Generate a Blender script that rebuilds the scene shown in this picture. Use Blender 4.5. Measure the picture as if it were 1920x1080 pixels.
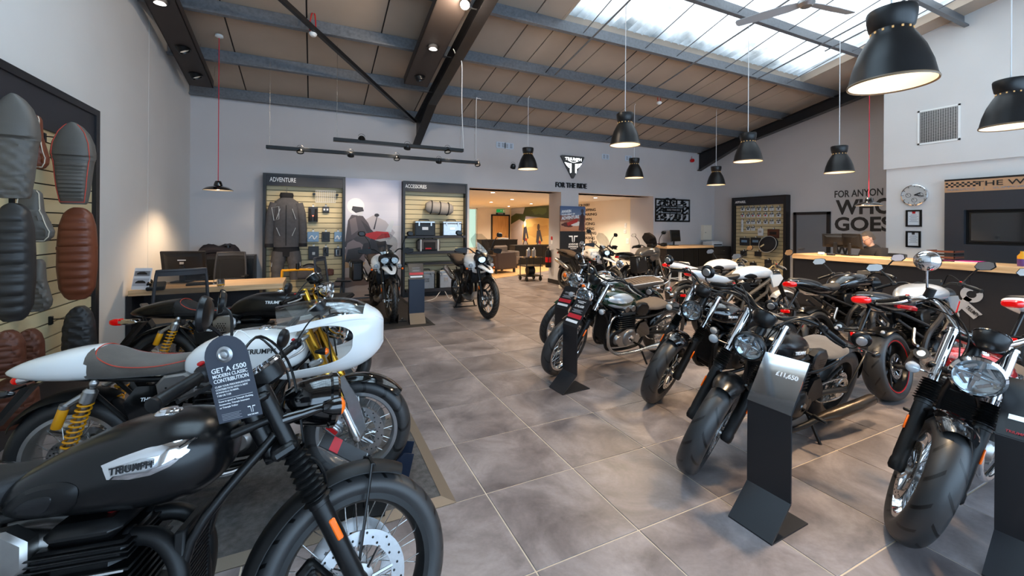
import bpy, bmesh, math, random
from mathutils import Vector, Matrix, Euler
random.seed(7)
for o in list(bpy.data.objects): bpy.data.objects.remove(o)
SC = bpy.context.scene
COL = SC.collection
PI = math.pi
# ------------------------------------------------------------------ camera
CAM_H, YAW, ROLL, FPX, CYPX = 1.557, .4466, .0063, 779.295, 423.02
_c, _s = math.cos(YAW), math.sin(YAW)
_r0 = Vector((_c, -_s, 0)); _r1 = Vector((0, 0, -1)); _r2 = Vector((_s, _c, 0))
_cr, _sr = math.cos(ROLL), math.sin(ROLL)
AX_R = _r0 * _cr - _r1 * _sr            # camera right
AX_D = _r0 * _sr + _r1 * _cr            # camera down
AX_F = _r2
cam_d = bpy.data.cameras.new('camera'); cam = bpy.data.objects.new('camera', cam_d); COL.objects.link(cam)
cam.matrix_world = Matrix(((AX_R.x, -AX_D.x, -AX_F.x, 0), (AX_R.y, -AX_D.y, -AX_F.y, 0),
                           (AX_R.z, -AX_D.z, -AX_F.z, CAM_H), (0, 0, 0, 1)))
cam_d.sensor_width = 36; cam_d.lens = FPX * 36 / 1920; cam_d.shift_y = -(540 - CYPX) / 1920
cam_d.clip_start = .05; cam_d.clip_end = 200
SC.camera = cam
def ray(x, y): return AX_R * ((x - 960) / FPX) + AX_D * ((y - CYPX) / FPX) + AX_F
def at_z(x, y, z=0.):  d = ray(x, y); return d * ((z - CAM_H) / d.z) + Vector((0, 0, CAM_H))
def at_x(x, y, X):     d = ray(x, y); return d * (X / d.x) + Vector((0, 0, CAM_H))
def at_y(x, y, Y):     d = ray(x, y); return d * (Y / d.y) + Vector((0, 0, CAM_H))
def at_d(x, y, D):     return ray(x, y) * D + Vector((0, 0, CAM_H))
# ------------------------------------------------------------------ world and exposure
W = bpy.data.worlds.new('daylight'); SC.world = W; W.use_nodes = True
nt = W.node_tree; bg = nt.nodes['Background']
bg.inputs[0].default_value = (.62, .80, 1.0, 1); bg.inputs[1].default_value = 1.05
SC.view_settings.view_transform = 'Standard'; SC.view_settings.look = 'None'
SC.view_settings.gamma = 1; SC.view_settings.use_curve_mapping = False
SC.view_settings.exposure = 0.5
def area(name, loc, rot, sx, sy, power, col):
    l = bpy.data.lights.new(name, 'AREA'); l.shape = 'RECTANGLE'; l.size = sx; l.size_y = sy; l.energy = power; l.color = col
    o = bpy.data.objects.new(name, l); COL.objects.link(o); o.location = loc; o.rotation_euler = rot; return o
def spot(name, loc, target, power, col, ang=60, blend=.6, rad=.04):
    l = bpy.data.lights.new(name, 'SPOT'); l.energy = power; l.color = col; l.spot_size = math.radians(ang); l.spot_blend = blend; l.shadow_soft_size = rad
    o = bpy.data.objects.new(name, l); COL.objects.link(o); o.location = loc
    o.rotation_euler = (Vector(target) - Vector(loc)).to_track_quat('-Z', 'Y').to_euler(); return o
DAY = (.52, .74, 1.0); WARM = (1.0, .72, .44); WARM2 = (1.0, .82, .62)
# daylight through the shop front behind the photographer and through the roof light
area('shopfront_daylight', (4.2, -2.62, 2.0), (math.radians(90), 0, 0), 11.6, 3.6, 330, DAY)
area('rooflight_daylight', (6.7, 3.2, 5.62), (math.radians(-11.3), 0, 0), 6.0, 4.4, 300, (.90, .95, 1.0))
area('rooflight_daylight_left', (.42, 2.9, 5.68), (math.radians(-11.3), 0, 0), 3.0, 3.8, 330, (.62, .81, 1.0))
# ------------------------------------------------------------------ mesh helpers
class MB:
    def __init__(s): s.v = []; s.f = []; s.mi = []; s.cur = 0
    def add(s, vs, fs):
        b = len(s.v); s.v.extend([tuple(p) for p in vs]); s.f.extend([tuple(b + i for i in f) for f in fs]); s.mi.extend([s.cur] * len(fs)); return s
    def mat(s, i): s.cur = i; return s
    def box(s, c, d, R=None):
        x, y, z = d[0] / 2, d[1] / 2, d[2] / 2; c = Vector(c)
        vs = [Vector(p) for p in ((-x,-y,-z),(x,-y,-z),(x,y,-z),(-x,y,-z),(-x,-y,z),(x,-y,z),(x,y,z),(-x,y,z))]
        if R is not None: vs = [R @ p for p in vs]
        return s.add([c + p for p in vs], [(0,3,2,1),(4,5,6,7),(0,1,5,4),(1,2,6,5),(2,3,7,6),(3,0,4,7)])
    def b2(s, a, b): return s.box([(a[i] + b[i]) / 2 for i in range(3)], [abs(b[i] - a[i]) for i in range(3)])
    def rbox(s, c, d, r=.01, R=None):
        x, y, z = d[0] / 2, d[1] / 2, d[2] / 2; r = min(r, x * .95, y * .95, z * .95); c = Vector(c)
        vs = []; idx = {}
        for sx in (-1, 1):
            for sy in (-1, 1):
                for sz in (-1, 1):
                    for k in range(3):
                        p = [sx * (x - r), sy * (y - r), sz * (z - r)]; p[k] = (sx * x, sy * y, sz * z)[k]
                        idx[(sx, sy, sz, k)] = len(vs); vs.append(Vector(p))
        fs = []
        def face(ks):
            pts = [vs[i] for i in ks]; n = (pts[1] - pts[0]).cross(pts[2] - pts[0]); m = sum(pts, Vector()) / len(pts)
            fs.append(tuple(ks) if n.dot(m) > 0 else tuple(reversed(ks)))
        S = (-1, 1)
        for g in S:
            face([idx[(g,a,b,0)] for a, b in ((-1,-1),(1,-1),(1,1),(-1,1))]); face([idx[(a,g,b,1)] for a, b in ((-1,-1),(1,-1),(1,1),(-1,1))]); face([idx[(a,b,g,2)] for a, b in ((-1,-1),(1,-1),(1,1),(-1,1))])
        for a in S:
            for b in S:
                face([idx[(a,b,-1,0)], idx[(a,b,1,0)], idx[(a,b,1,1)], idx[(a,b,-1,1)]]); face([idx[(a,-1,b,0)], idx[(a,1,b,0)], idx[(a,1,b,2)], idx[(a,-1,b,2)]]); face([idx[(-1,a,b,1)], idx[(1,a,b,1)], idx[(1,a,b,2)], idx[(-1,a,b,2)]])
                for g in S: face([idx[(a,b,g,0)], idx[(a,b,g,1)], idx[(a,b,g,2)]])
        if R is not None: vs = [R @ p for p in vs]
        return s.add([c + p for p in vs], fs)
    def tube(s, pts, r, n=8, closed=False, caps=True):
        P = [Vector(p) for p in pts]; m = len(P)
        rs = r if isinstance(r, (list, tuple)) else [r] * m
        T = []
        for i in range(m):
            a = P[(i - 1) % m] if (closed or i) else P[0]; b = P[(i + 1) % m] if (closed or i < m - 1) else P[-1]
            t = b - a; T.append(t.normalized() if t.length > 1e-9 else Vector((0, 0, 1)))
        u = T[0].orthogonal().normalized(); vs = []
        for i in range(m):
            u = u - T[i] * u.dot(T[i]); u = u.normalized() if u.length > 1e-6 else T[i].orthogonal().normalized(); w = T[i].cross(u)
            for k in range(n):
                a = 2 * PI * k / n; vs.append(P[i] + (u * math.cos(a) + w * math.sin(a)) * rs[i])
        fs = []
        for i in range(m if closed else m - 1):
            j = (i + 1) % m
            for k in range(n): fs.append((i*n+k, i*n+(k+1)%n, j*n+(k+1)%n, j*n+k))
        if caps and not closed: fs.append(tuple(range(n - 1, -1, -1))); fs.append(tuple((m - 1) * n + k for k in range(n)))
        return s.add(vs, fs)
    def cyl(s, a, b, r, n=12, r2=None): return s.tube([a, b], [r, r if r2 is None else r2], n)
    def lathe(s, prof, o=(0,0,0), axis=(0,0,1), n=24, close=False, a0=0, a1=2*PI):
        o = Vector(o); ax = Vector(axis).normalized(); u = ax.orthogonal().normalized()
        if abs(ax.y) > .99: u = Vector((1, 0, 0))
        w = ax.cross(u); full = abs(a1 - a0 - 2 * PI) < 1e-6; nn = n if full else n + 1
        vs = []; m = len(prof)
        for k in range(nn):
            a = a0 + (a1 - a0) * k / n; d = u * math.cos(a) + w * math.sin(a)
            for (r, h) in prof: vs.append(o + d * r + ax * h)
        fs = []
        for k in range(n):
            j = (k + 1) % nn
            for i in range(m if close else m - 1):
                i2 = (i + 1) % m; fs.append((k*m+i, j*m+i, j*m+i2, k*m+i2))
        return s.add(vs, fs)
    def loft(s, secs, caps=True, closed=False):
        n = len(secs[0]); vs = [p for q in secs for p in q]; fs = []; m = len(secs)
        for i in range(m if closed else m - 1):
            j = (i + 1) % m
            for k in range(n): fs.append((i*n+k, i*n+(k+1)%n, j*n+(k+1)%n, j*n+k))
        if caps and not closed: fs.append(tuple(range(n - 1, -1, -1))); fs.append(tuple((m - 1) * n + k for k in range(n)))
        return s.add(vs, fs)
    def sheet(s, rows, close=False):
        n = len(rows[0]); vs = [p for q in rows for p in q]; fs = []
        for i in range(len(rows) - 1):
            for k in range(n if close else n - 1): fs.append((i*n+k, i*n+(k+1)%n, (i+1)*n+(k+1)%n, (i+1)*n+k))
        return s.add(vs, fs)
    def prism(s, poly, fn, t0, t1):
        n = len(poly); vs = [fn(x, y, t0) for x, y in poly] + [fn(x, y, t1) for x, y in poly]
        fs = [tuple(range(n - 1, -1, -1)), tuple(range(n, 2 * n))] + [(i, (i + 1) % n, n + (i + 1) % n, n + i) for i in range(n)]
        return s.add(vs, fs)
    def ell(s, c, r, n=16, m=10, R=None):
        c = Vector(c); vs = []; fs = []
        if not isinstance(r, (tuple, list)): r = (r, r, r)
        for i in range(m + 1):
            t = PI * i / m
            for k in range(n):
                a = 2 * PI * k / n; p = Vector((r[0]*math.sin(t)*math.cos(a), r[1]*math.sin(t)*math.sin(a), r[2]*math.cos(t)))
                vs.append(c + (R @ p if R is not None else p))
        for i in range(m):
            for k in range(n): fs.append((i*n+k, (i+1)*n+k, (i+1)*n+(k+1)%n, i*n+(k+1)%n))
        return s.add(vs, fs)
    def mesh(s, name, mats, smooth=35):
        me = bpy.data.meshes.new(name); me.from_pydata(s.v, [], s.f)
        if not isinstance(mats, (list, tuple)): mats = [mats]
        for m in mats: me.materials.append(m)
        if len(mats) > 1: me.polygons.foreach_set('material_index', s.mi)
        bm = bmesh.new(); bm.from_mesh(me); bmesh.ops.remove_doubles(bm, verts=bm.verts, dist=1e-5); bmesh.ops.recalc_face_normals(bm, faces=bm.faces); bm.to_mesh(me); bm.free()
        if smooth:
            me.polygons.foreach_set('use_smooth', [True] * len(me.polygons)); me.set_sharp_from_angle(angle=math.radians(smooth))
        me.update(); return me
    def obj(s, name, mats, parent=None, smooth=35, mat4=None): return place(s.mesh(name, mats, smooth), name, parent, mat4)
def place(me, name, parent=None, mat4=None):
    o = bpy.data.objects.new(name, me); COL.objects.link(o)
    if parent is not None: o.parent = parent
    if mat4 is not None: o.matrix_basis = mat4
    return o
def thing(name, label, cat, loc=(0,0,0), rz=0., group=None, rot=None):
    o = bpy.data.objects.new(name, None); COL.objects.link(o); o.empty_display_size = .1
    o.location = loc; o.rotation_euler = rot if rot is not None else (0, 0, rz); tag(o, label, cat, group); return o
def tag(o, label, cat, group=None):
    o['label'] = label; o['category'] = cat
    if group: o['group'] = group
    return o
def struct(o): o['kind'] = 'structure'; return o
def stuff(o): o['kind'] = 'stuff'; return o
def spl(pts, k=6, closed=False):
    P = [Vector(p) for p in pts]; n = len(P); out = []
    for i in range(n if closed else n - 1):
        if closed: p0, p1, p2, p3 = P[(i-1)%n], P[i], P[(i+1)%n], P[(i+2)%n]
        else: p0, p1, p2, p3 = P[max(i-1,0)], P[i], P[i+1], P[min(i+2,n-1)]
        for j in range(k):
            t = j / k; out.append(.5 * ((2*p1) + (p2-p0)*t + (2*p0-5*p1+4*p2-p3)*t*t + (3*p1-p0-3*p2+p3)*t**3))
    if not closed: out.append(P[-1])
    return out
def lerp_table(tab, x):
    if x <= tab[0][0]: return tab[0][1:]
    for a, b in zip(tab, tab[1:]):
        if x <= b[0]:
            t = (x - a[0]) / (b[0] - a[0]); t2 = t
            return tuple(u + (v - u) * t2 for u, v in zip(a[1:], b[1:]))
    return tab[-1][1:]
def smooth_rows(tab, k=4):
    P = spl([Vector(r[:3]) for r in tab], k); Q = spl([Vector(tuple(r[3:6]) + (0,) * (3 - len(r[3:6]))) for r in tab], k)
    return [tuple(a) + tuple(b) for a, b in zip(P, Q)]
def body(tab, n=20, ex=2.4, k=4, caps=True):
    """tab rows: x, z centre, half width, half height up, half height down -> rings in the y-z plane"""
    rows = smooth_rows(tab, k); secs = []
    for (x, zc, hw, hu, hd, e) in rows:
        ring = []
        for i in range(n):
            a = 2 * PI * i / n; c, s_ = math.cos(a), math.sin(a)
            y = max(hw, .002) * math.copysign(abs(c) ** (2 / ex), c); z = (max(hu, .002) if s_ > 0 else max(hd, .002)) * math.copysign(abs(s_) ** (2 / ex), s_)
            ring.append(Vector((x, y, zc + z)))
        secs.append(ring)
    return secs
_txt = {}
def text_mesh(s, size, mat, bold=0., align='CENTER', ext=.001, shear=0., space=1.0):
    key = (s, size, mat.name, bold, align, ext, shear, space)
    if key in _txt: return _txt[key]
    cu = bpy.data.curves.new('lettering', 'FONT'); cu.body = s; cu.size = size; cu.align_x = align; cu.align_y = 'CENTER'; cu.extrude = ext; cu.offset = bold; cu.shear = shear; cu.space_character = space
    cu.resolution_u = 3
    o = bpy.data.objects.new('lettering', cu); COL.objects.link(o)
    dg = bpy.context.evaluated_depsgraph_get(); me = bpy.data.meshes.new_from_object(o.evaluated_get(dg)); bpy.data.objects.remove(o)
    me.materials.clear(); me.materials.append(mat); _txt[key] = me; return me
def frame4(o, x, y):
    """matrix whose local x, y run along the given world vectors, z out of the surface"""
    x = Vector(x).normalized(); y = Vector(y).normalized(); z = x.cross(y).normalized(); y = z.cross(x)
    return Matrix(((x.x, y.x, z.x, o[0]), (x.y, y.y, z.y, o[1]), (x.z, y.z, z.z, o[2]), (0, 0, 0, 1)))
def text(s, size, mat, m4, parent=None, name='lettering', sx=1., **kw):
    o = place(text_mesh(s, size, mat, **kw), name, parent); o.matrix_basis = m4 @ Matrix.Diagonal((sx, 1, 1, 1)); return o
def copy_tree(o, parent=None):
    c = o.copy(); COL.objects.link(c); c.parent = parent
    for ch in o.children: copy_tree(ch, c)
    return c
# ------------------------------------------------------------------ materials
MATS = {}
def mat(name, col, rough=.5, metal=0., var=0., vs=8., bump=0., bs=40., coat=0., emit=None, es=1., trans=0., alpha=1., ior=1.45, coords='Object', rvar=0., spec=.5, sheen=0.):
    m = bpy.data.materials.new(name); m.use_nodes = True; MATS[name] = m
    t = m.node_tree; b = t.nodes['Principled BSDF']; I = b.inputs
    I['Base Color'].default_value = (*col, 1); I['Roughness'].default_value = rough; I['Metallic'].default_value = metal; I['IOR'].default_value = ior
    I['Coat Weight'].default_value = coat; I['Coat Roughness'].default_value = .05; I['Transmission Weight'].default_value = trans; I['Alpha'].default_value = alpha; I['Specular IOR Level'].default_value = spec
    if sheen: I['Sheen Weight'].default_value = sheen
    if emit: I['Emission Color'].default_value = (*emit, 1); I['Emission Strength'].default_value = es
    if var or bump or rvar:
        tc = t.nodes.new('ShaderNodeTexCoord'); out = tc.outputs['Object']
        if coords == 'World': g = t.nodes.new('ShaderNodeNewGeometry'); out = g.outputs['Position']
        if var or rvar:
            nz = t.nodes.new('ShaderNodeTexNoise'); nz.inputs['Scale'].default_value = vs; nz.inputs['Detail'].default_value = 5; t.links.new(out, nz.inputs['Vector'])
        if var:
            r = t.nodes.new('ShaderNodeMapRange'); r.inputs[1].default_value = .3; r.inputs[2].default_value = .7; r.inputs[3].default_value = 1 - var; r.inputs[4].default_value = 1 + var
            t.links.new(nz.outputs[0], r.inputs[0])
            mx = t.nodes.new('ShaderNodeVectorMath'); mx.operation = 'SCALE'; mx.inputs[0].default_value = col; t.links.new(r.outputs[0], mx.inputs['Scale']); t.links.new(mx.outputs[0], I['Base Color'])
        if rvar:
            r = t.nodes.new('ShaderNodeMapRange'); r.inputs[1].default_value = .3; r.inputs[2].default_value = .7; r.inputs[3].default_value = rough - rvar; r.inputs[4].default_value = rough + rvar
            t.links.new(nz.outputs[0], r.inputs[0]); t.links.new(r.outputs[0], I['Roughness'])
        if bump:
            n2 = t.nodes.new('ShaderNodeTexNoise'); n2.inputs['Scale'].default_value = bs; n2.inputs['Detail'].default_value = 3; t.links.new(out, n2.inputs['Vector'])
            bp = t.nodes.new('ShaderNodeBump'); bp.inputs['Strength'].default_value = bump; bp.inputs['Distance'].default_value = .004; t.links.new(n2.outputs[0], bp.inputs['Height']); t.links.new(bp.outputs[0], I['Normal'])
    return m
def sr(r, g, b):
    f = lambda c: (c / 255) / 12.92 if c <= 10 else ((c / 255 + .055) / 1.055) ** 2.4
    return (f(r), f(g), f(b))
wall_m = mat('wall_paint', sr(214, 211, 208), .85, var=.03, vs=1.2, bump=.08, bs=90, coords='World')
wall2_m = mat('grey_wall_paint', sr(196, 192, 192), .85, var=.03, vs=1.2, bump=.08, bs=90, coords='World')
cream_m = mat('cream_paint', sr(232, 222, 205), .85, var=.02, vs=1.5)
white_ceil = mat('white_ceiling', sr(235, 230, 222), .9)
panel_m = mat('roof_panel', sr(172, 155, 139), .9, var=.05, vs=1.5, bump=.2, bs=60, coords='World')
seam_m = mat('dark_seam', sr(52, 50, 50), .8)
galv_m = mat('galvanised_steel', sr(112, 114, 118), .48, .35, var=.2, vs=25, rvar=.12)
beam_m = mat('black_steel_beam', sr(26, 25, 27), .38, .0, rvar=.05)
grout_m = mat('grout', sr(206, 190, 170), .9)
black_m = mat('satin_black', sr(14, 14, 15), .32, rvar=.04, spec=.45)
mblack_m = mat('matt_black', sr(15, 15, 16), .45, spec=.4)
gloss_m = mat('gloss_black', sr(6, 6, 7), .12, coat=1)
navy_m = mat('display_dark', sr(38, 38, 44), .5)
frame_m = mat('frame_black', sr(30, 29, 32), .4)
white_m = mat('white_plastic', sr(235, 235, 232), .35)
letter_w = mat('white_lettering', sr(240, 240, 240), .5)
letter_k = mat('black_lettering', sr(20, 20, 22), .5)
letter_d = mat('dark_grey_lettering', sr(52, 48, 46), .6)
red_m = mat('red_plastic', sr(190, 20, 24), .35)
chrome_m = mat('chrome', (.80, .81, .83), .07, 1.)
steel_m = mat('brushed_steel', (.58, .57, .55), .26, 1., var=.03, vs=12, rvar=.03)
alu_m = mat('cast_aluminium', (.52, .53, .54), .36, 1., var=.06, vs=30)
glass_m = mat('clear_glass', (1, 1, 1), .02, trans=1., ior=1.45)
skirt_m = mat('black_skirting', sr(34, 32, 32), .5)
def thin_glass(name, tint, fres=.12, rough=.03):
    m = bpy.data.materials.new(name); m.use_nodes = True; t = m.node_tree; t.nodes.clear()
    o = t.nodes.new('ShaderNodeOutputMaterial'); a = t.nodes.new('ShaderNodeBsdfTransparent'); a.inputs[0].default_value = (*tint, 1)
    g = t.nodes.new('ShaderNodeBsdfGlossy'); g.inputs['Roughness'].default_value = rough; mx = t.nodes.new('ShaderNodeMixShader')
    fr = t.nodes.new('ShaderNodeLayerWeight'); fr.inputs[0].default_value = .25; ad = t.nodes.new('ShaderNodeMath'); ad.operation = 'MULTIPLY_ADD'; ad.inputs[1].default_value = .35; ad.inputs[2].default_value = fres
    t.links.new(fr.outputs['Facing'], ad.inputs[0]); t.links.new(ad.outputs[0], mx.inputs[0]); t.links.new(a.outputs[0], mx.inputs[1]); t.links.new(g.outputs[0], mx.inputs[2]); t.links.new(mx.outputs[0], o.inputs[0]); return m
pane_m = thin_glass('window_pane', (.96, .98, .98), .03)
screen_m = thin_glass('clear_screen', (.86, .88, .88), .06)
smoke_m = thin_glass('smoked_screen', (.18, .18, .19), .08)
def wood_mat(name, a, b, axis=0, scale=6., rough=.45):
    m = bpy.data.materials.new(name); m.use_nodes = True; t = m.node_tree; bs = t.nodes['Principled BSDF']; bs.inputs['Roughness'].default_value = rough
    tc = t.nodes.new('ShaderNodeTexCoord'); mp = t.nodes.new('ShaderNodeMapping'); sc = [scale * 6] * 3; sc[axis] = scale * .35; mp.inputs['Scale'].default_value = sc
    nz = t.nodes.new('ShaderNodeTexNoise'); nz.inputs['Scale'].default_value = 1; nz.inputs['Detail'].default_value = 6; nz.inputs['Distortion'].default_value = .4
    cr = t.nodes.new('ShaderNodeValToRGB'); cr.color_ramp.elements[0].color = (*a, 1); cr.color_ramp.elements[1].color = (*b, 1); cr.color_ramp.elements[0].position = .35; cr.color_ramp.elements[1].position = .65
    t.links.new(tc.outputs['Object'], mp.inputs[0]); t.links.new(mp.outputs[0], nz.inputs['Vector']); t.links.new(nz.outputs[0], cr.inputs[0]); t.links.new(cr.outputs[0], bs.inputs['Base Color']); return m
oak_x = wood_mat('oak_along_x', sr(196, 156, 112), sr(222, 186, 142), 0)
oak_y = wood_mat('oak_along_y', sr(196, 152, 104), sr(224, 186, 138), 1)
oak_z = wood_mat('oak_door', sr(196, 142, 76), sr(216, 164, 96), 2)
plank_m = wood_mat('oak_floor', sr(206, 160, 104), sr(230, 190, 136), 0, 3, .35)
slat_m = mat('slatwall_beige', sr(206, 188, 148), .55, var=.03, vs=3)
groove_m = mat('groove_black', sr(20, 18, 18), .7)
def tile_mat():
    m = bpy.data.materials.new('stone_tile'); m.use_nodes = True; t = m.node_tree; b = t.nodes['Principled BSDF']; L = t.links.new; N = t.nodes.new
    g = N('ShaderNodeNewGeometry'); oi = N('ShaderNodeObjectInfo')
    ofs = N('ShaderNodeVectorMath'); ofs.operation = 'SCALE'; ofs.inputs[0].default_value = (37, 19, 11); L(oi.outputs['Random'], ofs.inputs['Scale'])
    ad = N('ShaderNodeVectorMath'); ad.operation = 'ADD'; L(g.outputs['Position'], ad.inputs[0]); L(ofs.outputs[0], ad.inputs[1])
    n1 = N('ShaderNodeTexNoise'); n1.inputs['Scale'].default_value = 2.6; n1.inputs['Detail'].default_value = 9; n1.inputs['Roughness'].default_value = .62; n1.inputs['Distortion'].default_value = .6; L(ad.outputs[0], n1.inputs['Vector'])
    n2 = N('ShaderNodeTexNoise'); n2.inputs['Scale'].default_value = 55; n2.inputs['Detail'].default_value = 4; L(ad.outputs[0], n2.inputs['Vector'])
    cr = N('ShaderNodeValToRGB'); E = cr.color_ramp.elements; E[0].position = .30; E[0].color = (*sr(88, 80, 80), 1); E[1].position = .72; E[1].color = (*sr(158, 148, 147), 1)
    e = E.new(.5); e.color = (*sr(124, 115, 114), 1); L(n1.outputs[0], cr.inputs[0])
    r = N('ShaderNodeMapRange'); r.inputs[3].default_value = .86; r.inputs[4].default_value = 1.14; L(n2.outputs[0], r.inputs[0])
    r2 = N('ShaderNodeMapRange'); r2.inputs[3].default_value = .92; r2.inputs[4].default_value = 1.08; L(oi.outputs['Random'], r2.inputs[0])
    mu = N('ShaderNodeMath'); mu.operation = 'MULTIPLY'; L(r.outputs[0], mu.inputs[0]); L(r2.outputs[0], mu.inputs[1])
    sc = N('ShaderNodeVectorMath'); sc.operation = 'SCALE'; L(cr.outputs[0], sc.inputs[0]); L(mu.outputs[0], sc.inputs['Scale']); L(sc.outputs[0], b.inputs['Base Color'])
    rr = N('ShaderNodeMapRange'); rr.inputs[3].default_value = .30; rr.inputs[4].default_value = .50; L(n1.outputs[0], rr.inputs[0]); L(rr.outputs[0], b.inputs['Roughness'])
    bp = N('ShaderNodeBump'); bp.inputs['Strength'].default_value = .12; bp.inputs['Distance'].default_value = .003; L(n2.outputs[0], bp.inputs['Height']); L(bp.outputs[0], b.inputs['Normal']); return m
tile_m = tile_mat()
# ================================================================== the room
XL, XR, YB, XN, YN = -2.013, 11.70, 9.30, 10.30, 4.25      # left wall, right wall, back wall, near right wall and its far end
YF = -2.7                                                  # shop front behind the photographer
EAVE, SLOPE = 4.05, .2
def roof(y): return EAVE + SLOPE * (YB - y)
GX, GY, T = .916, 3.4386, .6                               # floor tile grid
# floor: grout bed with every tile laid on it
f = MB(); f.b2((XL - .2, YF - .2, -.06), (XR + .2, 20.2, -.004))
floor = struct(f.obj('floor', grout_m, smooth=0))
tm = MB(); tm.rbox((0, 0, -.004), (T - .008, T - .008, .008), .0015); tile_me = tm.mesh('tile', tile_m, 0)
cand = []
i0, i1 = math.floor((XL - GX) / T), math.ceil((XR - GX) / T); j0, j1 = math.floor((YF - GY) / T), math.ceil((12.2 - GY) / T)
def vis(cx, cy):
    v = Vector((cx, cy, -CAM_H)); d = v.dot(AX_F)
    if d < .9: return None
    return abs(v.dot(AX_R) / d * FPX) < 1010 and v.dot(AX_D) / d * FPX + CYPX < 1180
vis_t, rest_t = [], []
for i in range(i0, i1):
    for j in range(j0, j1):
        cx_, cy_ = GX + (i + .5) * T, GY + (j + .5) * T
        if vis(cx_, cy_): vis_t.append((cx_ ** 2 + cy_ ** 2, cx_, cy_))
        else: rest_t.append((cx_, cy_))
vis_t.sort()
for d, cx_, cy_ in vis_t[:299]:
    place(tile_me, 'tile', floor).location = (cx_, cy_, 0)
rm = MB()
for cx_, cy_ in [(a, b) for _, a, b in vis_t[299:]] + rest_t: rm.rbox((cx_, cy_, -.004), (T - .008, T - .008, .008), .0015)
stuff(rm.obj('far_tiles', tile_m, floor, smooth=0))
# oak floor of the lounge beyond the opening (diagonal edge)
wf = MB(); a, b = Vector((4.75, 11.15)), Vector((6.55, 12.03)); d = (b - a).normalized()
pL, pR = a - d * 1.9, b + d * 3.2
wf.prism([(pL.x, pL.y), (pR.x, pR.y), (9.2, 20.0), (2.9, 20.0)], lambda x, y, t: (x, y, t), .0, .012)
struct(wf.obj('floor_lounge', plank_m, smooth=0))
# walls
w = MB(); w.b2((XL - .2, YF - .2, 0), (XL, YB + .3, 7.0)); wl = struct(w.obj('wall_left', wall_m, smooth=0))
for k, yy in enumerate((7.2, 4.0, 1.6)):
    q = MB(); q.b2((XL, yy - .012, 0), (XL + .0025, yy + .012, 5.4)); q.obj('joint_strip', wall_m, wl, smooth=0)
w = MB()
HD = 2.45; OX = (3.33, 5.88, 6.43, 9.10); TH = .62
w.b2((XL, YB, 0), (OX[0], YB + .2, 4.2)); w.b2((OX[0], YB, HD), (OX[1], YB + TH, 4.2)); w.b2((OX[1], YB, 0), (OX[2], YB + TH, 4.2))
w.b2((OX[2], YB, HD), (OX[3], YB + TH, 4.2)); w.b2((OX[3], YB, 0), (XR + .2, YB + 1.0, 4.2))
wb = struct(w.obj('wall_back', wall2_m, smooth=0))
q = MB(); q.b2((XL, YB - .003, 2.395), (-.9, YB, 2.405)); q.obj('joint_strip', wall2_m, wb, smooth=0)
w = MB(); w.b2((XR, YN - .6, 0), (XR + .2, YB + .2, 7.0)); wr = struct(w.obj('wall_right', wall2_m, smooth=0))
w = MB(); w.b2((XN, YF - .2, 0), (XN + .2, YN, 2.72)); w.b2((XN - .04, YF - .2, 2.72), (XN + .2, YN + .03, 7.0)); w.b2((XN + .2, YN - .2, 0), (XR, YN, 7.0))
wn = struct(w.obj('wall_workshop', wall_m, smooth=0))
# shop front behind the camera: piers, head wall and glass
w = MB(); w.b2((XL, YF - .2, 3.9), (XN, YF, 7.2)); w.b2((XL, YF - .2, 0), (XL + .4, YF, 4)); w.b2((XN - .4, YF - .2, 0), (XN, YF, 4)); w.b2((XL, YF - .2, 0), (XN, YF, .1))
struct(w.obj('wall_front', wall_m, smooth=0))
wx = [XL + .4 + k * (XN - XL - .8) / 5 for k in range(6)]
for k in range(5):
    q = MB()
    for x_ in (wx[k], wx[k + 1]): q.b2((x_ - .03, YF - .14, .1), (x_ + .03, YF - .06, 3.9))
    q.b2((wx[k], YF - .14, .1), (wx[k + 1], YF - .06, .17)); q.b2((wx[k], YF - .14, 3.83), (wx[k + 1], YF - .06, 3.9)); q.b2((wx[k], YF - .14, 2.5), (wx[k + 1], YF - .06, 2.56))
    fo = struct(q.obj('window_%d' % (k + 1), frame_m, smooth=0))
    q = MB(); q.b2((wx[k] + .03, YF - .105, .17), (wx[k + 1] - .03, YF - .095, 3.83)); q.obj('pane', pane_m, fo, smooth=0)
# skirtings
for nm, a, b in (('baseboard_pillar', (OX[1] - .015, YB - .015, 0), (OX[2] + .015, YB + TH + .015, .11)), ('baseboard_back', (OX[3] - .015, YB - .015, 0), (XR, YB, .11)),
                 ('baseboard_left', (XL, YF, 0), (XL + .015, 6.3, .11)), ('baseboard_right', (XR - .015, 6.85, 0), (XR, YB, .11))):
    q = MB(); q.b2(a, b); struct(q.obj(nm, skirt_m, smooth=0))
# lounge behind the back wall
q = MB(); q.b2((2.7, YB + .2, 0), (2.9, 20.2, 2.7)); struct(q.obj('wall_lounge_left', cream_m, smooth=0))
q = MB(); q.b2((9.2, YB + 1.0, 0), (9.4, 20.2, 2.7)); struct(q.obj('wall_lounge_right', cream_m, smooth=0))
q = MB(); q.b2((2.9, 19.5, 0), (5.95, 19.7, 2.7)); q.b2((7.42, 19.5, 0), (9.3, 19.7, 2.7)); q.b2((5.95, 19.5, 2.42), (7.42, 19.7, 2.7)); q.b2((5.95, 19.5, 0), (7.42, 19.7, .4))
struct(q.obj('wall_lounge_end', cream_m, smooth=0))
q = MB(); q.b2((2.7, YB + .2, HD), (9.3, 20.2, HD + .1)); struct(q.obj('ceiling_lounge', white_ceil, smooth=0))
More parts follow.
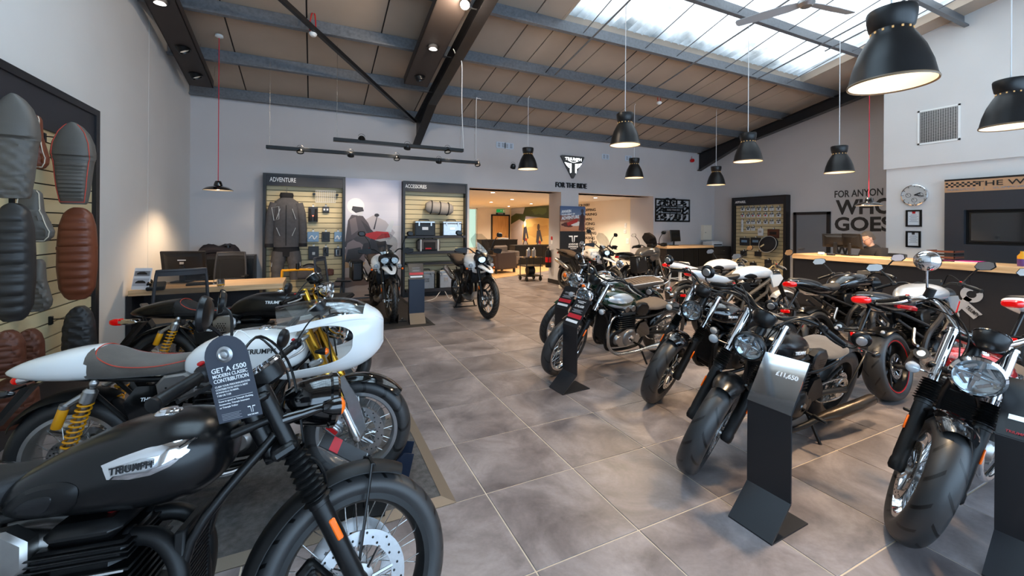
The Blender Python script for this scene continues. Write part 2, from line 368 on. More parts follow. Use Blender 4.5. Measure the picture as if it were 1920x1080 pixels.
# frosted window at the end of the lounge
frost = mat('frosted_glass', sr(226, 240, 205), .6, trans=.9, ior=1.2)
q = MB(); q.b2((5.95, 19.55, .4), (6.0, 19.65, 2.42)); q.b2((7.37, 19.55, .4), (7.42, 19.65, 2.42)); q.b2((5.95, 19.55, .4), (7.42, 19.65, .45)); q.b2((5.95, 19.55, 2.37), (7.42, 19.65, 2.42)); q.b2((6.66, 19.55, .4), (6.70, 19.65, 2.42))
wo = struct(q.obj('window_6', white_m, smooth=0))
for a_, b_ in ((6.0, 6.66), (6.70, 7.37)):
    q = MB(); q.b2((a_, 19.59, .45), (b_, 19.6, 2.37)); q.obj('pane', frost, wo, smooth=0)
# ceiling: dark deck, boarded panels hung under it, roof light
deck = MB()
SKX0, SKX1, SKY0, SKY1 = 3.52, 9.82, .9, 5.62
SKIES = ((3.52, 9.82, .9, 5.62), (-1.15, 2.0, .9, 4.9))    # roof lights: x0, x1, y0, y1
def slab(m, x0, x1, y0, y1, z0, z1): # sloped slab between y0<y1; z offsets from roof()
    m.add([(x0,y0,roof(y0)+z0),(x1,y0,roof(y0)+z0),(x1,y1,roof(y1)+z0),(x0,y1,roof(y1)+z0),(x0,y0,roof(y0)+z1),(x1,y0,roof(y0)+z1),(x1,y1,roof(y1)+z1),(x0,y1,roof(y1)+z1)],
          [(0,3,2,1),(4,5,6,7),(0,1,5,4),(1,2,6,5),(2,3,7,6),(3,0,4,7)])
ya, yb = YF - .3, YB + .3
for a, b in ((XL - .2, -1.15), (2.0, 3.52), (9.82, XR + .2)): slab(deck, a, b, ya, yb, .03, .12)
for a, b, c, d in SKIES: slab(deck, a, b, ya, c, .03, .12); slab(deck, a, b, d, yb, .03, .12)
ceil = struct(deck.obj('ceiling', seam_m, smooth=0))
PUR = [9.2 - 1.2 * k - (.05 if k else 0) for k in range(10)]
bays = [(YB + .1, PUR[0])] + [(PUR[k], PUR[k + 1]) for k in range(9)] + [(PUR[9], YF)]
xs = [XL + .02, -1.15, -.1, .95, 2.0, 3.05, 3.52] + [4.57, 5.62, 6.67, 7.72, 8.77, 9.82] + [10.75, XR]
for y1_, y0_ in bays:
    for x0, x1 in zip(xs, xs[1:]):
        lo, hi, skip = y0_, y1_, False
        for a, b, c, d in SKIES:
            if x0 < a - .01 or x1 > b + .01: continue
            if y0_ >= c - .3 and y1_ <= d: skip = True
            if y0_ < d < y1_: lo = d
            if y0_ < c < y1_: hi = c
        if skip: continue
        q = MB(); slab(q, x0 + .011, x1 - .011, lo, hi, 0, .03); q.obj('panel', panel_m, ceil, smooth=0)
# roof light: corrugated translucent sheets, each a piece of the ceiling
def rl_mat():
    m = bpy.data.materials.new('rooflight_sheet'); m.use_nodes = True; t = m.node_tree; t.nodes.clear(); L = t.links.new
    o = t.nodes.new('ShaderNodeOutputMaterial'); tr = t.nodes.new('ShaderNodeBsdfTranslucent'); df = t.nodes.new('ShaderNodeBsdfDiffuse'); mx = t.nodes.new('ShaderNodeMixShader'); mx.inputs[0].default_value = .85
    g = t.nodes.new('ShaderNodeNewGeometry'); nz = t.nodes.new('ShaderNodeTexNoise'); nz.inputs['Scale'].default_value = 1.8; nz.inputs['Detail'].default_value = 5; L(g.outputs['Position'], nz.inputs['Vector'])
    cr = t.nodes.new('ShaderNodeValToRGB'); cr.color_ramp.elements[0].position = .3; cr.color_ramp.elements[0].color = (*sr(120, 124, 124), 1); cr.color_ramp.elements[1].position = .66; cr.color_ramp.elements[1].color = (*sr(226, 230, 230), 1)
    L(nz.outputs[0], cr.inputs[0]); L(cr.outputs[0], tr.inputs[0]); L(cr.outputs[0], df.inputs[0]); L(df.outputs[0], mx.inputs[1]); L(tr.outputs[0], mx.inputs[2]); L(mx.outputs[0], o.inputs[0]); return m
rl = rl_mat()
for a, b, c, d in SKIES:
    for k in range(round((b - a) / 1.05)):
        q = MB(); x0 = a + k * 1.05; rows = []
        for y_ in (c - .1, d + .05): rows.append([(x0 + 1.05 * i / 40, y_, roof(y_) + .16 + .04 * math.cos(2 * PI * i / 40 * 6)) for i in range(41)])
        q.sheet(rows); q.obj('rooflight_sheet', rl, ceil, smooth=60)
    q = MB()
    for x_ in (a, b): slab(q, x_ - .02, x_ + .02, c, d, -.01, .14)
    slab(q, a, b, d - .02, d + .02, -.01, .14); slab(q, a, b, c - .02, c + .02, -.01, .14); q.obj('rooflight_curb', panel_m, ceil, smooth=0)
# ---- purlins (galvanised Z sections), each its own piece of structure
for k, y_ in enumerate(PUR):
    q = MB(); zt = roof(y_) - .005; h = .2
    prof = [(-.035, -h), (-.035, -h + .02), (-.031, -h + .004), (-.004, -h + .004), (-.004, 0), (.045, 0), (.045, -.02), (.041, -.004), (.0, -.004), (.0, -h)]
    prof = [(.002, 0), (.055, -.011), (.055, -.03), (.05, -.03), (.05, -.016), (-.002, -.006), (-.002, -h), (-.055, -h + .011), (-.055, -h + .03), (-.06, -h + .03), (-.06, -h + .004), (.002, -h - .006)]
    q.loft([[(x_, y_ + a, zt + b) for a, b in prof] for x_ in (XL + .01, XR - .01)])
    struct(q.obj('trim_%d' % (k + 1), galv_m, smooth=0))
# ---- portal rafters (black I beams with haunch)
def rafter(X, n, y0=YB - .02, y1=YF + .1, depth=.36, haunch=.42, hl=1.35):
    q = MB()
    def sec(y, dep):
        zt = roof(y) - .2; zb = zt - dep; tw = .012; w_ = .085
        return [(X - w_, y, zt), (X - w_, y, zt - tw), (X - .006, y, zt - tw), (X - .006, y, zb + tw), (X - w_, y, zb + tw), (X - w_, y, zb), (X + w_, y, zb), (X + w_, y, zb + tw), (X + .006, y, zb + tw), (X + .006, y, zt - tw), (X + w_, y, zt - tw), (X + w_, y, zt)]
    q.loft([sec(y0, depth + .28), sec(y0 - hl, depth), sec(y1, depth)]); return struct(q.obj('trim_%d' % n, beam_m, smooth=0))
rafter(2.07, 20, depth=.24); rafter(10.98, 21, depth=.26)
# roof bracing: angle section from the middle rafter foot up towards the left wall
q = MB(); a, b = Vector((2.0, 9.1, roof(9.1) - .28)), Vector((-2.0, 4.0, roof(4.0) - .26))
q.tube([a, b], .042, 4); struct(q.obj('trim_22', beam_m, smooth=0))
q = MB(); q.tube([(2.0, 4.4, roof(4.4) - .3), (-.6, 4.9, roof(4.9) - .3)], .05, 4); struct(q.obj('trim_23', beam_m, smooth=0))
# thin sag rods between the purlins
k = 30
for x_ in (3.9, 5.2, 5.95, 7.25, 8.05, 9.2):
    for a, b in zip(PUR[:7], PUR[1:8]):
        q = MB(); q.tube([(x_, a - .02, roof(a) - .14), (x_, b + .02, roof(b) - .06)], .009, 6); struct(q.obj('trim_%d' % k, galv_m if a < 5.7 else beam_m, smooth=0)); k += 1
# conduits that the pendant flexes hang from
for x_, y0_, y1_ in ((4.02, 3.6, 6.6), (6.32, 3.4, 6.4), (8.13, 2.6, 5.5), (8.44, 3.1, 4.4)):
    q = MB(); q.tube([(x_, y0_, roof(y0_) - .24), (x_, y1_, roof(y1_) - .24)], .014, 8); struct(q.obj('trim_%d' % k, galv_m)); k += 1
# ================================================================== motorcycle parts
def tread_mat(name, n, k, y0, y1, thr=.86, base=(.027, .027, .028)):
    m = bpy.data.materials.new(name); m.use_nodes = True; t = m.node_tree; b = t.nodes['Principled BSDF']; L = t.links.new
    def N(op, a=None, c=None):
        q = t.nodes.new('ShaderNodeMath'); q.operation = op
        for i, v in enumerate((a, c)):
            if v is None: continue
            if isinstance(v, (int, float)): q.inputs[i].default_value = v
            else: L(v, q.inputs[i])
        return q.outputs[0]
    tc = t.nodes.new('ShaderNodeTexCoord'); sx = t.nodes.new('ShaderNodeSeparateXYZ'); L(tc.outputs['Object'], sx.inputs[0])
    ang = N('ARCTAN2', sx.outputs[2], sx.outputs[0]); ay = N('ABSOLUTE', sx.outputs[1])
    sg = N('MULTIPLY', N('SIGN', sx.outputs[1]), 1.57)
    ph = N('ADD', N('ADD', N('MULTIPLY', ang, n), N('MULTIPLY', ay, k)), sg)
    g = N('GREATER_THAN', N('SINE', ph), thr); g = N('MULTIPLY', g, N('MULTIPLY', N('GREATER_THAN', ay, y0), N('LESS_THAN', ay, y1)))
    rad = N('SQRT', N('ADD', N('MULTIPLY', sx.outputs[0], sx.outputs[0]), N('MULTIPLY', sx.outputs[2], sx.outputs[2])))
    mix = t.nodes.new('ShaderNodeMix'); mix.data_type = 'RGBA'; L(g, mix.inputs[0]); mix.inputs[6].default_value = (*base, 1); mix.inputs[7].default_value = (.002, .002, .002, 1); L(mix.outputs[2], b.inputs['Base Color'])
    b.inputs['Roughness'].default_value = .42
    bp = t.nodes.new('ShaderNodeBump'); bp.inputs['Strength'].default_value = 1.; bp.inputs['Distance'].default_value = .012; bp.invert = True; L(g, bp.inputs['Height']); L(bp.outputs[0], b.inputs['Normal']); return m
tread_road = tread_mat('tyre_road', 13, 62, .014, .062, .9)
tread_classic = tread_mat('tyre_classic', 30, 90, .006, .04, .8)
tread_block = tread_mat('tyre_block', 34, 120, .0, .07, .35, (.03, .029, .028))
pmblack = mat('paint_matt_black', sr(13, 13, 14), .26, spec=.5)
pgblack = mat('paint_gloss_black', sr(7, 7, 9), .16, coat=1)
pwhite = mat('paint_pearl_white', sr(240, 240, 238), .22, coat=.8)
pgreen = mat('paint_dark_green', sr(8, 46, 32), .18, coat=1)
psilver = mat('paint_silver', (.52, .55, .58), .3, .45, coat=.6)
pred = mat('paint_red', sr(168, 12, 18), .16, coat=1)
pgrey = mat('paint_graphite', sr(96, 92, 88), .28, .5, coat=.6)
seat_blk = mat('seat_black_vinyl', sr(30, 29, 30), .55, bump=.15, bs=220)
seat_grey = mat('seat_grey_suede', sr(92, 85, 78), .9, var=.12, vs=14, bump=.3, bs=200, sheen=.2)
seat_brown = mat('seat_brown_vinyl', sr(84, 70, 58), .6, bump=.15, bs=220)
rub = mat('rubber_black', sr(12, 12, 13), .4, spec=.4)
gold_m = mat('gold_anodised', (.78, .42, .05), .25, 1.)
ohl_y = mat('spring_yellow', sr(232, 160, 20), .35)
lens_m = mat('lamp_lens', (.82, .86, .9), .06, .0, trans=.55, ior=1.4)
reflec = mat('lamp_reflector', (.75, .78, .82), .12, 1.)
amber_m = mat('amber_lens', sr(240, 110, 8), .2, coat=.6, emit=sr(240, 90, 5), es=.15)
redlens = mat('red_lens', sr(205, 14, 14), .12, coat=1, emit=sr(220, 10, 8), es=.2)
mirror_m = mat('mirror_glass', (.78, .8, .82), .03, 1.)
eng_black = mat('engine_black', sr(12, 12, 13), .34, .1)
fin_edge = mat('machined_fin', (.62, .6, .58), .4, .5)
eng_alu = mat('engine_alloy', (.36, .35, .34), .36, 1., var=.06, vs=25)
bronze = mat('exhaust_bronze', (.40, .30, .20), .3, 1.)
disc_m = mat('brake_disc', (.56, .57, .58), .26, 1., var=.06, vs=60)
carb = mat('dark_plastic', sr(22, 22, 24), .42)
_wc = {}
def wheel_meshes(R, rim, w, tread, style, spokes, rimmat, spokemat, disc=0., redline=False):
    key = (R, rim, w, tread.name, style, rimmat.name, spokemat.name, disc, redline)
    if key in _wc: return _wc[key]
    out = []; h = R - rim; rc = R - h * .62; seg = 72
    prof = [(rim - .004, -w * .36), (rim + .012, -w * .41)]
    for i in range(17):
        a = math.radians(-97 + 194 * i / 16); prof.append((rc + (R - rc) * math.cos(a), w / 2 * math.sin(a)))
    prof += [(rim + .012, w * .41), (rim - .004, w * .36)]
    m = MB(); m.lathe(prof, axis=(0, 1, 0), n=seg, close=True); out.append(('tyre', m.mesh('tyre', tread, 40), False))
    m = MB(); rw = w * .40
    m.lathe([(rim + .010, -rw), (rim + .012, -rw + .006), (rim - .006, -rw + .012), (rim - .016, -rw * .5), (rim - .020, 0), (rim - .016, rw * .5), (rim - .006, rw - .012), (rim + .012, rw - .006), (rim + .010, rw), (rim - .010, rw), (rim - .022, rw * .55), (rim - .028, 0), (rim - .022, -rw * .55), (rim - .010, -rw)], axis=(0, 1, 0), n=seg, close=True)
    out.append(('rim', m.mesh('rim', rimmat, 40), False))
    if redline:
        m = MB(); m.lathe([(rim - .002, -rw - .002), (rim + .006, -rw - .003), (rim + .006, rw + .003), (rim - .002, rw + .002)], axis=(0, 1, 0), n=seg, close=True); out.append(('rim_stripe', m.mesh('rim_stripe', red_m, 40), False))
    m = MB()
    m.lathe([(.0, -.075), (.018, -.075), (.02, -.06), (.05, -.055), (.052, -.045), (.03, -.04), (.028, .04), (.052, .045), (.05, .055), (.02, .06), (.018, .075), (0, .075)], axis=(0, 1, 0), n=24)
    out.append(('hub', m.mesh('hub', spokemat if style == 'cast' else eng_alu, 40), False))
    m = MB()
    if style == 'wire':
        for i in range(spokes):
            a = 2 * PI * i / spokes; s = 1 if i % 2 else -1; da = (.42 if (i // 2) % 2 else -.42)
            m.tube([(math.cos(a + da) * .05, s * .048, math.sin(a + da) * .05), (math.cos(a) * (rim - .016), s * .012, math.sin(a) * (rim - .016))], .0019, 5, caps=False)
        out.append(('spokes', m.mesh('spokes', spokemat, 60), True))
    else:
        for i in range(5):
            for sg in (-1, 1):
                a = 2 * PI * i / 5; b = a + sg * .22
                m.tube([(math.cos(a) * .04, 0, math.sin(a) * .04), (math.cos(b) * (rim - .02), 0, math.sin(b) * (rim - .02))], [.022, .013], 6)
        out.append(('cast_spokes', m.mesh('cast_spokes', spokemat, 40), False))
    if disc:
        m = MB(); y = .066
        m.lathe([(disc, y - .0025), (disc, y + .0025), (disc * .70, y + .0025), (disc * .70, y - .0025)], axis=(0, 1, 0), n=48, close=True)
        m.lathe([(disc, -y - .0025), (disc, -y + .0025), (disc * .70, -y + .0025), (disc * .70, -y - .0025)], axis=(0, 1, 0), n=48, close=True)
        for sg in (-1, 1):
            for i in range(8):
                a = 2 * PI * i / 8; m.tube([(math.cos(a) * .045, sg * y * .85, math.sin(a) * .045), (math.cos(a + .15) * disc * .74, sg * y, math.sin(a + .15) * disc * .74)], .006, 5)
        out.append(('brake_disc', m.mesh('brake_disc', disc_m, 40), False))
        m = MB()
        for sg in (-1, 1):
            for i in range(36):
                a = 2 * PI * i / 36; rr = disc * (.76 + .085 * (i % 3)); c = Vector((math.cos(a) * rr, sg * (y + .003), math.sin(a) * rr))
                m.tube([c - Vector((0, sg * .002, 0)), c + Vector((0, sg * .0006, 0))], .0042, 6)
        out.append(('disc_holes', m.mesh('disc_holes', rub, 0), True))
    _wc[key] = out; return out
class Bike:
    def __init__(s, name, label, wb, rake, rf, rr, steer=0., offs=.055, group=None):
        s.root = thing(name, label, 'motorcycle', group=group); s.wb, s.rf, s.rr = wb, rf, rr
        s.rk = math.radians(rake); s.u = Vector((-math.sin(s.rk), 0, math.cos(s.rk)))
        s.fw = Vector((math.cos(s.rk), 0, math.sin(s.rk)))            # forward, square to the fork
        s.h0 = Vector((wb, 0, rf)) - s.fw * offs
        s.S = Matrix.Translation(s.h0) @ Matrix.Rotation(steer, 4, s.u) @ Matrix.Translation(-s.h0)
    def pose(s, x, y, heading, lean=0., lift=0.):
        """x, y: ground point under the FRONT axle"""
        h = math.radians(heading); s.root.rotation_euler = (math.radians(lean), 0, h)
        s.root.location = (x - s.wb * math.cos(h), y - s.wb * math.sin(h), lift); return s
    def p(s, name, mb, mats, front=False, parent=None, sm=40, label=None):
        o = mb.obj(name, mats, parent or s.root, sm)
        if front and parent is None: o.matrix_basis = s.S
        if label: o['label'] = label
        return o
    def fk(s, t, y=0., off=0.): return Vector((s.wb, y, s.rf)) + s.u * t + s.fw * off   # point t up the fork leg
    def wheels(s, front, rear):
        for pre, args, c, M0 in (('front_', front, Vector((s.wb, 0, s.rf)), s.S), ('rear_', rear, Vector((0, 0, s.rr)), Matrix.Identity(4))):
            for nm, me, st in wheel_meshes(*args[0], **args[1]):
                o = place(me, pre + nm, s.root, M0 @ Matrix.Translation(c))
                if st: stuff(o)
    def txt(s, st, size, m, loc, xdir, ydir, parent=None, front=False, **kw):
        m4 = frame4(loc, xdir, ydir); 
        if front and parent is None: m4 = s.S @ m4
        return text(st, size, m, m4, parent or s.root, 'lettering', **kw)
def gaiter(m, a, b, r0, r1, n=9, seg=16):
    a, b = Vector(a), Vector(b); d = b - a; prof = []
    for i in range(n * 4 + 1):
        t = i / (n * 4); r = r0 + (r1 - r0) * t; prof.append((r * (1 + .2 * math.cos(2 * PI * i / 4)), t * d.length))
    m.lathe(prof, a, d.normalized(), seg)
def helix(m, a, b, r, wire, turns, n=12):
    a, b = Vector(a), Vector(b); d = b - a; ax = d.normalized(); u = ax.orthogonal().normalized(); w = ax.cross(u); k = int(turns * n)
    m.tube([a + d * (i / k) + (u * math.cos(2 * PI * i / n) + w * math.sin(2 * PI * i / n)) * r for i in range(k + 1)], wire, 6)
def mirror_round(B, stem, c, nrm, r, body_m, thick=.022, parent=None, front=True):
    m = MB(); m.tube(spl(stem, 5), .0055, 8); st = B.p('mirror', m, body_m, front)
    m = MB(); n = Vector(nrm).normalized(); m.lathe([(0, -thick), (r * .6, -thick * .92), (r * .92, -thick * .5), (r, 0), (r * .97, .004), (r * .93, .004), (r * .93, 0), (0, 0)], c, n, 28); B.p('mirror_shell', m, body_m, parent=st)
    m = MB(); m.lathe([(0, .002), (r * .93, .002), (r * .93, 0), (0, 0)], c, n, 28, close=True); B.p('mirror_glass', m, mirror_m, parent=st)
def mirror_poly(B, stem, c, nrm, up, w, h, body_m):
    m = MB(); m.tube(spl(stem, 5), [.008 - .0 * i for i in range(5 * (len(stem) - 1) + 1)], 6); st = B.p('mirror', m, body_m, True)
    n = Vector(nrm).normalized(); y = Vector(up); x = y.cross(n).normalized(); y = n.cross(x); c = Vector(c)
    poly = [(-w*.5, -h*.1), (-w*.35, -h*.5), (w*.25, -h*.5), (w*.5, -h*.15), (w*.45, h*.35), (w*.2, h*.5), (-w*.3, h*.45)]
    m = MB(); m.loft([[c + x*(a*.7) + y*(b*.7) - n*.028 for a, b in poly], [c + x*a + y*b - n*.008 for a, b in poly], [c + x*a + y*b for a, b in poly]]); B.p('mirror_shell', m, body_m, parent=st)
    m = MB(); m.prism([(a*.9, b*.9) for a, b in poly], lambda a, b, t: c + x*a + y*b + n*t, .0005, .0025); B.p('mirror_glass', m, mirror_m, parent=st)
def handlebar(B, pts, grip_l=.125, bar_m=black_m, red=True, lever_m=black_m, r=.0115, ends=True):
    """pts: right half of the bar from the centre to the right end (y negative)"""
    R = [Vector(p) for p in pts]; Lf = [Vector((p.x, -p.y, p.z)) for p in R]
    m = MB(); m.tube(spl(list(reversed(Lf)) + R[1:], 6), r, 10); hb = B.p('handlebar', m, bar_m, True)
    for side in (R, Lf):
        e = side[-1]; d = (side[-1] - side[-2]).normalized(); s_ = e - d * grip_l
        m = MB(); prof = [(0, -.006), (.017, -.006)]
        for i in range(17): prof.append((.0172 + (.0012 if i % 2 else 0), grip_l * i / 16))
        prof += [(.0195, grip_l + .003), (.0195, grip_l + .012), (0, grip_l + .014)]
        m.lathe(prof, s_, d, 14); B.p('grip', m, rub, parent=hb)
        c = s_ - d * .035; m = MB(); Rm = d.to_track_quat('X', 'Z').to_matrix(); m.rbox(c, (.055, .042, .046), .01, Rm); m.rbox(c + Vector((.012, 0, .018)), (.03, .03, .02), .006, Rm); B.p('switchgear', m, carb, parent=hb)
        if red and side is R: m = MB(); m.rbox(c + Vector((-.015, 0, .026)), (.018, .014, .01), .003, Rm); B.p('kill_switch', m, red_m, parent=hb)
        f_ = Vector((1, 0, 0)); m = MB(); a0 = c - d * .01 + f_ * .03
        m.tube(spl([a0, a0 + d * .05 + f_ * .035, a0 + d * .11 + f_ * .04, e + f_ * .045 + d * .005], 5), [.007] * 12 + [.0055] * 3 + [.008], 7); B.p('lever', m, lever_m, parent=hb)
    return hb
def headlight_round(B, c, r, depth, shell_m, rim_m, fwd=None):
    c = Vector(c); f_ = fwd or Vector((1, 0, -.06)).normalized()
    m = MB(); m.lathe([(0, -depth), (r * .45, -depth * .93), (r * .78, -depth * .66), (r * .96, -depth * .25), (r, 0), (r, .004)], c, f_, 32); hl = B.p('headlight', m, shell_m, True)
    m = MB(); m.lathe([(r * .99, -.012), (r * 1.07, -.004), (r * 1.07, .012), (r * .95, .022), (r * .92, .014), (r * .94, -.012)], c, f_, 36, close=True); B.p('headlight_rim', m, rim_m, parent=hl)
    m = MB(); m.lathe([(0, -.03), (r * .4, -.024), (r * .8, -.008), (r * .93, .004)], c, f_, 32)
    u = Vector((0, 1, 0)); w = f_.cross(u)
    for a in range(8): m.box(c + (u * math.cos(a * PI / 4) + w * math.sin(a * PI / 4)) * r * .55 - f_ * .008, (.006, .012, r * .55), (f_.to_track_quat('X', 'Z').to_matrix() @ Matrix.Rotation(-a * PI / 4 + PI / 2, 3, 'X')))
    m.rbox(c - f_ * .008, (.02, r * 1.5, r * .16), .004, f_.to_track_quat('X', 'Z').to_matrix()); m.rbox(c - f_ * .008, (.02, r * .3, r * .5), .004, f_.to_track_quat('X', 'Z').to_matrix())
    B.p('reflector', m, reflec, parent=hl)
    m = MB(); m.lathe([(0, .026), (r * .5, .023), (r * .94, .012), (r * .94, .008), (r * .5, .019), (0, .022)], c, f_, 32, close=False); B.p('headlight_lens', m, screen_m, parent=hl); return hl
def indicator(B, a, b, r, body_m, lens, front=True, fdir=(1, 0, 0)):
    a, b = Vector(a), Vector(b); m = MB(); m.cyl(a, b, .006, 8); d = Vector(fdir)
    m.lathe([(0, -.055), (r * .5, -.048), (r * .9, -.02), (r, 0), (r, .006)], b, d, 18); o = B.p('indicator', m, body_m, front)
    m = MB(); m.lathe([(r * .98, .004), (r * .9, .012), (r * .5, .02), (0, .022)], b, d, 18); B.p('indicator_lens', m, lens, parent=o)
def shock(B, a, b, body_m, spring_m, r=.026, res=None):
    a, b = Vector(a), Vector(b); d = (b - a).normalized(); L_ = (b - a).length
    m = MB(); m.cyl(a, b, r * .42, 10); m.lathe([(r * .6, 0), (r * 1.02, .01), (r * 1.02, .03), (r * .7, .035)], a + d * .03, d, 16); m.lathe([(r * .7, 0), (r * 1.05, .005), (r * 1.05, .06), (r * .6, .075)], b - d * .1, d, 16)
    m.ell(a, .02, 10, 6); m.ell(b, .02, 10, 6); o = B.p('shock_absorber', m, body_m)
    m = MB(); helix(m, a + d * .05, b - d * .1, r * .95, .0052, 9); B.p('spring', m, spring_m, parent=o)
    if res:
        m = MB(); q = b - d * .11 + Vector(res); m.lathe([(0, 0), (.02, 0), (.022, .004), (.022, .1), (.018, .106), (0, .108)], q - d * .1 , d, 16); B.p('reservoir', m, spring_m, parent=o)
        m = MB(); m.tube([q + d * .01, b - d * .04], .016, 8); m.lathe([(.02, 0), (.023, .002), (.023, .02), (0, .022)], q + d * .0, d, 16); B.p('reservoir_bridge', m, alu_m, parent=o)
def twin_engine(B, x=.70, case=eng_black, cover=eng_black, finm=eng_black, edge=None, zo=0., radiator=True, detail=True, throttle=eng_black):
    Z = lambda z: z + zo
    m = MB(); m.loft(body([(x-.24, Z(.36), .09, .05, .05), (x-.21, Z(.36), .115, .10, .10), (x, Z(.36), .125, .13, .12), (x+.18, Z(.35), .12, .12, .10), (x+.24, Z(.34), .10, .05, .06)], 20, 4., 3)); en = B.p('engine_case', m, case)
    for s in (-1, 1):
        m = MB(); prof = [(0, .052), (.06, .05), (.09, .038), (.104, .018), (.107, 0)]
        m.lathe(prof, (x - .03, s * .115, Z(.37)), (0, s, 0), 32); m.lathe([(0, .035), (.045, .033), (.062, .015), (.066, 0)], (x + .12, s * .115, Z(.36)), (0, s, 0), 24); m.lathe([(0, .03), (.045, .028), (.055, 0)], (x - .15, s * .112, Z(.35)), (0, s, 0), 24)
        m.loft([[Vector((x - .03 + a, s * yy, Z(.37) + b)) for a, b in ((-.107, -.02), (-.05, -.1), (.14, -.085), (.185, -.02), (.17, .06), (.05, .11), (-.06, .09))] for yy in (.10, .142)]); B.p('clutch_cover', m, cover, parent=en)
    for s in (-1, 1): m = MB(); m.lathe([(0, .006), (.03, .006), (.034, 0)], (x - .03, s * .166, Z(.37)), (0, s, 0), 24); B.p('cover_badge', m, chrome_m if cover is not eng_black else gloss_m, parent=en)
    m = MB(); m.rbox((x + .02, 0, Z(.56)), (.19, .215, .2), .03)
    for i in range(6): m.rbox((x + .02, 0, Z(.485 + .024 * i)), (.255, .265, .009), .004)
    cb = B.p('cylinder_block', m, finm)
    if edge:
        m = MB()
        for i in range(6):
            for s in (-1, 1): m.box((x + .02, s * .1335, Z(.485 + .024 * i)), (.23, .002, .0055))
        B.p('fin_edges', m, edge, parent=cb)
    m = MB(); m.rbox((x + .02, 0, Z(.655)), (.225, .25, .05), .012); m.rbox((x + .02, 0, Z(.71)), (.185, .255, .06), .026)
    for s in (-1, 1) if cover is not eng_black else (): m.lathe([(0, .012), (.03, .01), (.036, 0)], (x + .06, s * .127, Z(.705)), (0, s, 0), 18); m.lathe([(0, .012), (.03, .01), (.036, 0)], (x - .03, s * .127, Z(.705)), (0, s, 0), 18)
    hd = B.p('cylinder_head', m, cover if cover is not eng_black else eng_black)
    m = MB()
    for i in range(3): m.rbox((x + .02, 0, Z(.638 + .016 * i)), (.25, .27, .006), .003)
    B.p('head_fins', m, finm, parent=hd)
    for s in (-1, 1):
        m = MB(); m.tube(spl([(x - .07, s * .06, Z(.68)), (x - .16, s * .065, Z(.70)), (x - .24, s * .065, Z(.69))], 5), [.03] * 5 + [.034] * 6, 14); m.loft([[Vector((x + a, s * yy, Z(b))) for a, b in ((-.27, .64), (-.24, .60), (-.13, .61), (-.085, .65), (-.09, .72), (-.14, .755), (-.24, .745), (-.28, .70))] for yy in (.09, .128, .136)][:2] + [[Vector((x - .18 + (a + .18) * .88, s * .138, Z(.68 + (b - .68) * .86))) for a, b in ((-.27, .64), (-.24, .60), (-.13, .61), (-.085, .65), (-.09, .72), (-.14, .755), (-.24, .745), (-.28, .70))]]); tb = B.p('throttle_body', m, throttle)
        m = MB()
        for i in range(4):
            for j in range(4): c_ = Vector((x - .235 + .02 * i + .01 * (j % 2), s * .1385, Z(.63 + .018 * j))); m.lathe([(0, .001), (.0055, .001)], c_, (0, s, 0), 8)
        stuff(B.p('cover_holes', m, rub, parent=tb))
        m = MB(); m.tube(spl([(x + .07, s * .05, Z(.73)), (x + .05, s * .09, Z(.78)), (x + .02, s * .09, Z(.80))], 4), .011, 8); B.p('spark_plug_cap', m, rub if not edge else mat_get('plug_red'))
    if radiator:
        m = MB(); m.rbox((x + .255, 0, Z(.50)), (.03, .21, .34), .006); ra = B.p('radiator', m, mblack_m)
        m = MB()
        for i in range(22): m.box((x + .272, 0, Z(.36 + .0128 * i)), (.004, .17, .004))
        stuff(B.p('radiator_fins', m, carb, parent=ra))
    return en
def mat_get(n): return MATS[n]
mat('plug_red', sr(96, 10, 12), .35)
def cradle(B, x=.70, headz=.86, headx=None, col=black_m, seatz=.74, pivot=.38, tail=-.12, half=.085):
    hx = headx or (B.h0 + B.u * .5).x; m = MB(); r = .016
    m.cyl(B.h0 + B.u * .50, B.h0 + B.u * .70, .032, 14)
    for s in (-1, 1):
        y = s * half
        m.tube(spl([(hx, s * .02, headz - .06), (x + .28, y, .58), (x + .26, y, .30), (x + .14, y, .22), (x - .2, y, .22), (x - .30, y, .30), (x - .32, y, .5), (x - .28, y, seatz - .06)], 5), r, 10)
        m.tube(spl([(hx, s * .02, headz), (x + .1, s * .06, seatz + .04), (x - .2, y, seatz - .02), (x - .45, y, seatz - .01), (tail, s * .07, seatz + .02)], 5), r * .95, 10)
        m.tube([(x - .30, y, .36), (.10, y, seatz - .06)], r * .7, 8)
    B.p('frame', m, col)
    m = MB()
    for s in (-1, 1): m.tube(spl([(pivot, s * .10, .37), (.2, s * .105, .35), (0, s * .11, B.rr)], 4), .021, 8); m.ell((0, s * .11, B.rr), (.035, .014, .03), 12, 6)
    m.cyl((pivot, -.12, .37), (pivot, .12, .37), .02, 10); m.cyl((0, -.13, B.rr), (0, .13, B.rr), .012, 10); B.p('swingarm', m, col)
    m = MB(); m.tube(spl([(.0, .085, B.rr + .085), (.3, .09, .43), (.42, .09, .40), (.42, .09, .34), (.3, .09, .27), (0, .085, B.rr - .085), (-.085, .085, B.rr)], 4, True), .008, 6, closed=True); m.lathe([(.085, -.004), (.09, 0), (.085, .004), (.05, 0)], (0, .085, B.rr), (0, 1, 0), 24, close=True); B.p('drive_chain', m, steel_m)
    for s in (-1, 1):
        m = MB(); m.cyl((x - .12, s * .12, .30), (x - .12, s * .26, .31), .012, 8); m.rbox((x - .12, s * .24, .312), (.03, .09, .02), .006); B.p('footpeg', m, rub)
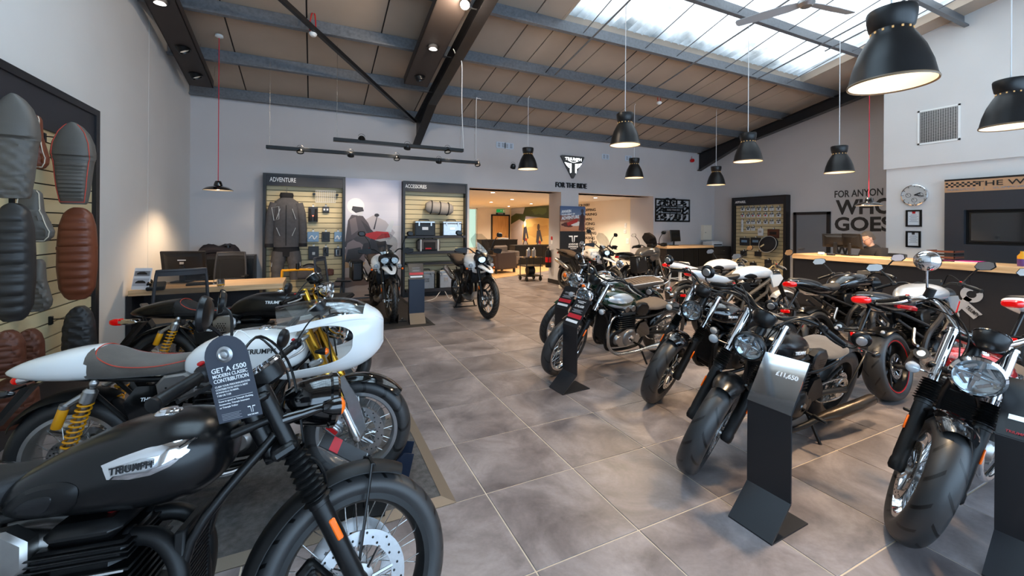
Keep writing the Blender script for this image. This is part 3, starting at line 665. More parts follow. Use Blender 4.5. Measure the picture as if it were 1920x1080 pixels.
def side_stand(B, x=.45, col=black_m):
    m = MB(); m.tube([(x, .11, .25), (x - .06, .22, .045)], .011, 8); m.lathe([(0, .0), (.04, 0), (.04, .008), (0, .01)], (x - .06, .225, .034), (0, -.13, 1), 14); B.p('side_stand', m, col)
def pipes(B, x=.70, head=chrome_m, can=chrome_m, path=None, canpath=None, rc=.042, rh=.019, zo=0., end=black_m):
    for s in (-1, 1):
        P = path or [(x+.10, .062, .61), (x+.19, .075, .60), (x+.255, .095, .52), (x+.262, .11, .40), (x+.22, .125, .27), (x+.10, .145, .20), (x-.15, .155, .195), (x-.32, .16, .215)]
        m = MB(); m.tube(spl([(a, s * b, c + zo) for a, b, c in P], 6), rh, 12); m.lathe([(.03, 0), (.033, .004), (.033, .016), (.02, .018)], (P[0][0], s * P[0][1], P[0][2] + zo), (1, 0, -.1), 16); o = B.p('exhaust_header', m, head)
        C = canpath or [(x-.30, .16, .212), (x-.40, .165, .225), (x-.55, .18, .25), (x-.80, .20, .295), (x-.98, .215, .33), (x-1.0, .216, .333)]
        C = [Vector((a, s * b, c + zo)) for a, b, c in C]; k = len(C); rs = [rh * 1.05, rc * .75, rc, rc, rc * .93, rc * .8][:k]
        m = MB(); m.tube(C, rs, 20); sl = B.p('silencer', m, can)
        d = (C[-1] - C[-2]).normalized(); m = MB(); m.lathe([(rc * .82, -.03), (rc * .86, .0), (rc * .5, .006), (rc * .45, -.02)], C[-1], d, 20); B.p('silencer_end', m, end, parent=sl)
def fork_conv(B, gy=.1, chromet=True, gait=True, lower=black_m, upper=None, top=.70, lo=.36, rl=.029, ru=.0215, gait_r=.037, refl=True, cal=True):
    up = upper or chrome_m
    for s in (-1, 1):
        y = s * gy; m = MB(); ax = B.u
        m.lathe([(0, -.03), (rl * .8, -.03), (rl * 1.05, -.015), (rl * 1.05, .02), (rl * .93, .035), (rl, .06), (rl, lo - .03), (rl * 1.1, lo - .028), (rl * 1.1, lo), (0, lo)], B.fk(0, y, .0), ax, 20)
        leg = B.p('fork_leg', m, lower, True)
        m = MB(); m.cyl(B.fk(lo - .02, y), B.fk(top, y), ru, 16); m.lathe([(ru * 1.15, 0), (ru * 1.15, .012), (ru * .6, .02), (0, .02)], B.fk(top - .002, y), ax, 16); B.p('stanchion', m, up, parent=leg)
        if gait: m = MB(); gaiter(m, B.fk(lo - .01, y), B.fk(lo + gait, y), gait_r, gait_r * .86, 8); B.p('fork_gaiter', m, rub, parent=leg)
        if refl: m = MB(); m.rbox(B.fk(.22, y + s * rl, .01), (.02, .008, .075), .004, Matrix.Rotation(-B.rk, 3, 'Y')); B.p('side_reflector', m, amber_m, parent=leg)
    m = MB(); lx = Matrix.Rotation(-B.rk, 3, 'Y')
    m.rbox(B.fk(top - .02, 0, -.02), (.07, gy * 2 + .07, .03), .012, lx); m.rbox(B.fk(top - .21, 0, -.02), (.08, gy * 2 + .075, .038), .012, lx); m.cyl(B.h0 + B.u * (top - .22), B.h0 + B.u * (top + .0), .028, 14)
    B.p('yoke', m, black_m, True)
    m = MB(); m.cyl(B.fk(0, -gy - .03), B.fk(0, gy + .03), .012, 10); B.p('front_axle', m, steel_m, True)
    if cal:
        m = MB(); c = B.fk(.12, -.078, -.10); m.rbox(c, (.075, .05, .11), .014, Matrix.Rotation(-B.rk - .3, 3, 'Y')); m.rbox(c + Vector((0, -.025, 0)), (.05, .03, .07), .01, Matrix.Rotation(-B.rk - .3, 3, 'Y')); B.p('brake_caliper', m, black_m, True)
def mudguard(B, c, R, a0, a1, w, m_, name, front, edge=.03, thick=.003, n=22, flat=.0):
    """curved guard over a wheel; angles from +x axis, in degrees"""
    m = MB(); rows = []; rows2 = []
    for i in range(n + 1):
        t = i / n; a = math.radians(a0 + (a1 - a0) * t); tap = 1 - .25 * (abs(2 * t - 1) ** 6)
        rw = []; rw2 = []
        for k in range(9):
            q = -1 + 2 * k / 8; ww = w * tap; dz = -edge * abs(q) ** 2.6
            for L_, dr in ((rw, 0), (rw2, -thick)):
                r = R + dz + dr; L_.append(Vector((c[0] + r * math.cos(a), q * ww, c[2] + r * math.sin(a))))
        rows.append(rw + list(reversed(rw2)))
    m.loft(rows); return B.p(name, m, m_, front)
def cable(B, pts, r=.0045, front=True, m_=None): m = MB(); m.tube(spl(pts, 6), r, 6); return B.p('cable', m, m_ or rub, front)
def tail_lamp(B, c, r=.04, body_m=chrome_m):
    m = MB(); m.lathe([(0, .0), (r, .0), (r * 1.05, .02), (r * .7, .06), (0, .07)], c, (1, 0, .1), 18); o = B.p('tail_light', m, body_m)
    m = MB(); m.lathe([(r * 1.0, .0), (r * .95, -.02), (r * .5, -.032), (0, -.034)], c, (1, 0, .1), 18); B.p('tail_lens', m, redlens, parent=o)
# ================================================================== motorcycle kinds
_sm = {}
def surf_y(tab, x, z, ex):
    k = tuple(tab[0]) + tuple(tab[-1]) + tuple(tab[3])
    if k not in _sm: _sm[k] = [r[:5] for r in smooth_rows(tab, 8)]
    (zc, hw, hu, hd) = lerp_table(_sm[k], x)
    h = hu if z > zc else hd; q = min(abs(z - zc) / max(h, .002), .999)
    return hw * (1 - q ** ex) ** (1 / ex)
def patch(tab, loop, off, ex, side, rings=5, edge=.0006, k=5):
    """raised piece lying on the side of a lofted body; loop of (x, z)"""
    P = spl([Vector((a, 0, b)) for a, b in loop], k, True) if k else [Vector((a, 0, b)) for a, b in loop]
    c = sum(P, Vector()) / len(P); m = MB(); rows = []
    for r in range(rings + 1):
        t = r / rings; o = off if t < .86 else edge
        rows.append([Vector((c.x + (p.x - c.x) * max(t, .02), side * (surf_y(tab, c.x + (p.x - c.x) * t, c.z + (p.z - c.z) * t, ex) + o), c.z + (p.z - c.z) * max(t, .02))) for p in P])
    m.sheet(rows, True); m.add(rows[0], [tuple(range(len(P)))]); return m
def tank(B, tab, m_, ex=2.4, cap=None, capm=chrome_m, n=28):
    m = MB(); m.loft(body(tab, n, ex, 5)); o = B.p('fuel_tank', m, m_)
    if cap:
        m = MB(); m.lathe([(.038, -.012), (.038, .002), (.034, .008), (.026, .009), (.024, .014), (.014, .016), (0, .016)], cap, (-.05, 0, 1), 28); B.p('fuel_cap', m, capm, parent=o)
    return o
def bench(B, tab, m_, ex=3.4, name='seat', n=22):
    m = MB(); m.loft(body(tab, n, ex, 5)); return B.p(name, m, m_)
def mirror_pair_high(B, base, top, out, body_m, r=.05, nrm=(-1, 0, .05)):
    for s in (-1, 1):
        b = Vector((base[0], s * base[1], base[2])); t = Vector((top[0], s * top[1], top[2]))
        mirror_round(B, [b, b + (t - b) * .5 + Vector((0, s * out, 0)), t], t + Vector((0, 0, r * .2)), nrm, r, body_m)
# ---------------------------------------------------------------- upright classic roadster
def classic(name, label, paint, seatm, rimm, lite, chrome, tape=None, bench_long=False, steer=0., fore=False, group=None):
    B = Bike(name, label, 1.45, 25.5, .328, .325, steer, group=group)
    B.wheels(((.328, .250, .10, tread_classic, 'wire', 36, rimm, steel_m), dict(disc=.155)), ((.325, .235, .135, tread_classic, 'wire', 36, rimm, steel_m), dict(disc=.125)))
    dark = not chrome; mt = black_m if dark else chrome_m
    fork_conv(B, .095, lower=black_m if dark else alu_m, upper=black_m if dark else chrome_m, gait=.17, top=.74, lo=.34, rl=.030, ru=.024)
    twin_engine(B, .70, cover=eng_black if dark else eng_alu, edge=fin_edge if fore else None, throttle=eng_alu, zo=-.05)
    cradle(B, .70, .90)
    pipes(B, .70, mblack_m if dark else chrome_m, mblack_m if dark else chrome_m, rh=.026 if dark else .021)
    side_stand(B)
    ex = 2.5
    tab = [(.495, .753, .05, .019, .03), (.514, .763, .085, .038, .06), (.556, .778, .115, .058, .085), (.65, .798, .142, .089, .105), (.763, .813, .162, .117, .125), (.885, .823, .17, .125, .135), (.979, .828, .158, .111, .125), (1.031, .828, .125, .085, .095), (1.056, .828, .085, .056, .065), (1.066, .828, .03, .019, .03)]
    tk = tank(B, tab, paint, ex, (.865, 0, .944))
    for s in (-1, 1):
        pad = patch(tab, [(.525, .742), (.58, .722), (.665, .722), (.715, .75), (.725, .805), (.67, .822), (.585, .80)], .011, ex, s); B.p('knee_pad', pad, rub, parent=tk)
        if fore:
            pad = patch(tab, [(.56, .748), (.60, .738), (.65, .742), (.672, .765), (.675, .792), (.64, .795), (.59, .78)], .0135, ex, s); B.p('knee_pad_inset', pad, carb, parent=tk)
        bl = [(.795, .818), (.85, .812), (.90, .816), (.945, .832), (.985, .862), (.998, .895), (.95, .896), (.88, .888), (.82, .872), (.776, .856)]
        bd = B.p('tank_badge', patch(tab, bl, .0045, ex, s, k=0), chrome_m, parent=tk)
        if fore:
            ins = [(.80, .823), (.90, .822), (.925, .84), (.928, .872), (.87, .868), (.79, .85)]; B.p('badge_plate', patch(tab, ins, .0062, ex, s, k=0), disc_m, parent=tk)
        y = surf_y(tab, .855, .845, ex); yb = surf_y(tab, .90, .845, ex); ya = surf_y(tab, .81, .845, ex); yu = surf_y(tab, .855, .863, ex)
        xd = Vector((.09, s * (yb - ya), .008)) * (-1 if s > 0 else 1); yd = Vector((0, s * (yu - y), .018))
        B.txt('TRIUMPH', .025, letter_k, (.858, s * (y + .0135), .846), xd, yd, parent=tk, bold=.0008, space=1.0)
        if tape is not None:
            B.p('tank_panel', patch(tab, [(.60, .76), (.75, .735), (.95, .74), (1.05, .79), (1.02, .825), (.9, .80), (.75, .795), (.64, .80)], .0025, ex, s), tape, parent=tk)
            B.p('tank_panel', patch(tab, [(.64, .875), (.75, .88), (.9, .89), (1.03, .885), (1.0, .93), (.9, .955), (.77, .94), (.69, .91)], .0025, ex, s), tape, parent=tk)
    m = MB(); m.rbox((.86, 0, .962), (.34, .016, .006), .002); 
    st = [(-.16, .80, .10, .028, .045), (-.13, .80, .118, .045, .05), (.05, .80, .125, .052, .05), (.24, .79, .125, .045, .05), (.38, .785, .118, .035, .05), (.50, .79, .095, .035, .05), (.55, .80, .06, .03, .05)]
    se = bench(B, st, seatm)
    if not dark:
        m = MB()
        for s in (-1, 1): m.tube(spl([(-.14, s * .108, .842), (.05, s * .122, .842), (.24, s * .122, .828), (.40, s * .112, .815), (.52, s * .08, .815)], 5), .0035, 6)
        m.tube(spl([(-.14, .108, .842), (-.165, .05, .842), (-.165, -.05, .842), (-.14, -.108, .842)], 5), .0035, 6); B.p('seat_piping', m, letter_w, parent=se)
        for i in range(9):
            m = MB(); x_ = -.10 + .055 * i; z_ = lerp_table([(r[0], r[1] + r[3]) for r in st], x_)[0]
            m.tube([(x_, -.105, z_ - .012), (x_, -.06, z_ + .001), (x_, .06, z_ + .001), (x_, .105, z_ - .012)], .0035, 5); B.p('seat_rib', m, seatm, parent=se)
        m = MB(); m.tube(spl([(.05, .115, .78), (-.15, .115, .80), (-.27, .08, .83), (-.29, 0, .835), (-.27, -.08, .83), (-.15, -.115, .80), (.05, -.115, .78)], 5), .010, 8); B.p('grab_rail', m, chrome_m)
    for s in (-1, 1):
        m = MB(); m.prism([(.34, .52), (.50, .50), (.53, .60), (.50, .70), (.36, .70), (.30, .62)], lambda a, b, t: Vector((a, s * (.115 + t), b)), 0, .018); B.p('side_panel', m, paint)
        shock(B, (.03, s * .135, .37), (.13, s * .13, .72), mt, rub if dark else chrome_m)
    mudguard(B, (0, 0, .325), .362, 20, 172, .078, paint if dark else paint, 'rear_mudguard', False)
    mudguard(B, (1.45, 0, .328), .362, 62, 182, .062, mblack_m if dark else paint, 'front_mudguard', True)
    m = MB()
    for s in (-1, 1):
        m.tube([Vector((1.45, 0, .328)) + Vector((.36 * math.cos(math.radians(t)), s * .063, .36 * math.sin(math.radians(t)))) for t in (82, 83)] + [B.fk(.03, s * .095)], .005, 6)
        m.tube(spl([Vector((1.45, 0, .328)) + Vector((.366 * math.cos(math.radians(82)), q * .062, .366 * math.sin(math.radians(82)) - .012 * abs(q))) for q in (-1, -.5, 0, .5, 1)], 3), .006, 6)
    B.p('mudguard_stay', m, mt, True)
    hc = B.fk(.575, 0, .17); headlight_round(B, hc, .092, .165, gloss_m if dark else chrome_m, gloss_m if dark else chrome_m)
    for s in (-1, 1): m = MB(); m.tube([B.fk(.62, s * .095, .0), B.fk(.60, s * .10, .07), B.fk(.58, s * .095, .14)], [.022, .016, .013], 10); B.p('headlight_bracket', m, gloss_m if dark else chrome_m, True)
    for s in (-1, 1):
        c = B.fk(.80, s * .068, .03); m = MB(); f_ = Vector((-.55, 0, .83)).normalized(); m.lathe([(.03, -.06), (.05, -.05), (.056, -.01), (.056, .0)], c, f_, 24); o = B.p('instrument', m, black_m, True)
        m = MB(); m.lathe([(.055, -.004), (.06, 0), (.058, .008), (.05, .009), (.05, 0)], c, f_, 28); B.p('instrument_bezel', m, chrome_m, parent=o)
        m = MB(); m.lathe([(0, .002), (.05, .002)], c, f_, 24); B.p('instrument_face', m, gloss_m, parent=o)
        indicator(B, B.fk(.58, s * .09, .14), B.fk(.57, s * .165, .17), .03, gloss_m if dark else chrome_m, amber_m)
    handlebar(B, [B.fk(.76, 0, -.03), B.fk(.765, -.07, -.035), B.fk(.84, -.16, -.03), B.fk(.875, -.24, -.08), B.fk(.86, -.38, -.20)], bar_m=black_m if dark else chrome_m, lever_m=black_m if dark else alu_m)
    mm = black_m if dark else chrome_m
    for s in (-1, 1):
        b = B.fk(.88, s * .22, -.05); hz = .09 if fore and s > 0 else 0; mirror_round(B, [b, b + Vector((-.01, s * .03, .07 + hz)), b + Vector((-.05, s * .07, .11 + hz))], b + Vector((-.055, s * .10, .135 + hz)), (-1, s * -.15, .05), .052, mm)
    cable(B, [B.fk(.86, -.25, -.03), B.fk(.90, -.15, .06), B.fk(.75, -.05, .10), B.fk(.45, -.06, .02), B.fk(.30, -.03, -.02)]); cable(B, [B.fk(.86, .25, -.03), B.fk(.90, .12, .06), B.fk(.7, .05, .08), B.fk(.5, .06, -.08)])
    if fore: cable(B, [B.fk(.52, -.03, -.08), B.fk(.46, -.09, .03), B.fk(.40, -.10, .05), B.fk(.33, -.07, .035), B.fk(.26, -.02, .0)], .006)
    tail_lamp(B, (-.40, 0, .66), .04, mt)
    for s in (-1, 1): indicator(B, (-.33, s * .04, .64), (-.34, s * .13, .63), .024, mt, amber_m, False, (-1, 0, 0))
    m = MB(); m.prism([(-.36, .65), (-.40, .64), (-.52, .38), (-.49, .37)], lambda a, b, t: Vector((a, t, b)), -.05, .05); B.p('plate_hanger', m, carb)
    return B
# ---------------------------------------------------------------- cafe racer
def cafe(name, label, paint, cowl, seatm, fairing=False, steer=0., chock=False, black=False, group=None):
    B = Bike(name, label, 1.415, 23., .312, .318, steer, group=group)
    rimm = alu_m if not black else black_m
    B.wheels(((.312, .225, .12, tread_road, 'wire', 32, rimm, steel_m), dict(disc=.155)), ((.318, .225, .16, tread_road, 'wire', 32, rimm, steel_m), dict(disc=.11)))
    for s in (-1, 1):
        y = s * .105; m = MB(); m.lathe([(0, .24), (.029, .24), (.031, .245), (.031, .36), (.0285, .37), (.0285, .70), (.03, .702), (.03, .71), (0, .715)], B.fk(0, y), B.u, 20); fl_ = B.p('fork_leg', m, gold_m, True)
        m = MB(); m.lathe([(0, -.03), (.02, -.03), (.024, -.01), (.024, .05), (.0215, .06), (.0215, .25), (0, .25)], B.fk(0, y), B.u, 16); B.p('stanchion', m, steel_m, parent=fl_)
        m = MB(); m.rbox(B.fk(.30, y + s * .031, .0), (.016, .006, .07), .003, Matrix.Rotation(-B.rk, 3, 'Y')); B.p('side_reflector', m, amber_m, parent=fl_)
        m = MB(); c = B.fk(.10, s * .078, -.10); Rr = Matrix.Rotation(-B.rk - .45, 3, 'Y'); m.rbox(c, (.07, .05, .12), .014, Rr); m.rbox(c + Vector((0, s * .022, 0)), (.05, .026, .09), .008, Rr); ca = B.p('brake_caliper', m, alu_m, True)
        m = MB(); m.rbox(c + Vector((0, s * .037, 0)), (.022, .002, .07), .0008, Rr); B.p('caliper_mark', m, red_m, parent=ca)
        m = MB(); m.prism([(.36, .02), (.36, .055), (.20, .075), (.02, .05), (-.02, .0), (.06, -.02), (.2, .012)], lambda a, b, t: B.fk(a, y * .93 + t, b + .02), -.006, .006); B.p('mudguard_bracket', m, alu_m, True)
    m = MB(); lx = Matrix.Rotation(-B.rk, 3, 'Y'); m.rbox(B.fk(.69, 0, -.02), (.075, .28, .03), .012, lx); m.rbox(B.fk(.50, 0, -.02), (.08, .285, .04), .012, lx); B.p('yoke', m, alu_m if not black else black_m, True)
    m = MB(); m.cyl(B.fk(0, -.13), B.fk(0, .13), .012, 10); B.p('front_axle', m, steel_m, True)
    twin_engine(B, .69, cover=eng_alu if not black else eng_black, throttle=eng_alu); cradle(B, .69, .88, seatz=.74); pipes(B, .69, chrome_m if not black else mblack_m, steel_m, canpath=[(.39, .16, .212), (.30, .165, .225), (.16, .185, .26), (-.1, .205, .335), (-.26, .215, .385), (-.28, .216, .39)], rc=.048)
    ex = 2.6
    tab = [(.515, .775, .05, .02, .03), (.535, .785, .10, .055, .07), (.60, .80, .130, .092, .09), (.72, .815, .158, .12, .105), (.84, .82, .172, .128, .115), (.96, .825, .172, .122, .115), (1.07, .83, .150, .095, .10), (1.12, .835, .11, .065, .07), (1.14, .835, .05, .025, .03)]
    tk = tank(B, tab, paint, ex, (.90, 0, .948), chrome_m)
    m = MB(); rows = []
    for i in range(25):
        x_ = .545 + (1.14 - .545) * i / 24; zc, hw, hu, hd = lerp_table([r[:5] for r in tab], x_); rows.append([(x_, q * .022, zc + hu * (1 - min(abs(q * .022) / hw, .99) ** ex) ** (1 / ex) + .0025) for q in (-1, -.5, 0, .5, 1)])
    m.sheet(rows); B.p('tank_strap', m, chrome_m if not black else black_m, parent=tk)
    for s in (-1, 1):
        y = surf_y(tab, .93, .85, ex); xd = Vector((-s, 0, 0)) if s > 0 else Vector((1, 0, 0))
        B.txt('TRIUMPH', .036, letter_k if not black else letter_w, (.93, s * (y + .003), .86), Vector((-s * 1., 0, 0)) if s > 0 else (1, 0, 0), (0, -s * .25, 1), parent=tk, bold=.0008)
    # seat with hump cowl
    st = [(.09, .79, .128, .105, .055), (.15, .785, .13, .085, .055), (.23, .78, .13, .052, .05), (.36, .775, .125, .032, .045), (.47, .78, .11, .035, .045), (.545, .785, .085, .04, .04)]
    pass
    se = bench(B, st, seatm, 3.0)
    m = MB()
    for s in (-1, 1): m.tube(spl([(.105, 0, .897), (.11, s * .06, .886), (.14, s * .105, .852), (.24, s * .126, .808), (.40, s * .118, .795), (.54, s * .082, .81)], 5), .0028, 5)
    B.p('seat_stitching', m, mat_get('stitch_red'), parent=se)
    m = MB(); m.loft(body([(.105, .79, .13, .105, .06), (.07, .79, .133, .107, .066), (-.02, .79, .13, .097, .066), (-.13, .785, .108, .076, .056), (-.23, .78, .072, .05, .04), (-.295, .775, .035, .024, .02), (-.325, .772, .008, .006, .006)], 24, 2.3, 5)); B.p('seat_cowl', m, cowl)
    mudguard(B, (0, 0, .318), .35, 60, 175 if black else 150, .088, paint if black else mblack_m, 'rear_mudguard', False)
    mudguard(B, (1.415, 0, .312), .338, 40, 140, .070, gloss_m, 'front_mudguard', True)
    for s in (-1, 1):
        m = MB(); m.prism([(.30, .52), (.50, .49), (.54, .60), (.52, .70), (.33, .70), (.27, .62)], lambda a, b, t: Vector((a, s * (.115 + t), b)), 0, .02); o = B.p('side_panel', m, mblack_m if black else gloss_m)
        B.txt('THRUXTON', .026, letter_w, (.42, s * .137, .63), (-s, 0, 0), (0, 0, 1), parent=o, bold=.0006, shear=.2)
        shock(B, (.02, s * .14, .36), (.14, s * .13, .73), alu_m, ohl_y, .03, res=(-.085, s * .01, -.01))
    # clip-on bars
    hb = handlebar(B, [B.fk(.66, -.10, .0), B.fk(.665, -.14, -.0), B.fk(.66, -.22, -.04), B.fk(.645, -.36, -.12)], lever_m=alu_m, bar_m=alu_m)
    for s in (-1, 1):
        e = B.fk(.645, s * .37, -.12); mirror_round(B, [e, e + Vector((.03, s * .035, .02)), e + Vector((.05, s * .03, .075))], e + Vector((.05, s * .02, .12)), (-1, -s * .2, .1), .05, black_m)
        c = B.fk(.80, s * .062, .09); f_ = Vector((-.62, 0, .78)).normalized(); m = MB(); m.lathe([(.03, -.07), (.05, -.055), (.054, -.01), (.054, 0)], c, f_, 24); o = B.p('instrument', m, black_m, True); m = MB(); m.lathe([(.053, -.003), (.058, 0), (.056, .007), (.048, .008), (.048, 0)], c, f_, 28); B.p('instrument_bezel', m, chrome_m, parent=o)
        indicator(B, B.fk(.56, s * .12, .05), B.fk(.55, s * .17, .06), .02, black_m, amber_m)
        cable(B, [B.fk(.67, s * .27, -.03), B.fk(.75, s * .2, .08), B.fk(.70, s * .08, .1), B.fk(.45, s * .07, .04)])
    headlight_round(B, B.fk(.62, 0, .17), .082, .13, chrome_m, chrome_m)
    if fairing:
        X0, X1 = 1.02, 1.56; zc = .885
        def pt(u, ph, o=0.):          # u 0..1 back to nose, ph angle from the horizon (deg); half shell
            w = (.215 + o) * (max(1 - (max(u - .42, 0) / .58) ** 2.3, 0)) ** .5; hh = (.185 + o) * (max(1 - (max(u - .45, 0) / .56) ** 2.2, 0)) ** .5; hb_ = (.175 + o) * (max(1 - (max(u - .5, 0) / .52) ** 2.4, 0)) ** .5
            a = math.radians(ph); c, s_ = math.cos(a), math.sin(a); zz = zc - .06 * (1 - u) + (.05 * u if s_ > 0 else 0) + (.075 * math.sin(min((ph - 52) / 38, 1) * PI / 2) * max(1 - (max(u, 0) / .85) ** 2, 0) if ph > 52 else 0)
            return (w * math.copysign(abs(c) ** .8, c), zz + (hh if s_ > 0 else hb_) * math.copysign(abs(s_) ** .9, s_), X0 + (X1 - X0) * u)
        def shell(ph0, ph1, u0f, u1f, nm, mt_, par=None, thick=.006, nu=18, nph=12):
            for s in (-1, 1):
                m = MB(); ro = []; 
                for i in range(nph + 1):
                    ph = ph0 + (ph1 - ph0) * i / nph; u0, u1 = u0f(ph), u1f(ph); a = []; b = []
                    for k in range(nu + 1):
                        u = u0 + (u1 - u0) * k / nu; y, z, x = pt(u, ph); a.append(Vector((x, s * y, z))); y, z, x = pt(min(u, .985), ph, -thick); b.append(Vector((x - (thick if u > .95 else 0), s * y, z)))
                    ro.append(a + list(reversed(b)))
                m.loft(ro); B.p(nm, m, mt_, True)
        op = lambda ph: .0
        def u0f(p):
            if p >= 38: return .02 + .03 * (p - 38) / 14
            if p > -28: return .28 + .44 * max(1 - ((p - 5) / 33) ** 2, 0) ** .5
            return .12 * max(0, (p + 40) / 12) if p > -40 else .25 * ((-40 - p) / 22) ** 2
        shell(-62, 52, u0f, lambda p: .999, 'fairing', paint, nph=76, nu=22)
        shell(52, 90, lambda p: -.03 - .10 * (p - 52) / 38, lambda p: .80, 'windscreen', screen_m, thick=.003)
        shell(52, 90, lambda p: .80, lambda p: .999, 'fairing_nose', paint, nph=8)
    m = MB(); m.prism([(-.20, .70), (-.24, .70), (-.38, .50), (-.36, .49)], lambda a, b, t: Vector((a, t, b)), -.03, .03); B.p('plate_hanger', m, black_m)
    if black:
        m = MB(); m.rbox((-.33, 0, .70), (.16, .07, .045), .012); o = B.p('tail_light', m, chrome_m); m = MB(); m.loft(body([(-.47, .70, .028, .02, .022), (-.44, .70, .038, .03, .03), (-.40, .70, .04, .03, .03)], 16, 3, 3)); B.p('tail_lens', m, redlens, parent=o)
    else:
        tail_lamp(B, (-.27, 0, .73), .022, chrome_m)
        for s in (-1, 1): indicator(B, (-.22, s * .03, .71), (-.25, s * .12, .70), .02, gloss_m, amber_m, False, (-1, 0, 0))
    if not chock: side_stand(B)
    return B
mat('stitch_red', sr(196, 70, 52), .7)
# ---------------------------------------------------------------- low single-seat bobber
def bobber(name, label, paint, look='black', panel=None, steer=0., seatm=None, group=None):
    B = Bike(name, label, 1.51, 27.5, .33, .325, steer, group=group)
    fat = look in ('matt', 'black', 'red'); w = .132 if fat else .11
    rimm = black_m if look in ('matt', 'black') else chrome_m
    B.wheels(((.33, .225 if fat else .25, w, tread_road, 'wire', 32, rimm, steel_m if look != 'matt' else black_m), dict(disc=.155)), ((.325, .215, .155, tread_road, 'wire', 32, rimm, steel_m), dict(disc=.12)))
    cov = eng_alu if look == 'green' else eng_black
    fork_conv(B, .108 if fat else .098, lower=mblack_m, upper=chrome_m, gait=.10, top=.76, lo=.37, rl=.032, ru=.0235, gait_r=.039)
    twin_engine(B, .76, cover=cov if look != 'red' else eng_alu); cradle(B, .76, .90, seatz=.58, tail=.05, pivot=.44)
    head = steel_m if look == 'green' else (chrome_m if look == 'red' else mblack_m)
    pipes(B, .76, head, head if look != 'matt' else bronze_dark, canpath=[(.46, .16, .212), (.38, .165, .215), (.26, .185, .225), (.0, .205, .245), (-.20, .215, .262), (-.22, .216, .264)], rc=.044)
    side_stand(B, .52)
    ex = 2.5
    tab = [(.60, .735, .03, .02, .02), (.64, .74, .075, .05, .045), (.74, .755, .118, .095, .065), (.86, .77, .148, .115, .075), (.98, .785, .155, .115, .075), (1.08, .80, .128, .092, .06), (1.14, .81, .085, .06, .04), (1.17, .815, .035, .02, .02)]
    tk = tank(B, tab, paint, ex, (.96, 0, .898), chrome_m if look != 'matt' else black_m)
    for s in (-1, 1):
        if panel is not None:
            B.p('tank_panel', patch(tab, [(.72, .80), (.80, .785), (.95, .79), (1.10, .82), (1.06, .865), (.96, .882), (.84, .87), (.76, .84)], .0025, ex, s), panel, parent=tk)
            B.p('tank_panel', patch(tab, [(.72, .725), (.82, .712), (.96, .725), (1.09, .77), (1.06, .785), (.9, .752), (.78, .75)], .0025, ex, s), panel, parent=tk)
        if look == 'red': B.p('tank_badge', patch(tab, [(.82, .79), (.86, .77), (1.0, .79), (1.08, .83), (.98, .835), (.86, .825)], .005, ex, s, k=0), chrome_m, parent=tk)
        y = surf_y(tab, .95, .80, ex); y2 = surf_y(tab, .90, .80, ex); y3 = surf_y(tab, 1.0, .80, ex)
        B.txt('TRIUMPH', .030, letter_w if look != 'red' else letter_k, (.945, s * (y + .008), .805), Vector((.1, s * (y3 - y2), .01)) * (-s), (0, -s * .15, 1), parent=tk, bold=.0006)
    sm_ = seatm or seat_brown
    st = [(.12, .675, .085, .028, .02), (.15, .675, .125, .045, .02), (.24, .67, .14, .045, .02), (.36, .66, .135, .035, .02), (.48, .66, .095, .03, .018), (.58, .67, .055, .025, .015), (.63, .68, .02, .01, .01)]
    se = bench(B, st, sm_, 2.6)
    m = MB(); m.rbox((.34, 0, .632), (.34, .12, .02), .008); m.tube([(.30, 0, .62), (.40, 0, .50)], .018, 8); B.p('seat_bracket', m, black_m)
    mudguard(B, (0, 0, .325), .358, 8, 178, .092, paint if look != 'green' else pgblack, 'rear_mudguard', False, edge=.045)
    for s in (-1, 1): m = MB(); m.tube(spl([(.0, s * .12, .325), (-.12, s * .115, .50), (-.22, s * .10, .60), (-.30, s * .05, .56)], 5), .008, 7); B.p('mudguard_stay', m, black_m)
    gm = pgblack if look in ('black', 'green', 'red') else paint
    mudguard(B, (1.51, 0, .33), .362, 70, 158 if look != 'red' else 170, .078 if fat else .066, gm, 'front_mudguard', True, edge=.04)
    for s in (-1, 1): m = MB(); m.tube([Vector((1.51, 0, .33)) + Vector((.34 * math.cos(math.radians(105)), s * .075, .34 * math.sin(math.radians(105)))), B.fk(.30, s * .108)], .008, 7); B.p('mudguard_stay', m, black_m, True)
    hl = headlight_round(B, B.fk(.545, 0, .15), .085 if look != 'red' else .092, .12, chrome_m if look in ('red', 'green') else gloss_m, chrome_m if look in ('red', 'green') else black_m)
    m = MB(); c = B.fk(.76, 0, .13); f_ = Vector((-.62, 0, .78)).normalized(); m.lathe([(0, -.075), (.035, -.072), (.058, -.05), (.065, -.01), (.065, .0)], c, f_, 28); o = B.p('instrument', m, black_m, True)
    m = MB(); m.lathe([(.064, -.003), (.068, 0), (.066, .006), (.058, .007), (.058, 0), (0, .0)], c, f_, 28); B.p('instrument_bezel', m, gloss_m, parent=o)
    if look == 'red':
        hb = handlebar(B, [B.fk(.78, 0, -.03), B.fk(.785, -.08, -.03), B.fk(.90, -.20, -.06), B.fk(.89, -.30, -.14), B.fk(.85, -.41, -.27)], bar_m=chrome_m, lever_m=alu_m, r=.0125)
        for s in (-1, 1):
            b = B.fk(.91, s * .24, -.06); t = b + Vector((.03, s * .07, .20)); mirror_round(B, [b, b + (t - b) * .5, t], t, (-1, s * -.1, .1), .058, chrome_m, .045)
            m = MB(); m.lathe([(0, -.025), (.022, -.025), (.022, .028), (0, .03)], b + Vector((.01, 0, .03)), (0, 0, 1), 14) if s < 0 else m.rbox(b + Vector((.01, 0, .02)), (.04, .05, .03), .008); B.p('brake_reservoir', m, black_m, True)
    else:
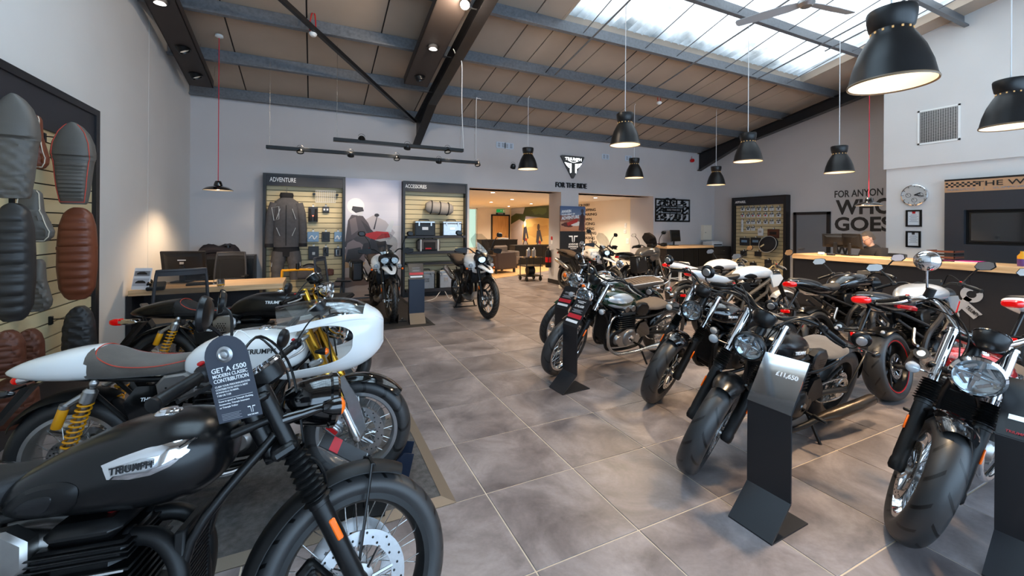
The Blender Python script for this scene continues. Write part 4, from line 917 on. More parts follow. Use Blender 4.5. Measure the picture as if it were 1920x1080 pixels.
        hb = handlebar(B, [B.fk(.80, 0, -.02), B.fk(.81, -.08, -.02), B.fk(.86, -.16, -.03), B.fk(.87, -.27, -.08), B.fk(.845, -.40, -.17)], bar_m=black_m, lever_m=black_m if look != 'green' else alu_m, r=.0125)
        for s in (-1, 1):
            e = B.fk(.842, s * .41, -.18); t = e + Vector((.02, s * .05, .085)); mirror_round(B, [e, e + Vector((.012, s * .045, .02)), t], t, (-1, -s * .15, .08), .05, black_m)
            m = MB(); m.lathe([(0, -.034), (.026, -.03), (.03, -.016), (.03, -.01)], t, Vector((-1, -s * .15, .08)).normalized(), 18); B.p('mirror_boss', m, alu_m, True)
    for s in (-1, 1):
        indicator(B, B.fk(.50, s * .12, .03), B.fk(.49, s * .20, .05), .03, chrome_m if look in ('red', 'green') else black_m, lens_m)
        cable(B, [B.fk(.86, s * .27, -.05), B.fk(.88, s * .2, .06), B.fk(.72, s * .07, .13), B.fk(.55, s * .06, .03)]); cable(B, [B.fk(.86, s * .25, -.05), B.fk(.80, s * .12, .06), B.fk(.62, s * .05, .02)], .0035)
        indicator(B, (-.25, s * .05, .60), (-.27, s * .15, .60), .026, black_m, redlens if look == 'matt' else amber_m, False, (-1, 0, 0))
        m = MB(); m.prism([(.40, .36), (.60, .34), (.62, .44), (.58, .52), (.50, .53), (.42, .44)], lambda a, b, t: Vector((a, s * (.105 + t), b)), 0, .025); B.p('side_panel', m, gloss_m if look != 'matt' else mblack_m)
    tail_lamp(B, (-.34, 0, .54), .036, black_m)
    return B
bronze_dark = mat('exhaust_dark_bronze', (.10, .078, .06), .33, .9)
# ---------------------------------------------------------------- tall adventure tourer
def adventure(name, label, paint, pannier=(), sport=False, steer=0., stand=None, screen_h=.34, group=None, topbox=False):
    B = Bike(name, label, 1.53, 24., .345 if not sport else .315, .325, steer, group=group)
    if not sport: B.wheels(((.345, .262, .095, tread_block, 'wire', 32, black_m, steel_m), dict(disc=.152)), ((.325, .232, .145, tread_block, 'wire', 32, black_m, steel_m), dict(disc=.12)))
    else: B.wheels(((.315, .222, .12, tread_road, 'cast', 5, black_m, black_m), dict(disc=.155)), ((.318, .222, .18, tread_road, 'cast', 5, black_m, black_m), dict(disc=.12)))
    for s in (-1, 1):
        y = s * .105; m = MB(); m.lathe([(0, .30), (.028, .30), (.03, .31), (.03, .74), (0, .745)], B.fk(0, y), B.u, 18); o = B.p('fork_leg', m, black_m if not sport else alu_m, True)
        m = MB(); m.lathe([(0, -.03), (.02, -.03), (.024, -.01), (.024, .06), (.021, .07), (.021, .31), (0, .31)], B.fk(0, y), B.u, 14); B.p('stanchion', m, steel_m, parent=o)
        m = MB(); m.loft([[B.fk(t, y + s * (.032 * math.cos(a)), .03 * math.sin(a) + .004) for a in [k * PI / 5 for k in range(-1, 7)]] for t in (.02, .28)]); B.p('fork_guard', m, black_m, True)
        m = MB(); m.rbox(B.fk(.18, y + s * .034, .0), (.016, .006, .06), .003, Matrix.Rotation(-B.rk, 3, 'Y')); B.p('side_reflector', m, amber_m, parent=o)
        m = MB(); m.rbox(B.fk(.10, s * .075, -.09), (.06, .045, .10), .012, Matrix.Rotation(-B.rk - .4, 3, 'Y')); B.p('brake_caliper', m, alu_m, True)
    m = MB(); lx = Matrix.Rotation(-B.rk, 3, 'Y'); m.rbox(B.fk(.73, 0, -.02), (.075, .28, .03), .012, lx); m.rbox(B.fk(.54, 0, -.02), (.08, .285, .04), .012, lx); B.p('yoke', m, black_m, True)
    m = MB(); m.cyl(B.fk(0, -.13), B.fk(0, .13), .012, 10); B.p('front_axle', m, steel_m, True)
    twin_engine(B, .76, zo=.06, radiator=True); cradle(B, .76, .98, seatz=.80, tail=-.2, pivot=.42)
    m = MB(); m.loft(body([(.55, .26, .12, .03, .03), (.75, .24, .14, .04, .03), (.98, .27, .13, .05, .04), (1.06, .34, .10, .05, .05)], 16, 4, 3)); B.p('bash_plate', m, alu_m)
    # header and high silencer
    m = MB()
    for y in (-.06, 0, .06): m.tube(spl([(.86, y, .66), (1.0, y * 1.1, .62), (1.06, y * 1.2, .48), (1.0, y, .34), (.8, y * .6, .29)], 5), .019, 10)
    B.p('exhaust_header', m, bronze)
    m = MB(); m.tube([(.25, -.17, .52), (.18, -.185, .56), (-.16, -.22, .70), (-.20, -.222, .715)], [.03, .055, .055, .045], 18); B.p('silencer', m, steel_m if not sport else black_m)
    ex = 2.4
    tab = [(.50, .88, .05, .02, .05), (.56, .90, .10, .06, .08), (.70, .93, .145, .10, .11), (.84, .94, .19, .12, .13), (.98, .94, .235, .11, .17), (1.08, .92, .245, .09, .18), (1.17, .89, .21, .07, .17), (1.22, .87, .13, .04, .10)]
    tk = tank(B, tab, paint, ex, (.86, 0, 1.055), black_m)
    for s in (-1, 1):
        m = patch(tab, [(.78, .85), (.92, .80), (1.10, .79), (1.17, .86), (1.10, .90), (.95, .89)], .010, ex, s); B.p('tank_shroud', m, paint, parent=tk)
        m = MB(); m.loft([[Vector((x_, s * (y_ + t), z_)) for x_, y_, z_ in ((.98, .185, .88), (1.20, .165, .90), (1.17, .155, .62), (1.02, .165, .58))] for t in (-.012, .014)]); B.p('radiator_cowl', m, black_m)
        y = surf_y(tab, .93, .93, ex); B.txt('TIGER', .055, letter_k if not sport else letter_w, (.93, s * (y + .004), .945), (-s, 0, 0), (0, -s * .1, 1), parent=tk, bold=.001, shear=.15)
        m = MB(); m.tube(spl([(1.02, s * .13, .80), (1.12, s * .22, .62), (1.0, s * .24, .45), (.80, s * .18, .33)], 6), .0125, 8)
        if not sport: m.tube(spl([(1.12, s * .22, .62), (.9, s * .22, .60), (.72, s * .16, .50)], 5), .0125, 8); B.p('crash_bar', m, black_m)
    m = MB(); m.rbox((1.10, 0, .68), (.04, .30, .26), .01); B.p('radiator_core', m, mblack_m)
    bench(B, [(-.26, .94, .09, .02, .04), (-.22, .94, .12, .04, .05), (.0, .92, .14, .05, .05), (.12, .88, .145, .05, .05), (.30, .85, .135, .04, .05), (.48, .86, .10, .05, .05), (.56, .88, .06, .04, .04)], seat_brown if not sport else seat_blk, 3.0)
    m = MB(); m.loft(body([(-.40, .90, .05, .02, .03), (-.33, .90, .09, .035, .05), (-.1, .86, .125, .04, .06), (.2, .80, .13, .03, .05), (.32, .78, .10, .02, .03)], 16, 3.2, 4)); B.p('tail_fairing', m, paint if sport else black_m)
    m = MB()
    for s in (-1, 1): m.tube(spl([(.1, s * .15, .88), (-.15, s * .16, .93), (-.36, s * .12, .965), (-.42, s * .05, .965)], 5), .012, 8)
    m.rbox((-.32, 0, .965), (.2, .2, .015), .006); B.p('rear_rack', m, black_m)
    m = MB(); m.rbox((-.42, 0, .88), (.02, .10, .04), .008); B.p('tail_light', m, redlens)
    mudguard(B, (0, 0, .325), .36, 80, 150, .085, black_m, 'rear_mudguard', False)
    if not sport:
        m = MB(); m.loft(body([(1.14, .865, .05, .015, .02), (1.22, .865, .11, .03, .03), (1.36, .85, .115, .028, .03), (1.50, .815, .085, .022, .022), (1.60, .78, .045, .012, .012), (1.625, .772, .01, .004, .004)], 20, 2.8, 4)); bk = B.p('beak', m, paint, True)
        m = MB(); m.loft(body([(1.30, .884, .03, .006, .006), (1.45, .858, .028, .006, .006), (1.56, .822, .012, .004, .004)], 12, 2.6, 3)); B.p('beak_inlay', m, black_m, parent=bk)
    mudguard(B, (1.53, 0, B.rf), B.rf + .03, 60, 135, .058 if not sport else .07, black_m, 'front_mudguard', True)
    # nose: twin lamps, shield, screen
    zl = .985 if not sport else .96; xl = 1.37
    m = MB(); m.loft(body([(1.14, zl - .01, .08, .09, .06), (1.22, zl, .15, .10, .07), (1.31, zl - .005, .165, .085, .065), (1.355, zl - .012, .15, .062, .055), (1.37, zl - .02, .08, .04, .04)], 24, 2.6, 4)); ns = B.p('nose_fairing', m, carb if not sport else paint, True)
    for s in (-1, 1):
        c = Vector((1.40, s * .08, zl - .012)); n = Vector((1, s * .28, .10)).normalized(); u = n.cross(Vector((0, 0, 1))).normalized(); v = u.cross(n)
        lp = [(-.064, .018), (-.045, .048), (.01, .05), (.055, .026), (.062, -.015), (.03, -.048), (-.02, -.05), (-.056, -.02)]; 
        if s > 0: lp = [(-a, b) for a, b in lp]
        pts = lambda k, d: [c + u * a * k + v * b * k + n * d for a, b in lp]
        m = MB(); m.loft([pts(1.08, -.03), pts(1.1, .008), pts(1.0, .014), pts(.94, .006)], caps=False); o = B.p('headlight', m, gloss_m, True)
        m = MB(); m.loft([pts(.94, .004), pts(.55, -.012), pts(.05, -.016)], caps=True); m.rbox(c + v * .008, (.012, .09, .007), .002, n.to_track_quat('X', 'Z').to_matrix()); B.p('reflector', m, reflec, parent=o)
        m = MB(); m.loft([pts(.97, .008), pts(.6, .015), pts(.05, .018)], caps=True); B.p('headlight_lens', m, screen_m, parent=o)
        if not sport:
            m = MB(); m.lathe([(0, -.04), (.025, -.035), (.032, 0), (.032, .012)], (1.24, s * .195, zl - .115), (1, 0, 0), 18); f2 = B.p('fog_lamp', m, black_m); m = MB(); m.lathe([(.031, .011), (.015, .017), (0, .018)], (1.24, s * .195, zl - .115), (1, 0, 0), 18); B.p('fog_lens', m, lens_m, parent=f2)
        indicator(B, (1.20, s * .16, zl - .17), (1.20, s * .25, zl - .17), .018, black_m, amber_m, False)
    if sport: m = MB(); m.loft(body([(.84, .90, .16, .08, .14), (1.0, .90, .235, .10, .22), (1.16, .91, .235, .12, .24), (1.30, .94, .18, .11, .18), (1.36, .95, .14, .07, .09)], 22, 2.6, 4)); B.p('side_fairing', m, paint)
    m = MB(); m.loft(body([(1.14, 1.07, .03, .02, .02), (1.20, 1.085, .10, .03, .03), (1.30, 1.06, .085, .025, .02), (1.385, 1.015, .02, .01, .01)], 16, 2.4, 3)); B.p('nose_shield', m, black_m, True)
    m = MB(); rows = []
    for i in range(13):
        t = i / 12; z = 1.07 + screen_h * t; x_ = 1.31 - .20 * t - .04 * t * t; hw = (.115 + .06 * math.sin(PI * min(t * 1.0, 1) * .8)) * (1 - .55 * max(t - .72, 0) ** 1 / .28)
        rows.append([Vector((x_ - .30 * (q * hw) ** 2 / .16 * .6, q * hw, z)) for q in [-1 + k / 6 for k in range(13)]] )
    rows = [r + [p + Vector((-.004, 0, 0)) for p in reversed(r)] for r in rows]; m.loft(rows); B.p('windscreen', m, screen_m if not sport else smoke_m, True)
    handlebar(B, [B.fk(.80, 0, -.03), B.fk(.81, -.10, -.035), B.fk(.895, -.20, -.05), B.fk(.90, -.30, -.09), B.fk(.885, -.42, -.15)], bar_m=black_m)
    for s in (-1, 1):
        e = B.fk(.885, s * .36, -.09); m = MB(); m.loft([[e + Vector((a, s * b, c)) for a, b, c in ((.10, -.10, .04), (.135, -.03, .05), (.12, .06, .035), (.03, .10, .02), (.03, .10, -.02), (.12, .06, -.035), (.135, -.03, -.045), (.10, -.10, -.03))], [e + Vector((a, s * b, c)) for a, b, c in ((.09, -.10, .035), (.12, -.03, .045), (.105, .055, .03), (.025, .09, .016), (.025, .09, -.016), (.105, .055, -.03), (.12, -.03, -.04), (.09, -.10, -.026))]]); B.p('hand_guard', m, carb, True)
        b = B.fk(.90, s * .26, -.06); t = b + Vector((.01, s * .10, .24)); mirror_poly(B, [b, b + Vector((.01, s * .02, .12)), t], t + Vector((0, s * .04, .025)), (-1, -s * .1, .0), (0, 0, 1), .13, .085, black_m)
    m = MB(); m.rbox((1.16, 0, 1.09), (.05, .16, .08), .012); B.p('instrument', m, black_m, True)
    for s in pannier:
        m = MB(); m.rbox((-.10, s * .335, .68), (.44, .20, .36), .03); o = B.p('pannier', m, carb); m = MB(); m.rbox((-.10, s * .335, .855), (.45, .21, .05), .02); B.p('pannier_lid', m, black_m, parent=o)
        for x_ in (-.24, .04): m = MB(); m.rbox((x_, s * .44, .80), (.03, .012, .08), .004); B.p('pannier_latch', m, alu_m, parent=o)
        m = MB(); m.rbox((.123, s * .335, .66), (.006, .13, .22), .003); B.p('pannier_panel', m, navy_m, parent=o)
    if stand == 'centre':
        m = MB()
        for s in (-1, 1): m.tube([(.46, s * .10, .30), (.40, s * .19, .015)], .014, 8)
        m.cyl((.42, -.16, .10), (.42, .16, .10), .011, 8); m.rbox((.40, 0, .008), (.06, .46, .016), .004); B.p('centre_stand', m, black_m)
    else: side_stand(B, .52)
    return B
# ---------------------------------------------------------------- naked sports roadster
def naked(name, label, paint, accent=None, belly=None, redline=False, steer=0., group=None, tailpaint=None):
    B = Bike(name, label, 1.41, 23.8, .30, .315, steer, group=group)
    B.wheels(((.30, .222, .12, tread_road, 'cast', 5, black_m, black_m), dict(disc=.155)), ((.315, .222, .18, tread_road, 'cast', 5, black_m, black_m), dict(disc=.11, redline=redline)))
    for s in (-1, 1):
        y = s * .105; m = MB(); m.lathe([(0, .26), (.028, .26), (.03, .27), (.03, .68), (0, .685)], B.fk(0, y), B.u, 18); o = B.p('fork_leg', m, black_m, True)
        m = MB(); m.lathe([(0, -.03), (.02, -.03), (.024, -.01), (.024, .05), (.021, .06), (.021, .27), (0, .27)], B.fk(0, y), B.u, 14); B.p('stanchion', m, steel_m, parent=o)
        m = MB(); m.rbox(B.fk(.10, s * .075, -.09), (.06, .045, .10), .012, Matrix.Rotation(-B.rk - .4, 3, 'Y')); B.p('brake_caliper', m, alu_m, True)
    m = MB(); lx = Matrix.Rotation(-B.rk, 3, 'Y'); m.rbox(B.fk(.67, 0, -.02), (.075, .28, .03), .012, lx); m.rbox(B.fk(.50, 0, -.02), (.08, .285, .04), .012, lx); B.p('yoke', m, black_m, True)
    twin_engine(B, .72, zo=.02, cover=eng_black)
    fr = mat_get('frame_bronze') if (accent is None and belly is None) else mat_get('frame_dark')
    m = MB()
    for s in (-1, 1):
        m.tube(spl([(1.10, s * .05, .84), (.98, s * .15, .79), (.72, s * .175, .68), (.50, s * .15, .56), (.44, s * .12, .42), (.44, s * .11, .30)], 5), .024, 8)
        m.tube([(1.06, s * .08, .76), (.88, s * .168, .62), (.62, s * .17, .50)], .02, 8); m.tube([(.55, s * .14, .62), (.2, s * .09, .76), (-.16, s * .06, .86)], .014, 8); m.tube([(.46, s * .12, .52), (.1, s * .08, .72)], .012, 8)
    B.p('frame', m, fr)
    m = MB()
    for s in (-1, 1): m.loft([[(.44, s * .10, .40), (.44, s * .13, .40), (.44, s * .13, .33), (.44, s * .10, .33)], [(.22, s * .11, .43), (.22, s * .145, .43), (.22, s * .145, .33), (.22, s * .11, .33)], [(0, s * .12, .345), (0, s * .15, .345), (0, s * .15, .285), (0, s * .12, .285)]])
    m.rbox((.34, 0, .38), (.1, .24, .08), .02); m.cyl((0, -.16, .315), (0, .16, .315), .018, 12); B.p('swingarm', m, black_m if accent is None else fr)
    ex = 2.4
    tab = [(.50, .86, .05, .02, .04), (.55, .87, .10, .05, .06), (.66, .89, .145, .085, .08), (.80, .90, .175, .10, .09), (.93, .90, .18, .095, .09), (1.04, .89, .165, .07, .08), (1.11, .87, .12, .045, .05), (1.14, .86, .06, .02, .02)]
    tk = tank(B, tab, paint, ex, (.86, 0, .998), black_m)
    for s in (-1, 1):
        B.p('tank_infill', patch(tab, [(.56, .85), (.66, .82), (.80, .81), (.74, .86), (.64, .89)], .004, ex, s, k=3), carb, parent=tk); B.p('tank_recess', patch(tab, [(.80, .93), (.95, .945), (1.06, .90), (.98, .87), (.86, .87)], .003, ex, s), paint, parent=tk)
        m = MB(); m.loft([[Vector((x_, s * (y_ + t), z_)) for x_, y_, z_ in ((1.0, .15, .86), (1.20, .165, .86), (1.24, .16, .80), (1.14, .15, .70), (1.04, .15, .68))] for t in (-.012, .012)]); o = B.p('radiator_cowl', m, paint if accent is None else psilver)
        if accent is not None: m = MB(); m.tube([(1.03, s * .17, .70), (1.13, s * .167, .70), (1.22, s * .175, .80)], .006, 6); B.p('cowl_stripe', m, accent, parent=o)
    tp = tailpaint or paint
    m = MB(); m.loft(body([(-.325, .935, .05, .025, .03), (-.28, .935, .085, .04, .055), (-.12, .915, .115, .04, .09), (.05, .88, .13, .03, .10), (.22, .845, .135, .02, .08), (.34, .83, .11, .015, .04)], 20, 2.8, 4)); tf = B.p('tail_fairing', m, tp)
    bench(B, [(-.24, .97, .05, .01, .02), (-.20, .965, .085, .025, .03), (-.05, .94, .10, .03, .03), (.07, .905, .11, .03, .04), (.11, .87, .12, .02, .04), (.26, .845, .135, .03, .04), (.42, .85, .115, .03, .04), (.53, .87, .07, .03, .03)], seat_blk, 3.)
    m = MB(); m.loft(body([(-.362, .928, .045, .016, .022), (-.345, .928, .062, .026, .034), (-.30, .928, .074, .032, .042), (-.24, .925, .07, .025, .035)], 18, 2.6, 3)); B.p('tail_light', m, redlens)
    if accent is not None:
        for s in (-1, 1): m = MB(); m.tube([(.02, s * .135, .845), (.30, s * .14, .80)], [.018, .026], 6); B.p('subframe_cover', m, accent)
    m = MB(); m.tube([(-.14, 0, .88), (-.40, 0, .66)], .015, 8); m.rbox((-.41, 0, .655), (.05, .22, .02), .006); m.prism([(-.40, .65), (-.43, .65), (-.50, .48), (-.48, .47)], lambda a, b, t: Vector((a, t, b)), -.07, .07); ph = B.p('plate_hanger', m, black_m)
    m = MB(); m.rbox((-.45, 0, .635), (.012, .10, .035), .004); B.p('rear_reflector', m, redlens, parent=ph)
    for s in (-1, 1):
        indicator(B, (-.40, s * .06, .67), (-.41, s * .17, .67), .016, black_m, lens_m, False, (-1, 0, 0))
        m = MB(); c = Vector((1.22, s * .085, .86)); f_ = Vector((1, s * .12, -.12)).normalized(); m.lathe([(0, -.15), (.04, -.14), (.07, -.08), (.078, 0), (.07, .01)], c, f_, 22); o = B.p('headlight', m, black_m, True); m = MB(); m.lathe([(.07, .008), (.045, .022), (0, .028)], c, f_, 22); B.p('headlight_lens', m, lens_m, parent=o)
        e = B.fk(.775, s * .26, -.07); t = e + Vector((.03, s * .12, .15)); mirror_poly(B, [e, e + Vector((.02, s * .05, .07)), t], t + Vector((-.0, s * .05, .03)), (-1, -s * .25, .15), (0, 0, 1), .16, .085, black_m)
        m = MB(); m.cyl((.42, s * .12, .38), (.40, s * .25, .40), .012, 8); B.p('footpeg', m, alu_m); m = MB(); m.tube(spl([(.30, s * .12, .62), (.14, s * .16, .52), (.10, s * .2, .50)], 4), .012, 8); B.p('pillion_hanger', m, alu_m)
    m = MB(); m.rbox((1.20, 0, .985), (.03, .15, .08), .01, Matrix.Rotation(.6, 3, 'Y')); B.p('instrument', m, black_m, True)
    handlebar(B, [B.fk(.72, 0, -.02), B.fk(.725, -.09, -.025), B.fk(.775, -.18, -.04), B.fk(.775, -.28, -.08), B.fk(.755, -.40, -.15)], bar_m=mat_get('bar_gold') if accent is None and belly is None else black_m, lever_m=alu_m)
    cable(B, [B.fk(.77, -.27, -.05), B.fk(.82, -.15, .05), B.fk(.62, -.06, .06), B.fk(.5, -.05, 0)])
    mudguard(B, (1.41, 0, .30), .328, 40, 135, .07, tp if accent is None else black_m, 'front_mudguard', True); mudguard(B, (0, 0, .315), .342, 40, 120, .10, black_m, 'rear_hugger', False)
    m = MB()
    for y in (-.06, 0, .06): m.tube(spl([(.84, y, .60), (.98, y * 1.1, .55), (1.0, y * 1.1, .40), (.88, y * .6, .26), (.62, y * .3, .22)], 5), .018, 10)
    B.p('exhaust_header', m, steel_m)
    m = MB(); m.tube([(.52, -.10, .26), (.46, -.13, .28), (.16, -.20, .42), (.13, -.205, .435)], [.03, .055, .055, .05], 18); sl = B.p('silencer', m, steel_m); m = MB(); m.lathe([(.05, -.02), (.052, .008), (.03, .008), (.028, -.03)], (.13, -.205, .435), (-.88, -.15, .45), 20); B.p('silencer_end', m, black_m, parent=sl)
    if belly is not None: m = MB(); m.loft(body([(.55, .24, .10, .03, .03), (.75, .22, .13, .05, .04), (1.0, .26, .11, .07, .05), (1.06, .32, .06, .05, .05)], 16, 3, 3)); B.p('belly_pan', m, belly)
    side_stand(B, .48); return B
mat('frame_bronze', sr(104, 94, 82), .4, .35); mat('frame_dark', sr(48, 46, 46), .4, .3); mat('bar_gold', (.55, .42, .22), .3, 1.)
# ================================================================== the motorcycles, each where it stands
LFT = 'bikes facing right on the left side'; RGT = 'cruisers in the right-hand row'; NKD = 'naked bikes before the counter'; ADV = 'adventure bikes'
classic('motorcycle', 'matt black roadster in the foreground with chrome tank badge and swing tag', pmblack, seat_blk, black_m, False, False, fore=True, steer=math.radians(17), group=LFT).pose(.135, 1.506, -9.5, -7)
cafe('motorcycle', 'white cafe racer with bullet fairing and gold forks on the front carpet', pwhite, pwhite, seat_grey, True, group=LFT, chock=True).pose(.258, 2.70, -13, 0)
cafe('motorcycle', 'matt black cafe racer behind the white one, red tail light by the desk', pmblack, pmblack, seat_blk, False, group=LFT, black=True, steer=.05).pose(.184, 4.07, -19, -6.5)
adventure('motorcycle', 'white adventure bike with dark pannier, standing on the black mat', pwhite, (-1,), group=ADV).pose(1.141, 6.86, -88, 0)
adventure('motorcycle', 'white adventure bike on its centre stand beside the opening', pwhite, (), group=ADV, stand='centre', steer=.12).pose(2.636, 6.43, -90, 0)
adventure('motorcycle', 'white adventure tourer in front of the poster pillar', pwhite, (), group=ADV).pose(5.735, 7.095, -85, -6)
adventure('motorcycle', 'graphite grey sports tourer with smoked screen before the rear desk', pgrey, (-1,), True, group=ADV).pose(7.95, 7.85, 19, -6)
classic('motorcycle', 'green and silver roadster with long ribbed seat, farthest of the front row', pgreen, seat_brown, chrome_m, True, True, tape=psilver, steer=math.radians(14), group=RGT).pose(2.856, 4.63, 181, -14)
bobber('motorcycle', 'green and silver bobber with brown solo seat and polished engine', pgreen, 'green', psilver, steer=math.radians(16), group=RGT).pose(2.35, 3.72, 184.3, -12)
bobber('motorcycle', 'gloss black bobber with fat tyre between green and matt black ones', pgblack, 'black', None, steer=math.radians(25), seatm=seat_grey, group=RGT).pose(2.777, 2.773, 179, -10.5)
bobber('motorcycle', 'matt black bobber behind the mirrored price stand', pmblack, 'matt', None, steer=math.radians(22), seatm=seat_grey, group=RGT).pose(2.235, 1.90, 183, -12.4)
bobber('motorcycle', 'red cruiser with chrome headlight, nearest at the right edge', pred, 'red', None, steer=math.radians(18), group=RGT).pose(2.715, 1.043, 187, -11)
naked('motorcycle', 'white naked bike farther from the camera, before the apparel wall', pwhite, group=NKD).pose(7.01, 4.82, -6.5, -7.4)
naked('motorcycle', 'white naked bike with bronze frame, the nearer of two', pwhite, group=NKD).pose(6.34, 3.79, -5.3, -7.5)
naked('motorcycle', 'black naked bike with red tail light before the counter end', pgblack, group=NKD, belly=pgblack).pose(6.57, 2.72, -1, -7.6)
naked('motorcycle', 'silver naked bike with red subframe and red rim stripe', psilver, accent=pred, redline=True, group=NKD, tailpaint=pgblack).pose(6.12, 1.933, 1.5, -6.4)
naked('motorcycle', 'white naked bike cut off by the right edge of the photo', pwhite, belly=pwhite, group=NKD).pose(7.08, 1.0, -8, -7)
# ================================================================== fixtures: lamps, tracks, fan, signs
def text_fit(s, mat_, o, xd, yd, w, h, parent=None, name='lettering', bold=.0, shear=0., ext=.002, lift=.0, space=1.):
    """lettering whose bounding box is w x h with its lower left corner at o"""
    me = text_mesh(s, 1., mat_, bold=bold, align='LEFT', ext=.02, shear=shear, space=space)
    xs_ = [v.co.x for v in me.vertices]; ys_ = [v.co.y for v in me.vertices]; x0, x1, y0, y1 = min(xs_), max(xs_), min(ys_), max(ys_)
    m4 = frame4(o, xd, yd); sx, sy = w / (x1 - x0), h / (y1 - y0)
    ob = place(me, name, parent); ob.matrix_basis = m4 @ Matrix.Diagonal((sx, sy, ext / .02, 1)) @ Matrix.Translation((-x0, -y0, .02 + lift / max(ext, 1e-4) * .02)); return ob
bulb_m = mat('lamp_glow', (1, .9, .75), .5, emit=(1, .80, .55), es=14)
shade_in = mat('lamp_inner', sr(250, 240, 222), .5)
cool_bulb = mat('spot_glow', (1, 1, 1), .5, emit=(1, .93, .82), es=45)
flex_m = mat('white_flex', sr(225, 225, 225), .5); redflex_m = mat('red_flex', sr(200, 22, 50), .5)
shade_m = mat('lamp_shade_black', sr(24, 24, 25), .38)
def pendant(x, y, zb, ztop, label, k=1.):
    t = thing('pendant_lamp', label, 'lamp', (x, y, zb), group='large black pendant lamps')
    m = MB(); m.lathe([(.210, 0), (.214, .008), (.206, .03), (.190, .11), (.160, .20), (.122, .275), (.100, .312), (.098, .33), (.110, .345), (.120, .40), (.122, .44), (.118, .452), (.05, .455), (0, .455)], n=40); m.obj('lamp_shade', shade_m, t)
    m = MB(); m.lathe([(.206, .004), (.200, .03), (.184, .11), (.154, .20), (.117, .272), (.09, .30), (0, .302)], n=40); m.obj('shade_lining', shade_in, t)
    m = MB(); m.lathe([(.214, -.004), (.217, .004), (.214, .012), (.206, .006)], n=40, close=True); m.obj('shade_rim', mat_get('lamp_rim'), t)
    m = MB()
    for a in range(14):
        q = 2 * PI * a / 14; m.box((math.cos(q) * .101, math.sin(q) * .101, .318), (.006, .010, .012), Matrix.Rotation(q, 3, 'Z'))
    stuff(m.obj('vent_slots', bulb_dim, t, smooth=0))
    m = MB(); m.ell((0, 0, .17), (.05, .05, .07), 14, 8); m.obj('bulb', bulb_m, t)
    m = MB(); m.tube([(0, 0, .45), (.02, .01, .47), (.0, .0, .50), (0, 0, ztop - zb - .05), (.03, .0, ztop - zb)], .0055, 6); m.obj('flex', flex_m, t)
    l = bpy.data.lights.new('pendant_light', 'SPOT'); l.energy = 165 * k; l.color = WARM; l.spot_size = math.radians(125); l.spot_blend = .5; l.shadow_soft_size = .08
    o = bpy.data.objects.new('pendant_light', l); COL.objects.link(o); o.parent = t; o.location = (0, 0, .06)
mat('lamp_rim', sr(120, 100, 78), .4); bulb_dim = mat('vent_glow', (.3, .2, .1), .5, emit=(1, .6, .2), es=.35)
pendant(4.03, 4.68, 2.72, roof(4.68) - .22, 'black pendant lamp hanging left of the roof light, fourth largest in view')
pendant(4.12, 7.84, 2.76, roof(7.84) - .02, 'black pendant lamp left of the triangular sign')
pendant(6.70, 7.46, 2.68, roof(7.46) - .02, 'black pendant lamp right of the triangular sign, above the rear opening')
pendant(8.94, 7.06, 2.59, roof(7.06) - .02, 'smallest black pendant lamp, beside the end of the black rafter')
pendant(6.30, 4.39, 2.61, roof(4.39) - .22, 'black pendant lamp in front of the middle of the right rafter')
pendant(8.12, 4.00, 2.50, roof(4.0) - .22, 'black pendant lamp above the grey door, on a bent white flex')
pendant(3.20, 1.30, 2.44, roof(1.3) - .02, 'largest black pendant lamp, nearest at the upper right')
_p = at_d(1895, 238, 4.0); pendant(_p.x, _p.y, _p.z, roof(_p.y) - .02, 'black pendant lamp at the right edge beside the wall vent')
def small_pendant(px, py, D, label, gap=.06):
    p = at_d(px, py, D); ztop = roof(p.y) - gap; t = thing('pendant_lamp', label, 'lamp', p, group='small enamel lamps on red cords')
    m = MB(); m.lathe([(.19, 0), (.192, .006), (.18, .02), (.14, .045), (.085, .06), (.06, .068), (.05, .11), (.04, .135), (.034, .14), (0, .142)], n=36); m.obj('lamp_shade', gloss_m, t)
    m = MB(); m.lathe([(.186, .003), (.176, .018), (.136, .04), (.08, .055), (0, .06)], n=36); m.obj('shade_lining', shade_in, t)
    m = MB(); m.ell((0, 0, .035), .028, 12, 8); m.obj('bulb', bulb_m, t)
    m = MB(); m.tube([(0, 0, .14), (0, 0, ztop - p.z)], .0055, 6); m.obj('flex', redflex_m, t)
    m = MB(); m.lathe([(0, 0), (.05, -.0), (.055, -.03), (.02, -.045), (0, -.045)], (0, 0, ztop - p.z + .02), n=20); m.obj('ceiling_rose', white_m, t)
    l = bpy.data.lights.new('small_pendant_light', 'SPOT'); l.energy = 85; l.color = WARM; l.spot_size = math.radians(140); l.spot_blend = .6; l.shadow_soft_size = .05
    o = bpy.data.objects.new('small_pendant_light', l); COL.objects.link(o); o.parent = t; o.location = (0, 0, .01); return p
small_pendant(409, 357, 6.2, 'small black enamel lamp on a red cord over the left desk')
small_pendant(1629, 386, 7.0, 'small black enamel lamp on a red cord over the service counter', .26)
